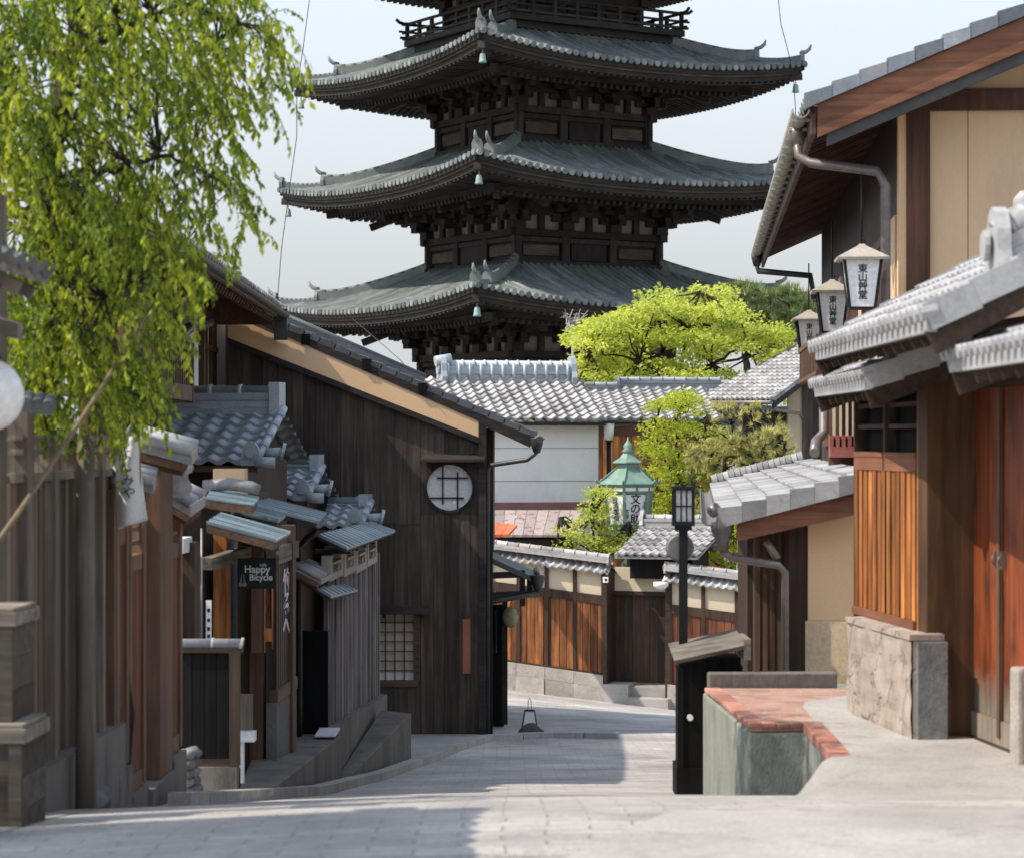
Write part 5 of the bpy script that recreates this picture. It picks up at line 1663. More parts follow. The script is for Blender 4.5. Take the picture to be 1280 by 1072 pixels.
b.lathe([(r_ * u, z * uz) for r_, z in ((6, 139), (9, 142), (5, 146), (6.5, 150), (5, 154), (1.5, 160), (.3, 167))], (0, 0, 0), 12, .7)
for k in range(6):
    a = 2 * PI * k / 6; c_, s_ = math.cos(a), math.sin(a)
    b.tube([(40 * u * c_, 40 * u * s_, 88.5 * uz), (43 * u * c_, 43 * u * s_, 88 * uz), (46 * u * c_, 46 * u * s_, 91 * uz), (46 * u * c_, 46 * u * s_, 94 * uz)], 1.6 * u, 6)
    b.beam((42 * u * c_, 42 * u * s_, 89 * uz), (15.5 * u * c_, 15.5 * u * s_, 114.5 * uz), 2.2 * u, 2.2 * u, .8)
b.build('roof', M['copper_green'], GL)
b = MB(); hexr([(27.2, 19), (32.2, 69)], b); b.build('paper_panels', M['paper'], GL)
for k in range(6):
    a = 2 * PI * (k + .5) / 6; c_, s_ = math.cos(a), math.sin(a)
    for q in (-9, 9):
        b = MB()
        rr = 31.8 * u
        ctr = Vector((rr * c_ - q * u * s_, rr * s_ + q * u * c_, 78 * uz)); tan = Vector((-s_, c_, .0)); nn_ = Vector((c_, s_, 0))
        b.prism([ctr + tan * (x * u) + Vector((0, 0, z * uz)) for x, z in ((-7, -2.8), (7, -2.8), (7.5, 2.8), (-7.5, 2.8))], nn_ * .012, .5)
        b.build('cartouche', M['paper'], GL)
        b = MB()
        ctr2 = ctr + Vector((0, 0, -66 * uz)) - nn_ * 5.2 * u
        b.prism([ctr2 + tan * (x * u) + Vector((0, 0, z * uz)) for x, z in ((-5.5, -1.8), (5.5, -1.8), (5.5, 1.8), (-5.5, 1.8))], nn_ * .012, .5)
        b.build('cartouche', M['paper'], GL)
for (txt, k, dx, dz, sz, bo) in (("文の助", 4, 0, 1, 15, .004), ("甘味", 4, 13.5, 6, 6, .0), ("茶屋", 4, -12.5, -7, 8, .0015), ("甘酒茶屋", 3, 0, 0, 10, .001), ("文之助", 5, 0, 0, 12, .003)):
    t = text_mesh(txt, sz * u * 1.0, M['ink'], bold=bo * .6)
    a = 2 * PI * (k + .5) / 6
    t.parent = GL
    tilt = math.atan2((32.2 - 27.2) * .866 * u, 50 * uz)
    rr = (29.8 * .866) * u + .014 + dz * u * math.sin(tilt)
    c_, s_ = math.cos(a), math.sin(a)
    t.location = (rr * c_ - dx * u * s_, rr * s_ + dx * u * c_, 44 * uz + dz * u)
    t.rotation_euler = (R(90) + tilt, 0, a + R(90))
# wire lantern on a stone in the road
sp0 = P(662, 921, 36.6)
WL = thing('wire_lantern', 'small wire-framed lantern with white panels sitting on a rock by the kerb', 'lantern', (sp0.x, 36.5, zg(36.5, sp0.x)))
u2 = 36.5 / F * .88
b = MB()
pts = []
for k in range(4):
    sx, sy = ((-1, -1), (1, -1), (1, 1), (-1, 1))[k]
    b.tube([(sx * 11.5 * u2, sy * 9 * u2, 8 * u2), (sx * 7 * u2, sy * 6 * u2, 38 * u2)], .008, 6)
for (w_, d_, z) in ((11, 9, 10), (7, 6, 38)):
    for k in range(4):
        a, c = ((-1, -1), (1, -1), (1, 1), (-1, 1))[k], ((1, -1), (1, 1), (-1, 1), (-1, -1))[k]
        b.tube([(a[0] * w_ * u2, a[1] * d_ * u2, z * u2), (c[0] * w_ * u2, c[1] * d_ * u2, z * u2)], .008, 6)
b.tube([(-2.5 * u2, 0, 38 * u2), (-2 * u2, 0, 52 * u2), (0, 0, 56 * u2), (2 * u2, 0, 52 * u2), (2.5 * u2, 0, 38 * u2)], .006, 6)
b.build('frame', M['black_metal'], WL)
b = MB(); b.hexa([(-9.5 * u2, -7 * u2, 11 * u2), (9.5 * u2, -7 * u2, 11 * u2), (9.5 * u2, 7 * u2, 11 * u2), (-9.5 * u2, 7 * u2, 11 * u2), (-5.5 * u2, -4.5 * u2, 37 * u2), (5.5 * u2, -4.5 * u2, 37 * u2), (5.5 * u2, 4.5 * u2, 37 * u2), (-5.5 * u2, 4.5 * u2, 37 * u2)]); b.build('paper_panels', M['paper'], WL)
b = MB()
def rock(mb, c, rx, ry, rz, seed, r=None, n=10):
    c = Vector(c)
    def f(u_, v_):
        th, ph = 2 * PI * u_, PI * (v_ - .5)
        d = Vector((math.cos(th) * math.cos(ph), math.sin(th) * math.cos(ph), math.sin(ph)))
        k = 1 + .28 * noise.noise(d * 1.6 + Vector((seed, seed * .7, 0)))
        return c + Vector((d.x * rx, d.y * ry, d.z * rz)) * k
    mb.grid(f, n * 2, n, r, True)
rock(b, (0.02, -.12, .06), .19, .13, .17, 3.3)
tag(b.build('rock', rough_mat('dark_rock', (.05, .048, .045), (.12, .11, .10), 8, 40, .9, 0, .6), None, WL.location), 'dark rounded rock at the foot of the wire lantern', 'rock')

# far street lamp beside the white storehouse
FLp = P(761, 640, 57.0)
FL = thing('street_lamp', 'small black street lamp with white glass beside the white storehouse corner', 'street lamp', FLp)
k = 57.0 / F
b = MB(); b.tube([(0, 0, -3.5), (0, 0, 88 * k)], .055, 8); b.box(-.13, .13, -.13, .13, 111 * k, 114 * k); b.box(-.09, .09, -.09, .09, 88 * k, 90 * k)
b.build('post', M['black_metal'], FL)
b = MB(); b.lathe([(.10, 90 * k), (.13, 111 * k)], (0, 0, 0), 8, .5); b.build('glass', M['paper'], FL)
# ------------------------------------------------------------------ left side of the street
def slab(mb, q, th, r=None):
    """thick sheet through four points (ccw from above), thickness downwards"""
    mb.hexa([Vector(p) - Vector((0, 0, th)) for p in q] + [Vector(p) for p in q], r)

# weathered grey fence in the foreground
FF1 = Frame(-2.60, 12.3, -1.78, R(87.5))
FE = thing('grey_fence', 'weathered grey wooden fence with open lattice top at the left foreground', 'fence', FF1)
S = FF1.at
x0, x1 = S(12, 700)[0], S(139, 700)[0]
zt_ = S(60, 592)[1]
b = MB(); x = x0
while x < x1:
    b.box(x, min(x1, x + .085), random.uniform(-.006, .01), .04, .02, zt_, None); x += .09
b.build('boards', wood('weathered_fence_board', (.055, .036, .026), (.21, .138, .095), 'z', .85, .45, 22, patch=(.12, .10, .08)), FE)
b = MB()
xa = x0
for px in (27, 60, 88, 120, 138):
    x = S(px, 600)[0]; b = MB(); wd = .075 if px == 27 else .032
    b.box(x - wd, x + wd, -.05, .06, .0 if px != 27 else -.3, S(px, 500 if px == 27 else 545)[1], None); b.build('post', M['grey_wood'], FE)
for (py, hh) in ((592, .05), (563, .03), (547, .03)):
    b = MB(); z = S(90, py)[1]; b.box(x0, x1, -.03, .03, z - hh / 2, z + hh / 2, .8); b.build('rail', M['grey_wood_x'], FE)
b = MB()
for px in (45, 72, 104, 129):
    x = S(px, 600)[0]; b.box(x - .012, x + .012, -.015, .015, zt_, S(px, 547)[1], None)
b.build('lattice', M['grey_wood'], FE)
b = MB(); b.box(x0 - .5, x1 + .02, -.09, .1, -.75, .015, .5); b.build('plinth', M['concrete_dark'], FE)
lg = S(107, 980, -.18)
b = MB()
b.tube([(lg[0], -.18, -.28), (lg[0] + .01, -.18, .3), (lg[0] - .01, -.18, .9), (lg[0] + .008, -.18, S(107, 545, -.18)[1])], [.060, .056, .054, .050], 12, .5)
LGo = tag(b.build('log_post', wood('old_log', (.08, .07, .06), (.23, .20, .17), 'z', .85, .1, 14, patch=(.12, .09, .07)), None, FF1.loc()), 'knotty grey round log post standing against the foreground fence', 'post')
LGo.rotation_euler = (0, 0, FF1.rot)
b = MB(); p = P(104, 1012, 14.2); rock(b, (0, 0, 0), .17, .22, .10, 1.7)
tag(b.build('base_stone', M['rubble'], None, (p.x, 14.2, -2.12)), 'flat base stone under the round log post', 'stone')
# stacked wooden boxes
M['crate_wood'] = wood('crate_wood', (.030, .025, .020), (.12, .098, .078), 'x', .85, .45, 16, patch=(.09, .07, .055))
def crate(X0, X1, Y0, Y1, z0, z1, label):
    T = thing('wooden_crate', label, 'crate', ((X0 + X1) / 2, (Y0 + Y1) / 2, z0), R(-2), 'grey wooden crates by the fence')
    w_, d_, h = (X1 - X0) / 2, (Y1 - Y0) / 2, z1 - z0
    b = MB(); n = 3
    for i in range(n):
        a, c = h * .84 * i / n, h * .84 * (i + .985) / n
        b.box(-w_ + .02, w_ - .02, -d_ + .02, -d_ + .04, a, c); b.box(w_ - .04, w_ - .02, -d_ + .041, d_ - .02, a, c); b.box(-w_ + .02, -w_ + .04, -d_ + .041, d_ - .02, a, c); b.box(-w_ + .041, w_ - .041, d_ - .04, d_ - .02, a, c)
    for sx in (-1, 1): b.box(sx * (w_ - .05) - .03, sx * (w_ - .05) + .03, -d_ + .005, -d_ + .019, 0, h * .84, .7)
    b.build('body', M['crate_wood'], T)
    b = MB(); b.box(-w_, w_, -d_, d_, h * .842, h - .02, .6); b.box(-w_ + .015, w_ - .015, -d_ + .015, d_ - .015, h - .019, h, .9); b.build('lid', M['grey_wood_x'], T, bevel=.003)
    return T
crate(-2.95, -2.32, 11.36, 11.84, -1.335, -.80, 'upper of two stacked weathered grey wooden crates with lids by the fence')
crate(-3.0, -2.26, 11.28, 11.80, -1.90, -1.337, 'lower of two stacked weathered grey wooden crates on the ground')
b = MB(); b.box(-.16, .16, -.14, .14, 0, .24, .6)
tag(b.build('stone_block', M['concrete_dark'], None, (-2.50, 10.75, -1.86), bevel=.03), 'small pale stone block at the far left foot of the crates', 'stone')
# gate eaves at the far left edge
GE = thing('left_gate', 'dark wooden gate eaves cut by the left edge under the tree', 'gate', (-2.8, 11.2, -2))
o3 = Vector((-2.8, 11.2, -2))
xe_, ze_ = -2.04, .74
b = MB()
for (za, xa, xb) in ((0, xe_, -3.6),):
    L_ = lambda x, y, z: Vector((x, y, z)) - o3
    slab(b, [L_(-3.6, 8.3, ze_ + .70), L_(xe_, 8.3, ze_), L_(xe_, 10.65, ze_), L_(-3.6, 10.65, ze_ + .70)], .07, .5)
    slab(b, [L_(-5.2, 8.3, ze_), L_(-3.605, 8.3, ze_ + .70), L_(-3.605, 10.65, ze_ + .70), L_(-5.2, 10.65, ze_)], .07, .5)
    for i in range(8): b.beam(L_(-3.6, 8.45 + i * .3, ze_ + .58), L_(xe_ - .05, 8.45 + i * .3, ze_ - .11), .05, .06)
b.build('eave_boards', M['grey_wood_x'], GE)
b = MB()
pantile(b, L_(xe_ + .03, 10.66, ze_ + .015), (0, -1, 0), (-1.57, 0, .70), 2.37, 1.72, .24, .235, .04, .03, 6)
pantile(b, L_(-5.23, 8.29, ze_ + .015), (0, 1, 0), (1.57, 0, .70), 2.37, 1.72, .24, .235, .04, .03, 4)
ridge(b, L_(-3.6, 8.35, ze_ + .70), L_(-3.6, 10.6, ze_ + .70))
b.build('roof_tiles', M['tile_dark'], GE)
b = MB()
q = [P(-60, 384, 10.4) - o3, P(22, 404, 10.4) - o3, P(28, 404, 11.0) - o3, P(-60, 380, 11.0) - o3]; slab(b, q, .07, .5)
b.build('crossbeam', M['grey_wood_x'], GE)
for y in (8.6, 10.3):
    b = MB(); v = L_(-3.6, y, 0); b.box(v.x - .1, v.x + .1, v.y - .1, v.y + .1, .2, ze_ + 2.6, .5); b.build('post', M['grey_wood'], GE)
b = MB()
q = [P(-60, 488, 11.6) - o3, P(62, 507, 11.6) - o3, P(70, 500, 12.3) - o3, P(-60, 480, 12.3) - o3]; slab(b, q, .05, .5)
for i in range(7):
    a = P(-20 + i * 13, 490 + i * 2, 11.6) - o3; c = P(-14 + i * 13, 486 + i * 2, 12.3) - o3
    b.tube([a + Vector((0, 0, -.02)), c], .025, 8)
b.build('tile_cap', M['tile_dark'], GE)
b = MB(); p = P(-24, 600, 12) - o3; b.box(p.x - .1, p.x + .12, .6, .85, 0, 3.2, .4); b.build('post', M['grey_wood'], GE)
# round paper lantern
lp = P(-16, 494, 10.2)
LN = thing('paper_lantern', 'round white paper lantern hanging at the left edge of the street', 'lantern', lp)
b = MB(); rr_ = 45 * 10.2 / F
prof = []
for i in range(25):
    a = -PI / 2 + PI * i / 24; rb = rr_ * math.cos(a) * (1 + (.012 if i % 2 else 0)); prof.append((max(.02, rb), rr_ * 1.02 * math.sin(a)))
b.lathe(prof, (0, 0, 0), 32, .5); b.build('shade', M['paper'], LN)
b = MB(); b.lathe([(.05, 0), (.06, .0), (.06, .03), (.05, .03)], (0, 0, rr_ * .98), 14); b.lathe([(.05, 0), (.055, .0), (.055, .025), (.05, .025)], (0, 0, -rr_ * 1.04), 14); b.tube([(0, 0, rr_), (0, 0, rr_ + .32)], .006, 6); b.build('cap_ring', M['black_metal'], LN)
# bamboo pole
b = MB(); pa, pc_ = P(-12, 690, 11.4), P(190, 382, 13.4)
b.tube([pa.lerp(pc_, i / 8) + Vector((0, 0, -.03 * math.sin(PI * i / 8))) for i in range(9)], [.014, .0135, .013, .0125, .012, .0115, .011, .010, .009], 8)
tag(b.build('bamboo_pole', M['bamboo']), 'long tan bamboo pole leaning diagonally across the grey fence', 'pole')
# white banner
BNo = (P(168, 520, 14.5).x, 14.5, P(168, 520, 14.5).z)
BN = thing('cloth_banner', 'white cloth banner with vertical brush lettering hanging before the left gates', 'banner', BNo)
def bann(u, v):
    # v: 0 top .. 1 bottom
    zl = -v * (643 - 513) / F * 14.5
    le, re_ = 162 - 18 * min(1, v * 2.0) - 4 * v, 171 + 2 * v + 11 * v * v
    if v < .18: le = 170 - (170 - 154) * (v / .18)
    else: le = 154 - 10 * min(1, (v - .18) / .25) + 4 * max(0, v - .7)
    px = le + (re_ - le) * u
    bot = (0 if v < .97 else 0) + (.05 * (1 - u) * v * v)
    return ((px - 168) * 14.5 / F, .04 * math.sin(5 * u + 3 * v) + .05 * (u - .5) * math.sin(4 * v), zl - bot)
b = MB(); b.grid(bann, 16, 30, .5, True)
oc = b.build('cloth', M['cloth'], BN); so = oc.modifiers.new('thick', 'SOLIDIFY'); so.thickness = .003
b = MB(); b.tube([(.02, .02, .03), (.035, .03, -.75)], .009, 6); b.build('pole', M['bamboo'], BN)
t = text_mesh("よしみや", .085, M['ink'], bold=.0); t.parent = BN; t.location = (-.035, -.055, -.34); t.rotation_euler = (R(90), R(-5), 0)
t = text_mesh("御菓子", .035, M['ink']); t.parent = BN; t.location = (-.078, -.05, -.22); t.rotation_euler = (R(90), R(-5), 0)

# lattice gate panels with small tile caps
GP = Frame(-2.47, 14.8, -2.34, R(89))
S = GP.at
GA = thing('lattice_gate', 'brown lattice gate with small tiled cap beside the white banner', 'gate', GP)
def lattice_panel(T, px0, px1, pyt, pyb, yl=0.0, mid=True, railp=None):
    x0, x1 = S(px0, 800, yl)[0], S(px1, 800, yl)[0]
    zt_, zb_ = S((px0 + px1) / 2, pyt, yl)[1], S((px0 + px1) / 2, pyb, yl)[1]
    f = MB()
    f.box(x0, x0 + .07, yl - .03, yl + .05, zb_ - .10, zt_ + .35, .5); f.box(x1 - .09, x1, yl - .03, yl + .05, zb_ - .10, zt_ + .35, .9)
    f.box(x0 + .07, x1 - .09, yl - .02, yl + .04, zb_ - .12, zb_, .8); f.box(x0 + .07, x1 - .09, yl - .02, yl + .04, zt_, zt_ + .10, .8)
    o = f.build('frame', M['brown_wood'], T)
    n = int((x1 - x0) / .05)
    g = MB()
    for i in range(n):
        x = x0 + .08 + (x1 - x0 - .19) * i / max(1, n - 1); g.box(x, x + .026, yl - .012, yl + .02, zb_, zt_, None)
    g.box(x0 + .05, x1 - .05, yl + .022, yl + .04, zb_, zt_, .1)
    g.build('lattice', M['red_wood'], o)
    g = MB()
    for k in range(2):
        z = zt_ + .16 + .09 * k; g.box(x0 + .07, x1 - .09, yl - .01, yl + .015, z, z + .03, .7)
    g.build('grille', M['brown_wood_x'], o)
    return x0, x1, zb_
pA = lattice_panel(GA, 137, 156, 680, 938)
pB = lattice_panel(GA, 157, 177, 712, 965)
b = MB(); b.box(pA[0] - .1, pA[1], -.05, .15, -.6, pA[2] - .12, .5); b.box(pB[0], pB[1], -.05, .15, -.6, pB[2] - .12, .3); b.build('plinth', M['concrete_dark'], GA)
GB = thing('lattice_gate', 'brown lattice gate with thick pillar and dark doorway beside the rubble stones', 'gate', GP)
pC = lattice_panel(GB, 207, 223, 697, 920)
b = MB(); xa, xb = S(191, 800, .0)[0], S(207, 800, .0)[0]
b.box(xa, xb - .004, -.05, .2, .02, S(200, 640)[1] + .3, .5); b.build('pillar', M['brown_wood'], GB)
b = MB(); xz = S(176, 800)[0]; b.box(xz, xa, .35, .4, -.2, 2.2, .4); b.build('door', M['black_paint_wood'], GB)
b = MB(); b.box(xz + .002, pC[0], -.08, .34, -.95, .015, .5); b.box(pC[0] + .002, pC[1], -.06, .15, -.95, pC[2] - .13, .8); b.build('plinth', M['concrete_dark'], GB)
def cap_roof(T, pts, th=.085, oniat=None, n=5):
    """small tiled cap: quad of world points near-left, near-right, far-right, far-left (street is on the right)"""
    o = Vector(T.location); rz = -T.rotation_euler.z
    Mx = Matrix.Rotation(rz, 3, 'Z')
    q = [Mx @ (Vector(p) - o) for p in pts]
    b = MB()
    slab(b, q, th, .5)
    for i in range(n + 1):
        a, c = q[0].lerp(q[3], i / n), q[1].lerp(q[2], i / n)
        up = Vector((0, 0, .012))
        b.tube([a + up, c + up], .032, 8)
    for k in range(1, 4):
        a, c = q[0].lerp(q[1], k / 4), q[3].lerp(q[2], k / 4)
        b.beam(a + Vector((0, 0, .004)), c + Vector((0, 0, .004)), .02, .03)
    b.build('tile_cap', M['tile_mid'], T)
    e = MB(); q2 = [v - Vector((0, 0, th + .006)) for v in q]
    q2 = [q2[0].lerp(q2[1], 0), q2[0].lerp(q2[1], .82), q2[3].lerp(q2[2], .82), q2[3]]
    slab(e, q2, .05, .4)
    for i in range(8):
        a, c = q2[0].lerp(q2[3], (i + .5) / 8), q2[1].lerp(q2[2], (i + .5) / 8); e.beam(a - Vector((0, 0, .07)), c - Vector((0, 0, .07)), .03, .03)
    e.build('eave_boards', M['brown_wood_x'], T)
    if oniat is not None:
        r_ = MB(); p = Mx @ (Vector(oniat) - o); oni(r_, p, Mx @ Vector((.15, -1, 0)), .55, .4); r_.tube([p + Vector((0, .0, .16)), p + Mx @ Vector((0, .7, 0)) + Vector((0, 0, .16))], .05, 8); r_.build('ridge', M['tile_mid'], T)
cap_roof(GA, [P(172, 549, 15.6), P(240, 567, 15.6), P(247, 557, 16.6), P(182, 540, 16.6)], .075)
cap_roof(GA, [P(140, 590, 14.9), P(192, 604, 14.9), P(196, 592, 15.6), P(145, 580, 15.6)], .065)
cap_roof(GB, [P(165, 624, 16.6), P(203, 641, 16.6), P(209, 628, 17.4), P(172, 614, 17.4)], .06)
cap_roof(GB, [P(205, 612, 17.2), P(238, 632, 17.2), P(257, 620, 18.4), P(224, 604, 18.4)], .075, P(217, 614, 17.0))
# rubble stones
b = MB()
pr = P(234, 990, 18.0)
for j in range(6):
    for i in range(2): rock(b, (random.uniform(-.02, .02) + (i - .5) * .05, i * .12, .04 + j * .068), .075, .10, .048, j * 3.1 + i, None, 7)
tag(b.build('rubble_stones', M['rubble'], None, (pr.x, 18.0, -2.74)), 'stacked grey rubble stones between the lattice gate and the dark sleeve wall', 'stones')
# dark sleeve wall with a round tile coping
YW = 18.7
SW = thing('sleeve_wall', 'low dark board wall with pale round tile coping before the shop', 'wall', (P(225, 990, YW).x, YW, -2.86))
L = lambda px, py, Y=YW: P(px, py, Y) - Vector(SW.location)
a, c = L(225, 957), L(303, 815)
b = MB()
for i in range(4):
    xa = a.x + (L(286, 900).x - a.x) * i / 4; b.box(xa, xa + (L(286, 900).x - a.x) / 4 - .004, 0, .05, a.z + .05, c.z)
b.build('boards', M['black_paint_wood'], SW)
b = MB(); b.box(L(287, 900).x, L(299, 900).x, -.04, .09, a.z, c.z, .6); b.build('post', M['dark_wood'], SW)
b = MB(); b.box(a.x, L(287, 0).x, -.015, .065, a.z, a.z + .055, .5); b.box(a.x - .02, c.x, -.03, .08, c.z, c.z + .04, .3); b.build('rail', M['dark_wood_x'], SW)
b = MB(); b.box(a.x, L(297, 0).x, -.05, .1, -.1, a.z - .002, .5); b.build('base', M['concrete_dark'], SW)
b = MB()
zc = L(260, 805).z
xs = [L(p, 800).x for p in (222, 264, 300)]
for i in range(2):
    b.tube([(xs[i], .02, zc), (xs[i] + .02, .02, zc), (xs[i] + .03, .02, zc), (xs[i + 1], .02, zc)], [.052, .052, .044, .044], 12, .6)
b.tube([(xs[2], .02, zc), (xs[2] + .02, .02, zc - .004)], [.056, .056], 14, .8, sm=False)
b.build('tile_coping', M['tile_mid'], SW)
# white sign stand
SS = thing('sign_stand', 'small white stand with a grey board leaning beside the dark sleeve wall', 'stand', P(303, 978, 19.4))
L = lambda px, py, Y=19.4: P(px, py, Y) - Vector(SS.location)
b = MB(); b.box(L(299, 0).x, L(319, 0).x, -.05, .1, L(0, 926).z, L(0, 914).z, .6); b.build('shelf', M['white_paint'], SS)
b = MB(); b.box(L(301, 0).x, L(305.5, 0).x, -.03, .01, 0, L(0, 926).z, .6); b.build('leg', M['white_paint'], SS)
b = MB(); b.box(L(298, 0).x, L(304, 0).x, -.02, .05, L(0, 958).z, L(0, 954).z, .6); b.build('brace', M['white_paint'], SS)
b = MB(); b.box(L(298, 0).x, L(315, 0).x, .05, .07, L(0, 913).z, L(0, 868).z, .6); b.build('board', M['grey_wood'], SS)

# shopfront: facade set along the street, copper canopies in front
SHF = Frame(-2.62, 19.2, -3.0, R(87.3))
SP = thing('shop_house', 'wooden shop front with copper canopies behind the hanging black sign', 'shop', SHF)
S = SHF.at
b = MB()
b.box(-.3, 7.6, .45, .5, -.4, 2.4, .3); b.build('wall', M['dark_wood'], SP)
b = MB()
p = S(242, 760, .1); b.box(p[0] - .1, p[0] + .1, .06, .2, .3, 2.1, .5); b.build('post', M['brown_wood'], SP)
for (pxa, pxb, yl, mat, nm) in ((243, 258, -.02, 'dark_wood', 'post'), (283, 291, .1, 'orange_wood', 'post'), (328, 341, -.12, 'brown_wood', 'post'), (313, 322, .0, 'brown_wood', 'post'), (366, 371, -.28, 'brown_wood', 'post')):
    xa, xb = S(pxa, 760, yl)[0], S(pxb, 760, yl)[0]
    b = MB(); b.box(xa, min(xb, xa + .22), yl, yl + .12, -.35, 2.15, None); b.build(nm, M[mat], SP)
b = MB(); xa, xb = S(292, 760, .25)[0], S(312, 760, .25)[0]; b.box(xa, xb, .25, .3, .75, 2.0, .5); b.build('grey_panel', rough_mat('grey_blue_panel', (.20, .22, .23), (.27, .29, .30), 2, 30, .8, 0, .1), SP)
# beam and lettered shutter on the street face
xa, xb = S(343, 800, -.22)[0], S(366, 800, -.22)[0]
zt_, zb_ = S(355, 700, -.22)[1], S(355, 853, -.22)[1]
b = MB(); n = 9
for i in range(n): b.box(xa + (xb - xa) * i / n, xa + (xb - xa) * (i + .8) / n, -.24, -.21, zb_, zt_, None)
b.box(xa, xb, -.209, -.19, zb_, zt_, .3)
b.build('shutter', M['dark_wood'], SP)
b = MB(); b.box(xa - .05, xb + .05, -.26, -.18, zb_ - .12, zb_ - .0, .6); b.build('sill', M['brown_wood_x'], SP)
b = MB(); b.box(xa - .05, xb + .08, -.27, -.15, zt_, zt_ + .16, .6); b.build('lintel', M['grey_wood_x'], SP)
b = MB(); b.box(xa - .05, xb + .05, -.25, -.15, -.7, zb_ - .12, .5); b.build('wainscot', rough_mat('grey_wainscot', (.13, .125, .12), (.20, .195, .185), 1.5, 30, .9, 0, .1), SP)
t = text_mesh("竹ろへ", .26, M['white_paint'], bold=.006); t.parent = SP; t.location = ((xa + xb) / 2, -.246, (zt_ + zb_) / 2 + .18); t.rotation_euler = (R(90), 0, 0); t.scale = (1.9, .95, 1)
b = MB(); b.box(S(262, 690, .0)[0], S(345, 690, .0)[0], -.02, .08, S(300, 700, 0)[1], S(300, 686, 0)[1], .4); b.build('beam', M['grey_wood_x'], SP)
b = MB(); p = S(235, 672, .0); b.box(p[0] - .1, p[0] + .3, .02, .1, p[1] - .12, p[1] + .0, .5); b.build('awning_roll', M['cloth'], SP)
b = MB(); p = S(252, 740, -.1); b.tube([(p[0], -.1, .7), (p[0], -.1, S(252, 660, -.1)[1])], .009, 8); b.build('metal_pole', M['pipe'], SP)
sgn = P(261, 776, 19.6)
b = MB(); b.box(-.022, .022, -.01, .01, -.18, .17, .5)
tag(b.build('paper_notice', M['paper'], None, sgn), 'small white upright notice standing on the tile coping', 'notice')
b = MB()
for z, w_, s_ in ((.09, .03, .03), (.01, .032, .026), (-.06, .03, .03), (-.12, .03, .026)): b.box(-.012, .012, -.0125, -.0105, z - s_ / 2, z + s_ / 2, .5)
nt_ = b.build('print', M['ink'], None); nt_.parent = bpy.data.objects['paper_notice']
# wooden lamp box on the post
LBo = P(326, 815, 22.3)
LB = thing('wooden_lamp_box', 'brown wooden lattice lamp box hanging below the black shop sign', 'lamp box', LBo, R(20))
k = 22.3 / F
b = MB(); b.box(-13 * k, 2 * k, -.02, .12, 0, 82 * k, .4); b.build('side', M['brown_wood'], LB)
b = MB()
b.box(3 * k, 5 * k, -.03, .1, 0, 86 * k, .8); b.box(13 * k, 15 * k, -.03, .1, 5 * k, 86 * k, .8); b.box(5 * k, 13 * k, -.03, .1, 14 * k, 30 * k, .7); b.box(5 * k, 13 * k, -.02, .1, 80 * k, 86 * k, .7)
b.build('frame', M['orange_wood'], LB)
b = MB(); b.box(5 * k, 13 * k, .02, .06, 30 * k, 80 * k, .4); b.beam((6 * k, .01, 32 * k), (12 * k, .01, 60 * k), .015, .015); b.beam((12 * k, .01, 50 * k), (6 * k, .01, 78 * k), .015, .015); b.build('panel', M['rust_wood'], LB)
# hanging black sign
BSo = P(321, 697, 21.6)
BS = thing('hanging_sign', 'square black shop sign with white script hanging under the copper canopy', 'sign', BSo, R(3))
k = 21.6 / F
b = MB(); b.box(-24 * k, 24 * k, -.012, .012, -38 * k, 0, .5); b.build('board', M['black_metal'], BS, bevel=.003)
b = MB()
for x in (8,): b.tube([(x * k, 0, 0), (x * k, 0, 9 * k)], .006, 6); b.tube([(x * k - 6 * k, 0, 0), (x * k - 2 * k, 0, 4 * k), (x * k, 0, 7 * k)], .005, 6)
b.build('hook', M['pipe'], BS)
for (tx, x, z, sz, bo) in (("Happy", 1, -15, 13, .0015), ("Bicycle", 5.5, -25, 11, .0012), ("cafe", 8, -8, 6, .0)):
    t = text_mesh(tx, sz * k, M['white_paint'], vertical=False, bold=bo); t.parent = BS; t.location = (x * k, -.0145, z * k); t.rotation_euler = (R(90), 0, 0); t.scale = (.95, 1, 1)
b = MB()
for sx in (-1, 1):
    c = Vector((-17.5 * k + sx * 2.6 * k, -.0125, -33 * k)); b.prism([c + Vector((2.4 * k * math.cos(a * PI / 6), 0, 2.6 * k * math.sin(a * PI / 6))) for a in range(12)], (0, -.002, 0), .5)
    b.prism([c + Vector((-1.0 * k, 0, 2 * k)), c + Vector((1.0 * k, 0, 2 * k)), c + Vector((-sx * 2 * k, 0, 15 * k))], (0, -.002, 0), .5)
b.build('emblem', rough_mat('grey_emblem', (.22, .23, .24), (.3, .31, .32), 3, 30, .7, 0, 0), BS)
# copper canopies
CC = []
def canopy(T, q, th=.05, fascia=True, boards=6, nm='copper_canopy'):
    o = Vector(T.location); Mx = Matrix.Rotation(-T.rotation_euler.z, 3, 'Z')
    q = [Mx @ (Vector(p) - o) for p in q]
    b = MB(); slab(b, q, .018, .5)
    n = boards
    for i in range(n + 1):      # standing seams down the slope
        a, c = q[0].lerp(q[3], i / n), q[1].lerp(q[2], i / n); b.beam(a + Vector((0, 0, .004)), c + Vector((0, 0, .004)), .012, .02)
    obj_ = b.build(nm, M['copper'], T)
    e = MB(); q2 = [v - Vector((0, 0, .02)) for v in q]
    q2 = [q2[0], q2[0].lerp(q2[1], .96), q2[3].lerp(q2[2], .96), q2[3]]
    slab(e, q2, th, .4); e.build('fascia', M['brown_wood_x'] if fascia else M['charred_x'], obj_)
canopy(SP, [P(257, 622, 22.6), P(317, 630, 22.6), P(324, 622, 23.8), P(264, 611, 23.8)], .075)
canopy(SP, [P(292, 640, 23.9), P(348, 651, 23.9), P(357, 644, 25.0), P(303, 631, 25.0)], .03, False)
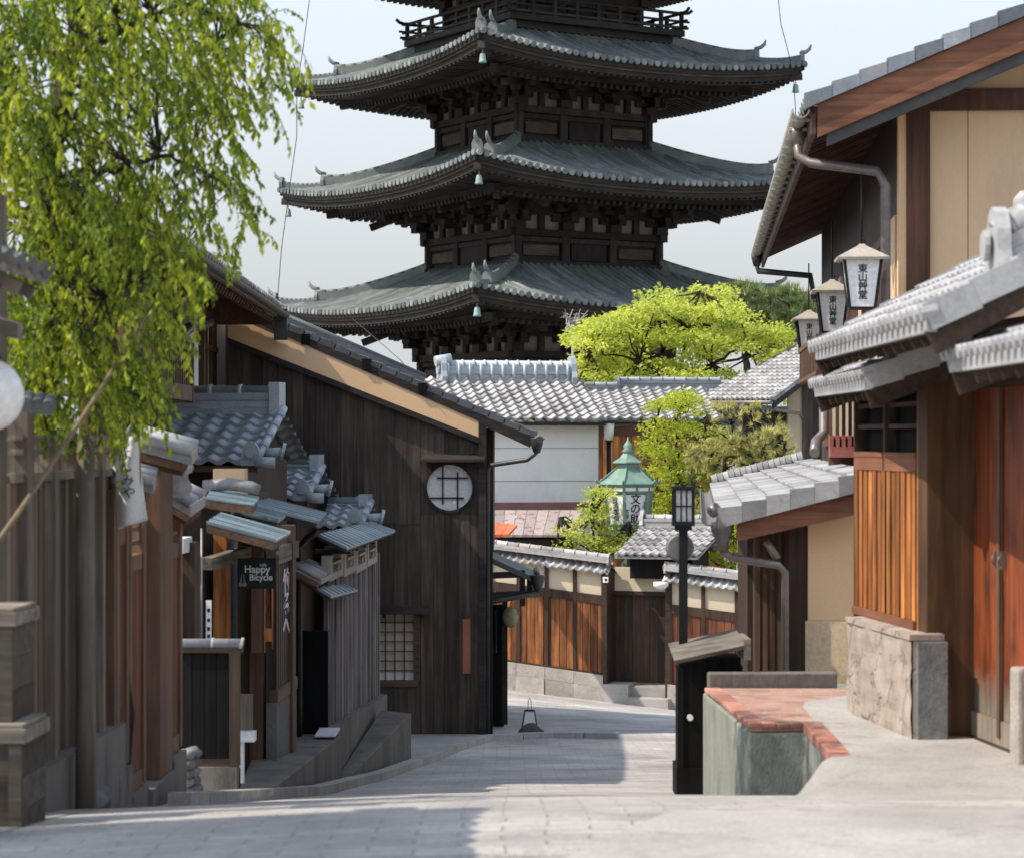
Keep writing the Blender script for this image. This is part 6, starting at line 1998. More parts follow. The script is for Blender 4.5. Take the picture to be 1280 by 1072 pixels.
canopy(SP, [P(258, 652, 20.8), P(345, 675, 20.8), P(363, 665, 22.6), P(275, 641, 22.6)], .07)
canopy(SP, [P(318, 632, 25.2), P(398, 652, 25.2), P(408, 641, 26.8), P(326, 621, 26.8)], .05, False)
b = MB()
p0, p1 = P(399, 654, 25.2) - Vector(SP.location), P(409, 643, 26.8) - Vector(SP.location)
Mx = Matrix.Rotation(-SP.rotation_euler.z, 3, 'Z')
half_pipe(b, Mx @ p0, Mx @ p1, .05)
b.build('gutter', M['pipe_dark'], SP)
b = MB(); p = Mx @ (P(374, 660, 25.9) - Vector(SP.location)); b.tube([Mx @ (P(398, 664, 25.5) - Vector(SP.location)), Mx @ (P(384, 672, 25.6) - Vector(SP.location)), (p.x, p.y, p.z - .2), (p.x, p.y, -.6)], .035, 8); b.build('downpipe', M['pipe_dark'], SP)
b = MB(); p = Mx @ (P(286, 607, 23.6) - Vector(SP.location)); b.tube([p + Vector((0, .25, 0)), p + Vector((0, .0, .02)), p + Vector((0, -.22, -.01)), p + Vector((0, -.3, -.04))], [.06, .065, .06, .05], 10); b.build('tile_end', M['tile_mid'], SP)
b = MB(); p = Mx @ (P(293, 604, 24.4) - Vector(SP.location)); b.box(p.x - .1, p.x + .1, p.y - .12, p.y + .2, p.z - .4, p.z + .15); b.build('plaster', M['tan_plaster'], SP)

# stepped tile-roofed houses behind the shop (their tiled slopes face the camera)
def tile_house(name, label, Y, px0, px1, py_ridge, py_eave, run, rot, mat, ridge_h=.30, verge=True, zbot=-4.2, pitchw=.27, nb=None):
    Fr = Frame(P(px1, py_eave, Y).x, Y, zbot, rot)
    T = thing(name, label, 'house', Fr)
    S = Fr.at
    ze = S(px1 - 20, py_eave)[1]; zr2 = S(px1 - 40, py_ridge, run)[1]
    x0 = S(px0, py_eave)[0]
    V = Vector((0, run, zr2 - ze))
    b = MB()
    pantile(b, (x0, 0, ze), (1, 0, 0), V, -x0, V.length, pitchw, .235, .055, .035, 8)
    pantile(b, (0.0, 2 * run, ze), (-1, 0, 0), Vector((0, -run, zr2 - ze)), -x0, V.length, pitchw, .235, .055, .035, 4)
    b.build('roof_tiles', mat, T)
    b = MB(); b.box(x0, -.02, .02, .12, ze - .10, ze - .02, .3)
    b.hexa([(-.09, .05, ze - .07), (-.03, .05, ze - .07), (-.03, run, zr2 - .07), (-.09, run, zr2 - .07), (-.09, .05, ze - .01), (-.03, .05, ze - .01), (-.03, run, zr2 - .01), (-.09, run, zr2 - .01)], .5)
    b.build('eave_boards', M['brown_wood_x'], T)
    b = MB()
    ridge(b, (x0, run, zr2 - .02), (-.18, run, zr2 - .02), ridge_h, .30, .075, 3, .4, .34)
    b.box(-.18, -.04, run - .20, run + .20, zr2 - .05, zr2 + ridge_h + .12, .7)
    # short side ridge running down at the verge with rounded end tiles
    n = max(2, int(V.length / .3))
    for i in range(n):
        a = Vector((-.02, 0, ze + .07)).lerp(Vector((-.02, run, zr2 + .07)), i / n); c = Vector((-.02, 0, ze + .07)).lerp(Vector((-.02, run, zr2 + .07)), (i + .96) / n)
        b.tube([a, c], [.065, .058], 9)
    oni(b, (-.10, -.02, ze + .02), (0, -1, 0), .62, .5)
    b.tube([(-.02, -.06, ze + .03), (.22, -.02, ze + .02)], .075, 10, .6)
    b.tube([(.22, .35, ze + .16), (.26, .36, ze + .15)], .12, 12, .5, sm=False)
    b.tube([(.0, .35, ze + .14), (.24, .36, ze + .15)], .07, 10, .6)
    b.build('ridge', M['tile_blue'], T)
    b = MB(); b.box(x0 + .1, -.25, .35, 2 * run - .35, 0, ze - .05, .5); b.hexa([(x0 + .1, .35, ze - .06), (-.24, .35, ze - .06), (-.24, 2 * run - .35, ze - .06), (x0 + .1, 2 * run - .35, ze - .06), (x0 + .1, run - .05, zr2 - .1), (-.24, run - .05, zr2 - .1), (-.24, run + .05, zr2 - .1), (x0 + .1, run + .05, zr2 - .1)], .6)
    b.build('wall', M['dark_wood'], T)
    return T
tile_house('tile_roof_house', 'small house with blue-grey wave tile roof below the wooden balcony', 31.0, 150, 323, 517, 580, 1.6, R(-7), M['tile_blue'])
tile_house('tile_roof_house', 'smaller second wave-tiled roof stepping down beside the charred house wall', 34.6, 306, 386, 588, 624, 1.1, R(-7), M['tile_blue'], .12, pitchw=.23)
tile_house('tile_roof_house', 'lowest little wave-tiled roof end beside the copper roof of the plank fence', 35.6, 396, 452, 632, 660, .9, R(-7), M['tile_blue'], .06, pitchw=.21)

# plank fence with copper roof and four vents
PFF = Frame(-2.02, 26.6, -3.7, R(87.8))
PF2 = thing('plank_fence', 'silvery plank fence with green copper roof and four vent boxes', 'fence', PFF)
S = PFF.at
xa, xb = S(409, 800)[0], S(474, 800)[0]
zb0, zb1 = S(474, 868)[1], S(412, 905)[1]
zt0 = S(474, 690)[1]; zt1 = S(415, 716)[1]
zt_ = min(zt0, zt1)
lerp_ = lambda a, c, t: a + (c - a) * t
b = MB(); x = xa
while x < xb - .01:
    c = min(xb, x + random.uniform(.13, .17)); t0 = (x - xa) / (xb - xa)
    b.box(x, c - .012, random.uniform(-.012, .006), .04, lerp_(zb1, zb0, t0), lerp_(zt1, zt0, t0), None); x = c
b.build('planks', wood('silvery_plank', (.085, .075, .072), (.27, .245, .235), 'z', .85, .45, 18, patch=(.10, .085, .08)), PF2)
b = MB(); b.box(xa, xb, .045, .10, zb0 - .3, zt1, .2); b.build('backing', M['black_paint_wood'], PF2)
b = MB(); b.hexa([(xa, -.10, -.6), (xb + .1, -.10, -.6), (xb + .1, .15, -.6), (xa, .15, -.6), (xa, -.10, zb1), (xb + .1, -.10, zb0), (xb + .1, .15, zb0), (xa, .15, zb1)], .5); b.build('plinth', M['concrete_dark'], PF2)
for (pxa, pxb, pyt, pyb) in ((411, 427, 691, 722), (428.5, 442.5, 686, 717), (443.5, 456.5, 681, 713), (457.5, 469.5, 677, 705)):
    x0, x1 = S(pxa, 700, -.03)[0], S(pxb, 700, -.03)[0]; z1, z0 = S((pxa + pxb) / 2, pyt, -.03)[1], S((pxa + pxb) / 2, pyb, -.03)[1]
    f = MB(); w_ = x1 - x0; h = z1 - z0
    f.box(x0, x0 + w_ * .16, -.05, .05, z0, z1, .6); f.box(x1 - w_ * .16, x1, -.05, .05, z0, z1, .6); f.box(x0 + w_ * .16, x1 - w_ * .16, -.05, .05, z0, z0 + h * .28, .6)
    f.box(x0 + w_ * .16, x1 - w_ * .16, -.07, .02, z0 + h * .62, z0 + h * .72, .9)
    f.prism([(x0 + w_ * .16, -.03, z0 + h * .28), (x0 + w_ * .34, -.03, z0 + h * .28), (x0 + w_ * .16, -.03, z0 + h * .62)], (0, .05, 0), .5)
    f.prism([(x1 - w_ * .16, -.03, z0 + h * .28), (x1 - w_ * .16, -.03, z0 + h * .62), (x1 - w_ * .34, -.03, z0 + h * .28)], (0, .05, 0), .5)
    f.build('vent_box', rough_mat('pale_vent_wood', (.34, .31, .27), (.46, .42, .37), 3, 40, .85, .1, .2), PF2)
canopy(PF2, [P(396, 667, 26.4), P(434, 685, 26.4), P(494, 663, 32.6), P(463, 652, 32.6)], .03, False, 16, 'copper_roof')
b = MB()
for i in range(6):
    a = P(438 + i * 10, 686 - i * 3.9, 27.2 + i * 1.0) - Vector(PF2.location); a = Matrix.Rotation(-PF2.rotation_euler.z, 3, 'Z') @ a
    b.box(a.x - .03, a.x + .03, a.y, a.y + .4, a.z - .05, a.z + .0)
b.build('bracket_blocks', M['charred_x'], PF2)
# doorway with its own little roof
DW = thing('doorway', 'dark recessed doorway under small copper hood between shop and plank fence', 'doorway', PFF)
b = MB(); xz0, xz1 = S(374, 800)[0], S(407, 800)[0]
b.box(xz0, xz1, .45, .5, -.3, 1.9, .4); b.box(xz1 - .02, xz1 + .03, -.03, .45, -.1, 1.6, .3); b.build('door', M['black_paint_wood'], DW)
canopy(DW, [P(374, 721, 25.6), P(414, 745, 25.6), P(447, 737, 28.2), P(402, 716, 28.2)], .03, False, 7, 'copper_hood')
b = MB(); b.box(xz0, xz1, .35, .6, 1.9, 2.3, .2); b.build('lintel', M['black_paint_wood'], DW)
cap_roof(DW, [P(368, 706, 25.4), P(402, 724, 25.4), P(416, 716, 26.6), P(384, 702, 26.6)], .05)
# concrete platforms
RP = thing('platform', 'raised concrete entrance platform with board-marked side before the shop', 'platform', (-2, 23, -3.7))
o3 = Vector((-2, 23, -3.7))
def gz(p, dz=0.0): return Vector((p.x, p.y, zg(p.y, p.x) + dz))
def ramp_block(T, top, name='block'):
    o = Vector(T.location)
    b = MB(); b.hexa([gz(p, -.15) - o for p in top] + [p - o for p in top], .5)
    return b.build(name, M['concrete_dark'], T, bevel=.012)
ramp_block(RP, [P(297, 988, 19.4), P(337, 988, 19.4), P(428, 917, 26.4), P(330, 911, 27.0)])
b = MB(); p = P(412, 913, 26.0) - o3; b.box(p.x - .12, p.x + .1, p.y - .5, p.y + .2, p.z - .004, p.z + .012); b.build('white_mat', M['white_paint'], RP)
RQ = thing('ramp', 'sloping concrete ramp block rising beside the plank fence foot', 'ramp', (-1.7, 28.5, -4))
ramp_block(RQ, [P(420, 973, 26.5), P(433, 974, 26.5), P(514, 891, 30.6), P(476, 887, 31.0)])

# wing with balcony above
WF = Frame(-4.30, 27.6, -4.2, R(91))
WG = thing('balcony_house', 'upper storey with brown balcony rail and white posts seen behind the tree', 'house', WF)
S = WF.at
b = MB(); b.box(-1.5, 9.3, .3, .4, 0, 6.55, .4); b.build('wall', M['brown_wood'], WG)
for (pxa, pxb) in ((237, 248), (282, 290), (186, 190)):
    xa, xb = S(pxa, 430, -.02)[0], S(pxb, 430, -.02)[0]; b = MB(); b.box(xa, xb, -.02, .3, S(pxa, 498, 0)[1], 6.1, .5); b.build('white_post', M['white_plaster'], WG)
for (pxa, pxb, pyt, pyb, cols) in ((250, 281, 392, 495, 4), (190, 232, 370, 470, 3)):
    xa, xb = S(pxa, 440, .12)[0], S(pxb, 440, .12)[0]; z1, z0 = S((pxa + pxb) / 2, pyt, .12)[1], S((pxa + pxb) / 2, pyb, .12)[1]
    f = MB(); f.box(xa, xb, .08, .2, z1 - .1, z1, .5); f.box(xa, xb, .08, .2, z0, z0 + .12, .5); f.box(xa, xa + .18, .06, .2, z0, z1 + .4, .6); f.box(xb - .12, xb, .08, .2, z0, z1, .5)
    o = f.build('window', M['brown_wood'], WG)
    g = MB(); g.box(xa + .1, xb - .1, .17, .19, z0, z1, .5); g.build('pane', M['shoji'], o)
    g = MB()
    for i in range(1, cols + 1): x = xa + .18 + (xb - xa - .3) * i / (cols + 1); g.box(x - .03, x + .03, .10, .15, z0, z1, .4)
    g.box(xa, xb, .095, .15, (z0 + z1) / 2 + .05, (z0 + z1) / 2 + .13, .4); g.build('lattice', M['brown_wood'], o)
b = MB()
xa, xb = S(150, 450, -.45)[0], S(236, 450, -.45)[0]
z1, z0 = S(210, 425, -.45)[1], S(210, 478, -.45)[1]
b.box(xa, xb, -.50, -.42, z1 - .06, z1, .6); b.box(xa, xb, -.50, -.42, z0 - .18, z0, .6)
n = int((xb - xa) / .20)
for i in range(n + 1): x = xa + (xb - xa) * i / n; b.box(x - .025, x + .025, -.48, -.44, z0, z1, None)
b.box(xa, xb, -.47, -.45, (z0 + z1) / 2 + .02, (z0 + z1) / 2 + .07, .5); b.box(xb - .05, xb + .05, -.51, -.41, z0 - .2, z1 + .05, .4); b.box(xa, xb, -.42, .3, z0 - .2, z0 - .1, .3)
b.build('balcony_rail', M['brown_wood'], WG)
b = MB(); p = [S(226, 440, -.2), S(228, 418, -.2), S(236, 410, -.2), S(262, 403, -.2)]; b.tube([(q[0], -.2, q[1]) for q in p], .07, 8); b.build('downpipe', M['pipe_dark'], WG)
b = MB()
ze = 1.93 + 4.2
b.hexa([(-4, -.9, ze - .12), (9.1, -.9, ze - .12), (9.1, 3, ze + 1.9), (-4, 3, ze + 1.9), (-4, -.9, ze), (9.1, -.9, ze), (9.1, 3, ze + 2.0), (-4, 3, ze + 2.0)], .4)
for i in range(40): x = -3.8 + i * .32; b.beam((x, -.85, ze - .16), (x, .35, ze + .45), .07, .09)
b.box(-4, 9.1, .25, .299, ze - .4, ze + .48, .5)
b.prism([(9.02, -.82, ze - .13), (9.02, -.82, ze - .22), (9.02, .249, ze - .22), (9.02, .249, ze + .40)], (.06, 0, 0), .4)
b.build('eave_boards', M['brown_wood_x'], WG)
b = MB(); pantile(b, (-4, -.95, ze + .02), (1, 0, 0), (0, 3.9, 2.0), 13.1, 4.3, .27, .24, .04, .03, 5)
for i in range(46): x = -4 + i * .285; b.tube([(x, -.98, ze + .04), (x, -.86, ze + .09)], .05, 8, None, sm=False)
b.build('roof_tiles', M['tile_mid'], WG)
b = MB(); half_pipe(b, (-4, -1.02, ze - .06), (9.1, -1.02, ze - .06), .07); b.box(9.0, 9.16, -1.05, -.85, ze - .45, ze + .02, .3); b.build('gutter', M['pipe_dark'], WG)
# ------------------------------------------------------------------ trees and plants
rng = random.Random(11)
def leaf(mb, p, d, n, L, W, r):
    """one folded leaf from p along d with face normal near n"""
    d = d.normalized(); s = d.cross(n)
    if s.length < 1e-3: s = d.cross(Vector((1, 0, .3)))
    s.normalize(); nn_ = s.cross(d)
    k = len(mb.v)
    mb.v += [tuple(p), tuple(p + d * (L * .45) + s * (W / 2) + nn_ * (W * .18)), tuple(p + d * L), tuple(p + d * (L * .45) - s * (W / 2) + nn_ * (W * .18))]
    mb.face((k, k + 1, k + 2, k + 3), r)
def rv(): 
    while True:
        v = Vector((rng.uniform(-1, 1), rng.uniform(-1, 1), rng.uniform(-1, 1)))
        if .05 < v.length < 1: return v
def limb(mb, pts, r0, r1, seg=7, wob=.04, n=6):
    """smooth tapered limb through pts"""
    path = []
    for a, c in zip(pts, pts[1:]):
        for i in range(n): path.append(a.lerp(c, i / n))
    path.append(pts[-1])
    path = [p + rv() * (wob if 0 < i < len(path) - 1 else 0) for i, p in enumerate(path)]
    m = len(path) - 1
    mb.tube(path, [r0 + (r1 - r0) * (i / m) ** .8 for i in range(m + 1)], seg, .5)

# --- the near tree hanging over the left foreground
TB = Vector((-2.95, 14.0, -2.2))
T = thing('tree', 'leafy fresh-green tree with hanging twigs over the left side of the street', 'tree', TB)
def inside(px, py):
    """is the photo point inside the drooping crown outline?"""
    if py < 60: xr = 285 + py * .5
    elif py < 150: xr = 348 - (py - 60) * .10
    elif py < 260: xr = 325 - (py - 150) * .35
    elif py < 330: xr = 290 + (py - 260) * .45
    elif py < 430: xr = 320 - (py - 330) * 1.15
    else: xr = 205 - (py - 430) * .35
    return px < xr and py < 560
tk = MB()
tr0 = [TB, P(62, 420, 14.0), P(56, 300, 14.0), P(62, 190, 14.05), P(82, 90, 14.1), P(100, 0, 14.2), P(120, -90, 14.3)]
limb(tk, tr0, .11, .035, 10, .03)
hubs = []
for (a, c) in (((62, 190, 14.05), [(120, 120, 14.4), (190, 70, 14.6), (270, 60, 14.5)]), ((82, 90, 14.1), [(150, 30, 13.6), (230, 0, 13.4), (300, 30, 13.3)]), ((56, 300, 14), [(120, 220, 13.4), (200, 190, 13.2), (265, 220, 13.2)]),
               ((62, 190, 14.05), [(20, 120, 13.6), (-40, 90, 13.2)]), ((56, 300, 14), [(20, 250, 14.6), (-30, 230, 14.8)]), ((100, 0, 14.2), [(180, -50, 14.6), (260, -40, 14.9)]), ((60, 350, 14), [(110, 300, 14.5), (170, 290, 14.8), (235, 300, 14.9)]), ((62, 420, 14), [(100, 380, 13.5), (160, 360, 13.3)])):
    pts = [P(*a)] + [P(*q) for q in c]
    limb(tk, pts, .028, .007, 6, .04)
    for q in pts[1:]: hubs.append(q)
    for q, q2 in zip(pts, pts[1:]): hubs.append(q.lerp(q2, .5))
lm = MB()
cnt = 0
tries = 0
while cnt < 1480 and tries < 60000:
    tries += 1
    px, py = rng.uniform(-60, 345), rng.uniform(-90, 520)
    if not inside(px, py + 45): continue
    dens = 1.0 if px < 225 else (.75 if py < 140 else .45)
    if 45 < px < 120 and 50 < py < 110: dens = .55
    if 110 < px < 215 and 130 < py < 210: dens = .5
    if py > 440: dens *= .85
    if px > 210 and 330 < py: dens *= .38
    if px > 300 and 180 < py < 260: dens *= .35
    if rng.random() > dens: continue
    cnt += 1
    Y = rng.uniform(12.6, 14.6)
    if py > 420: Y = rng.uniform(12.9, 14.3)
    p = P(px, py, Y)
    out = Vector((rng.uniform(-.2, .9), rng.uniform(-.5, .5), rng.uniform(-.2, .25)))
    Lg = rng.uniform(.20, .46)
    n = int(Lg / .020)
    path = []
    q = p.copy(); d = out.normalized()
    for i in range(n):
        d = (d + Vector((0, 0, -.14)) + rv() * .08).normalized()
        q = q + d * .021
        path.append(q.copy())
    h = min(hubs, key=lambda k: (k - p).length)
    if (h - p).length < .55 and rng.random() < .5:
        tk.tube([h, h.lerp(p, .5) + Vector((0, 0, .03)), p], [.007, .005, .0035], 4, .5, caps=False)
    tk.tube(path[::5] + [path[-1]], .0026, 3, .5, caps=False)
    base = rng.random() ** 1.6
    for i, q in enumerate(path[1:]):
        for sgn in (-1, 1):
            if rng.random() < .25: continue
            sd_ = d.cross(Vector((0, 0, 1))) * sgn
            dd = Vector((sd_.x * .8, sd_.y * .8, -.75)) + rv() * .55
            L = rng.uniform(.030, .064)
            leaf(lm, q + rv() * .012, dd, rv() + Vector((.0, 0, .5)), L, L * rng.uniform(.40, .54), min(1, max(0, base * .75 + rng.uniform(-.15, .3))))
for v_ in (tk, lm):
    v_.v = [(a - TB.x, b_ - TB.y, c - TB.z) for a, b_, c in v_.v]
tk.build('trunk', M['bark'], T); lm.build('crown', M['leaf_near'], T)

# --- generic crown of leaf pads
def pads_tree(name, label, base, pads, n_per, L, mat, limbs, flat=.35, group=None, jit=1.0, up=.0, barkmat=None, ratio=.6, r0=.14, pw=1.0):
    """pads: (centre, radius, thickness); leaves spread through each pad"""
    T = thing(name, label, 'tree' if 'tree' in name or 'pine' in name else 'shrub', base, 0, group)
    lm, tk = MB(), MB()
    for (c, r, h) in pads:
        k = int(n_per * r * r)
        tone = rng.uniform(-.18, .18)
        for _ in range(k):
            v = rv()
            p = c + Vector((v.x * r, v.y * r, v.z * h))
            p += Vector((noise.noise(p * 2.1), noise.noise(p * 2.3 + Vector((5, 0, 0))), noise.noise(p * 2.7 + Vector((0, 9, 0))))) * (r * .35)
            d = Vector((v.x, v.y, up + rng.uniform(-.5, .35))) + rv() * .6 * jit
            l = L * rng.uniform(.7, 1.3)
            leaf(lm, p, d, Vector((0, 0, 1)) + rv() * (1.0 - flat) * 1.6, l, l * ratio, min(1, max(0, .5 + tone + rng.uniform(-.4, .4) * pw)))
        # twigs
    for pts, a, c in limbs: limb(tk, pts, a, c, 6, .05)
    for (c, r, h) in pads:
        if limbs and rng.random() < .8:
            best = min((q for pts, _, _ in limbs for q in pts), key=lambda q: (q - c).length)
            tk.tube([best, best.lerp(c, .5) + rv() * .1, c, c + rv() * r * .6], [.035, .025, .015, .006], 5, .5, caps=False)
    b = Vector(base)
    for mm in (lm, tk): mm.v = [(x - b.x, y - b.y, z - b.z) for x, y, z in mm.v]
    tk.build('trunk', barkmat or M['bark'], T); lm.build('crown', mat, T)
    return T

# yellow-green maple in front of the pagoda
YM = 67.0
pads = []
def mp_inside(px, py):
    top = [(700, 460), (712, 425), (735, 395), (770, 375), (800, 358), (850, 350), (905, 358), (925, 385), (960, 405), (995, 420), (1010, 430)]
    for (x0, y0), (x1, y1) in zip(top, top[1:]):
        if x0 <= px <= x1: return py > y0 + (y1 - y0) * (px - x0) / (x1 - x0) + 6
    return False
k = 0
while k < 175:
    px, py = rng.uniform(700, 1000), rng.uniform(350, 500)
    if not mp_inside(px, py): continue
    if px > 880 and py > 448 and rng.random() < .8: continue
    if math.sin(py / 6.2 + px / 42 + 1.3 * math.sin(px / 31)) < -.05 and rng.random() < .8: continue
    k += 1
    pads.append((P(px, py, YM + rng.uniform(-2.2, 2.0)), rng.uniform(.34, .70), rng.uniform(.12, .22)))
mb_ = (P(845, 560, YM).x, YM, -6.7)
B0 = Vector(mb_)
lim = [([B0, P(842, 560, YM), P(850, 470, YM)], .16, .08), ([P(850, 470, YM), P(820, 420, YM), P(780, 395, YM)], .06, .02), ([P(850, 470, YM), P(860, 410, YM - .5), P(875, 365, YM - .5)], .06, .02),
       ([P(846, 500, YM), P(890, 455, YM - .8), P(935, 430, YM - .8), P(985, 432, YM)], .06, .02), ([P(850, 470, YM), P(800, 450, YM - 1), P(735, 440, YM - 1)], .06, .02), ([P(890, 455, YM), P(940, 445, YM + 1), P(960, 440, YM + 1)], .05, .02)]
pads_tree('maple_tree', 'bright yellow-green maple in front of the lowest pagoda roof', mb_, pads, 620, .125, M['leaf_maple'], lim, .5)
# green tree and olive pine behind the right garden wall
YT = 56.5
pads = []
k = 0
while k < 95:
    px, py = rng.uniform(795, 915), rng.uniform(485, 650)
    w_ = 1 - abs((px - 850) / 62) ** 2
    top = 485 + 60 * (abs(px - 852) / 60) ** 1.6
    if py < top or px < 800 + max(0, (py - 600)) * .2: continue
    k += 1
    pads.append((P(px, py, YT + rng.uniform(-1.2, 1.2)), rng.uniform(.24, .46), rng.uniform(.12, .22)))
mb_ = (P(850, 700, YT).x, YT, -6.2); B0 = Vector(mb_)
lim = [([B0, P(850, 640, YT), P(846, 570, YT), P(850, 510, YT)], .13, .03), ([P(848, 600, YT), P(825, 560, YT), P(815, 530, YT)], .05, .02), ([P(848, 590, YT), P(875, 555, YT), P(885, 520, YT)], .05, .02), ([P(848, 620, YT), P(820, 610, YT), P(805, 590, YT)], .05, .02)]
pads_tree('young_tree', 'light green young tree between the green lantern and the olive pine', mb_, pads, 800, .085, M['leaf_green'], lim, .2, up=.35)
def pine(name, label, base, tufts, mat, limbs, L=.16, W=.020, n=16, upb=.5):
    T = thing(name, label, 'pine', base)
    lm, tk = MB(), MB()
    for c in tufts:
        ax = (Vector((0, 0, upb)) + rv() * .8).normalized(); tone = rng.random()
        for _ in range(n):
            d = (ax + rv() * 1.0).normalized(); l = L * rng.uniform(.7, 1.25)
            s = d.cross(rv()).normalized() * W
            k = len(lm.v); p = c + rv() * .03
            lm.v += [tuple(p - s * .5), tuple(p + s * .5), tuple(p + d * l)]
            lm.face((k, k + 1, k + 2), min(1, max(0, tone * .7 + rng.uniform(0, .3))))
        best = min((q for pts, _, _ in limbs for a_, b_ in zip(pts, pts[1:]) for q in (a_, a_.lerp(b_, .33), a_.lerp(b_, .66), b_)), key=lambda q: (q - c).length)
        if rng.random() < .5: tk.tube([best, best.lerp(c, .6) + rv() * .08, c], [.022, .014, .006], 4, .5, caps=False)
    for pts, a, c in limbs: limb(tk, pts, a, c, 6, .06)
    b = Vector(base)
    for mm in (lm, tk): mm.v = [(x - b.x, y - b.y, z - b.z) for x, y, z in mm.v]
    tk.build('trunk', M['bark'], T); lm.build('crown', mat, T)
    return T
YP = 54.6
tufts = []
while len(tufts) < 680:
    px, py = rng.uniform(858, 992), rng.uniform(500, 650)
    lay = math.sin(py / 11.5 + px / 60)
    top = 505 + (40 if px < 890 else 0) + max(0, (px - 955)) * 1.0
    if py < top or (lay < -.1 and rng.random() < .75) or px > 992 - max(0, 560 - py) * .4: continue
    tufts.append(P(px, py, YP + rng.uniform(-1.0, 1.0)))
mb_ = (P(915, 700, YP).x, YP, -6.1); B0 = Vector(mb_)
lim = [([B0, P(918, 650, YP), P(905, 590, YP), P(915, 530, YP)], .12, .03), ([P(910, 600, YP), P(945, 575, YP), P(980, 560, YP)], .05, .015), ([P(908, 585, YP), P(880, 560, YP), P(868, 545, YP)], .05, .015), ([P(914, 630, YP), P(950, 610, YP), P(985, 600, YP)], .05, .015), ([P(910, 560, YP), P(940, 530, YP), P(965, 515, YP)], .04, .015), ([P(914, 640, YP), P(885, 620, YP), P(865, 610, YP)], .05, .015)]
pine('pine_tree', 'olive-brown garden pine behind the right garden wall beside the lean-to roof', mb_, tufts, M['leaf_olive'], lim, .17, .022, 18)
# pines in the distance at right of the maple
YB = 78.0
for i, (x0, x1, t0, lab) in enumerate(((892, 968, 358, 'dull green distant pine just right of the maple top'), (950, 1024, 362, 'dull green distant pine nearest the hanging lanterns'))):
    tufts = []
    while len(tufts) < 240:
        px, py = rng.uniform(x0, x1), rng.uniform(t0, 430)
        c = (x0 + x1) / 2
        if py < t0 + 18 * abs((px - c) / (x1 - x0) * 2) ** 2 or (math.sin(py / 8 + px / 30) < -.2 and rng.random() < .7): continue
        tufts.append(P(px, py, YB + rng.uniform(-1.2, 1.2)))
    c = (x0 + x1) / 2
    mb_ = (P(c, 600, YB).x, YB, -7.3); B0 = Vector(mb_)
    lim = [([B0, P(c + 4, 470, YB), P(c - 2, 400, YB), P(c, 370, YB)], .2, .05), ([P(c, 420, YB), P(x0 + 10, 400, YB)], .08, .03), ([P(c, 410, YB), P(x1 - 10, 395, YB)], .08, .03)]
    pine('pine_tree', lab, mb_, tufts, M['leaf_pine'], lim, .34, .05, 18, .9)
# bushes over the garden wall
def bush(label, x0, x1, y0, y1, Y, n, mat, L=.08, seed=0, shape=None):
    pads = []
    while len(pads) < n:
        px, py = rng.uniform(x0, x1), rng.uniform(y0, y1)
        if shape and not shape(px, py): continue
        pads.append((P(px, py, Y + rng.uniform(-.5, .5)), rng.uniform(.20, .34), rng.uniform(.10, .17)))
    c = (x0 + x1) / 2
    base = (P(c, y1, Y).x, Y, -5.9); B0 = Vector(base)
    lim = [([B0, P(c, y1 + 5, Y), P(c - 3, (y0 + y1) / 2, Y)], .06, .02), ([P(c, y1, Y), P(x0 + 10, (y0 + y1) / 2, Y)], .03, .01), ([P(c, y1, Y), P(x1 - 10, (y0 + y1) / 2 + 5, Y)], .03, .01)]
    pads_tree('shrub', label, base, pads, 950, L, mat, lim, .3, up=.2)
def sh1(px, py):
    if px < 735: return py > 645 + (735 - px) * .25 if py < 700 else False
    if px > 762: return py > 662
    return py > 600 + abs(px - 752) * 1.2
bush('yellow-green shrub in front of the green lantern above the wall cap', 690, 796, 600, 694, 53.3, 60, M['leaf_maple'], .075, shape=sh1)
bush('bright green shrub between the lamp post and the lean-to gutter', 868, 945, 640, 706, 54.0, 46, M['leaf_green'], .075)
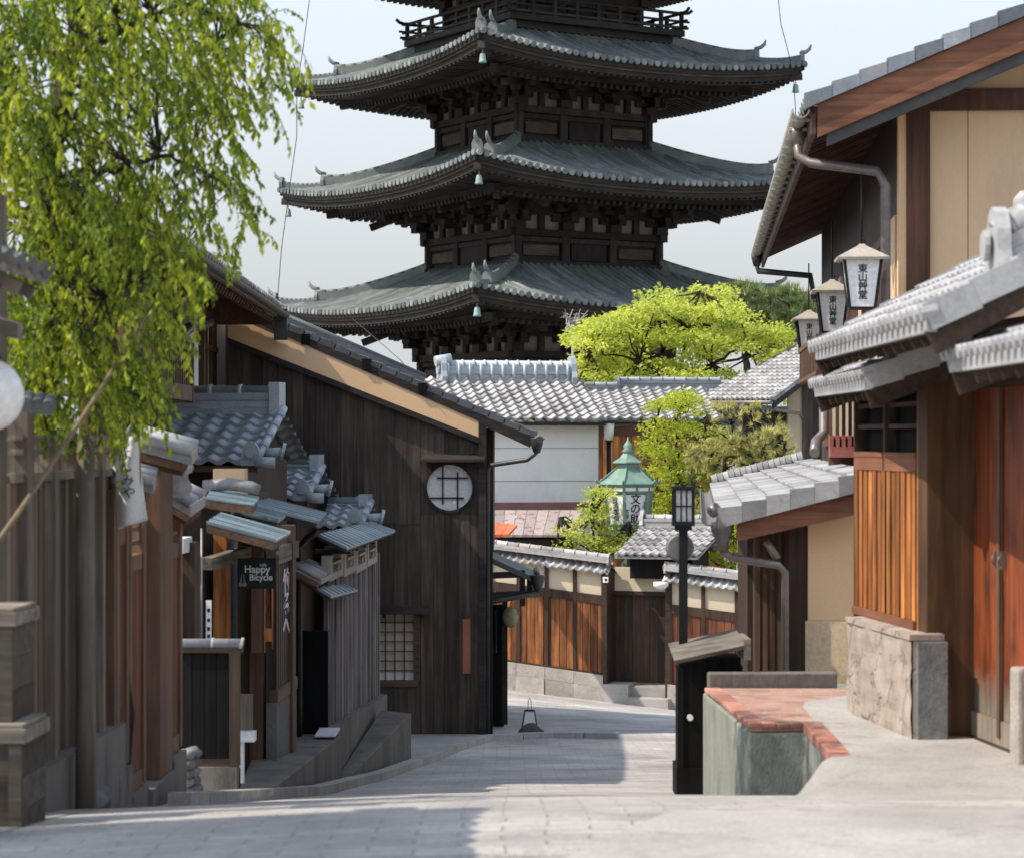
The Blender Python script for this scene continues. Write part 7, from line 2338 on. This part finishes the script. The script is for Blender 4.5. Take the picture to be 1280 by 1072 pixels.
# bare pale twigs before the pagoda
BT = P(716, 470, 70)
b = MB()
for i in range(26):
    p = P(716 + rng.uniform(-4, 4), 412, 70); e = P(rng.uniform(698, 735), rng.uniform(384, 410), 70 + rng.uniform(-.5, .5))
    b.tube([p, p.lerp(e, .5) + rv() * .12, e], [.028, .02, .012], 4, None, caps=False)
    for _ in range(3):
        q = p.lerp(e, rng.uniform(.4, .9)); b.tube([q, q + rv() * .22], [.014, .008], 3, None, caps=False)
b.tube([BT - Vector((0, 0, 4)), P(716, 412, 70)], [.07, .04], 6, .5)
b.v = [(x - BT.x, y - BT.y, z - BT.z) for x, y, z in b.v]
T = tag(b.build('bare_tree', M['twig'], None, BT), 'small bare pale-twigged tree before the dark pagoda base', 'tree')
# dark little pine at the end of the foreground fence
tufts = []
while len(tufts) < 130:
    px, py = rng.gauss(168, 20), rng.gauss(488, 20)
    if 125 < px < 203 and 440 < py < 530: tufts.append(P(px, py, 15.4 + rng.uniform(-.25, .25)))
mb_ = (P(150, 700, 15.4).x, 15.4, -2.5); B0 = Vector(mb_)
lim = [([B0, P(152, 600, 15.4), P(165, 500, 15.4)], .05, .02), ([P(158, 540, 15.4), P(185, 490, 15.4)], .02, .01), ([P(158, 540, 15.4), P(140, 485, 15.4)], .02, .01)]
pine('small_pine', 'dark little garden pine tucked under the big tree beside the banner', mb_, tufts, M['leaf_dark'], lim, .10, .008, 26, .2)

# ------------------------------------------------------------------ thin wires and aerial
def wire(label, pts, r):
    b = MB(); b.tube(pts, r, 5, .5); o = b.build('wire', M['black_metal']); tag(o, label, 'wire')
wire('thin cable falling from the pagoda eaves past its left roof tips', [P(388, -10, 96), P(379, 60, 96.2), P(371, 110, 96.5), P(371, 170, 96.5), P(362, 235, 96.5), P(352, 310, 96.5), P(347, 372, 96.5)], .016)
wire('thin cable hanging past the right tip of the pagoda roof', [P(972, -10, 94), P(976, 30, 94), P(984, 60, 94), P(992, 95, 94), P(995, 150, 94), P(996, 240, 94)], .016)
wire('slack cable from the pagoda eave down to the dark house verge', [P(440, 398, 88), P(466, 420, 70), P(500, 450, 50), P(531, 486, 36.8)], .009)
AT = P(196, 210, 30)
AE = thing('television_aerial', 'thin television aerial standing among the leaves of the big tree', 'aerial', AT)
b = MB(); b.tube([(0, 0, -2.5), (0, 0, .78)], .012, 5); b.build('mast', M['black_metal'], AE)
b = MB(); b.tube([(-.28, 0, .74), (.62, 0, .80)], .010, 5)
for i in range(8): x = -.25 + i * .11; b.tube([(x, -.18, .745 + x * .06), (x, .18, .745 + x * .06)], .006, 4)
b.build('antenna', M['black_metal'], AE)
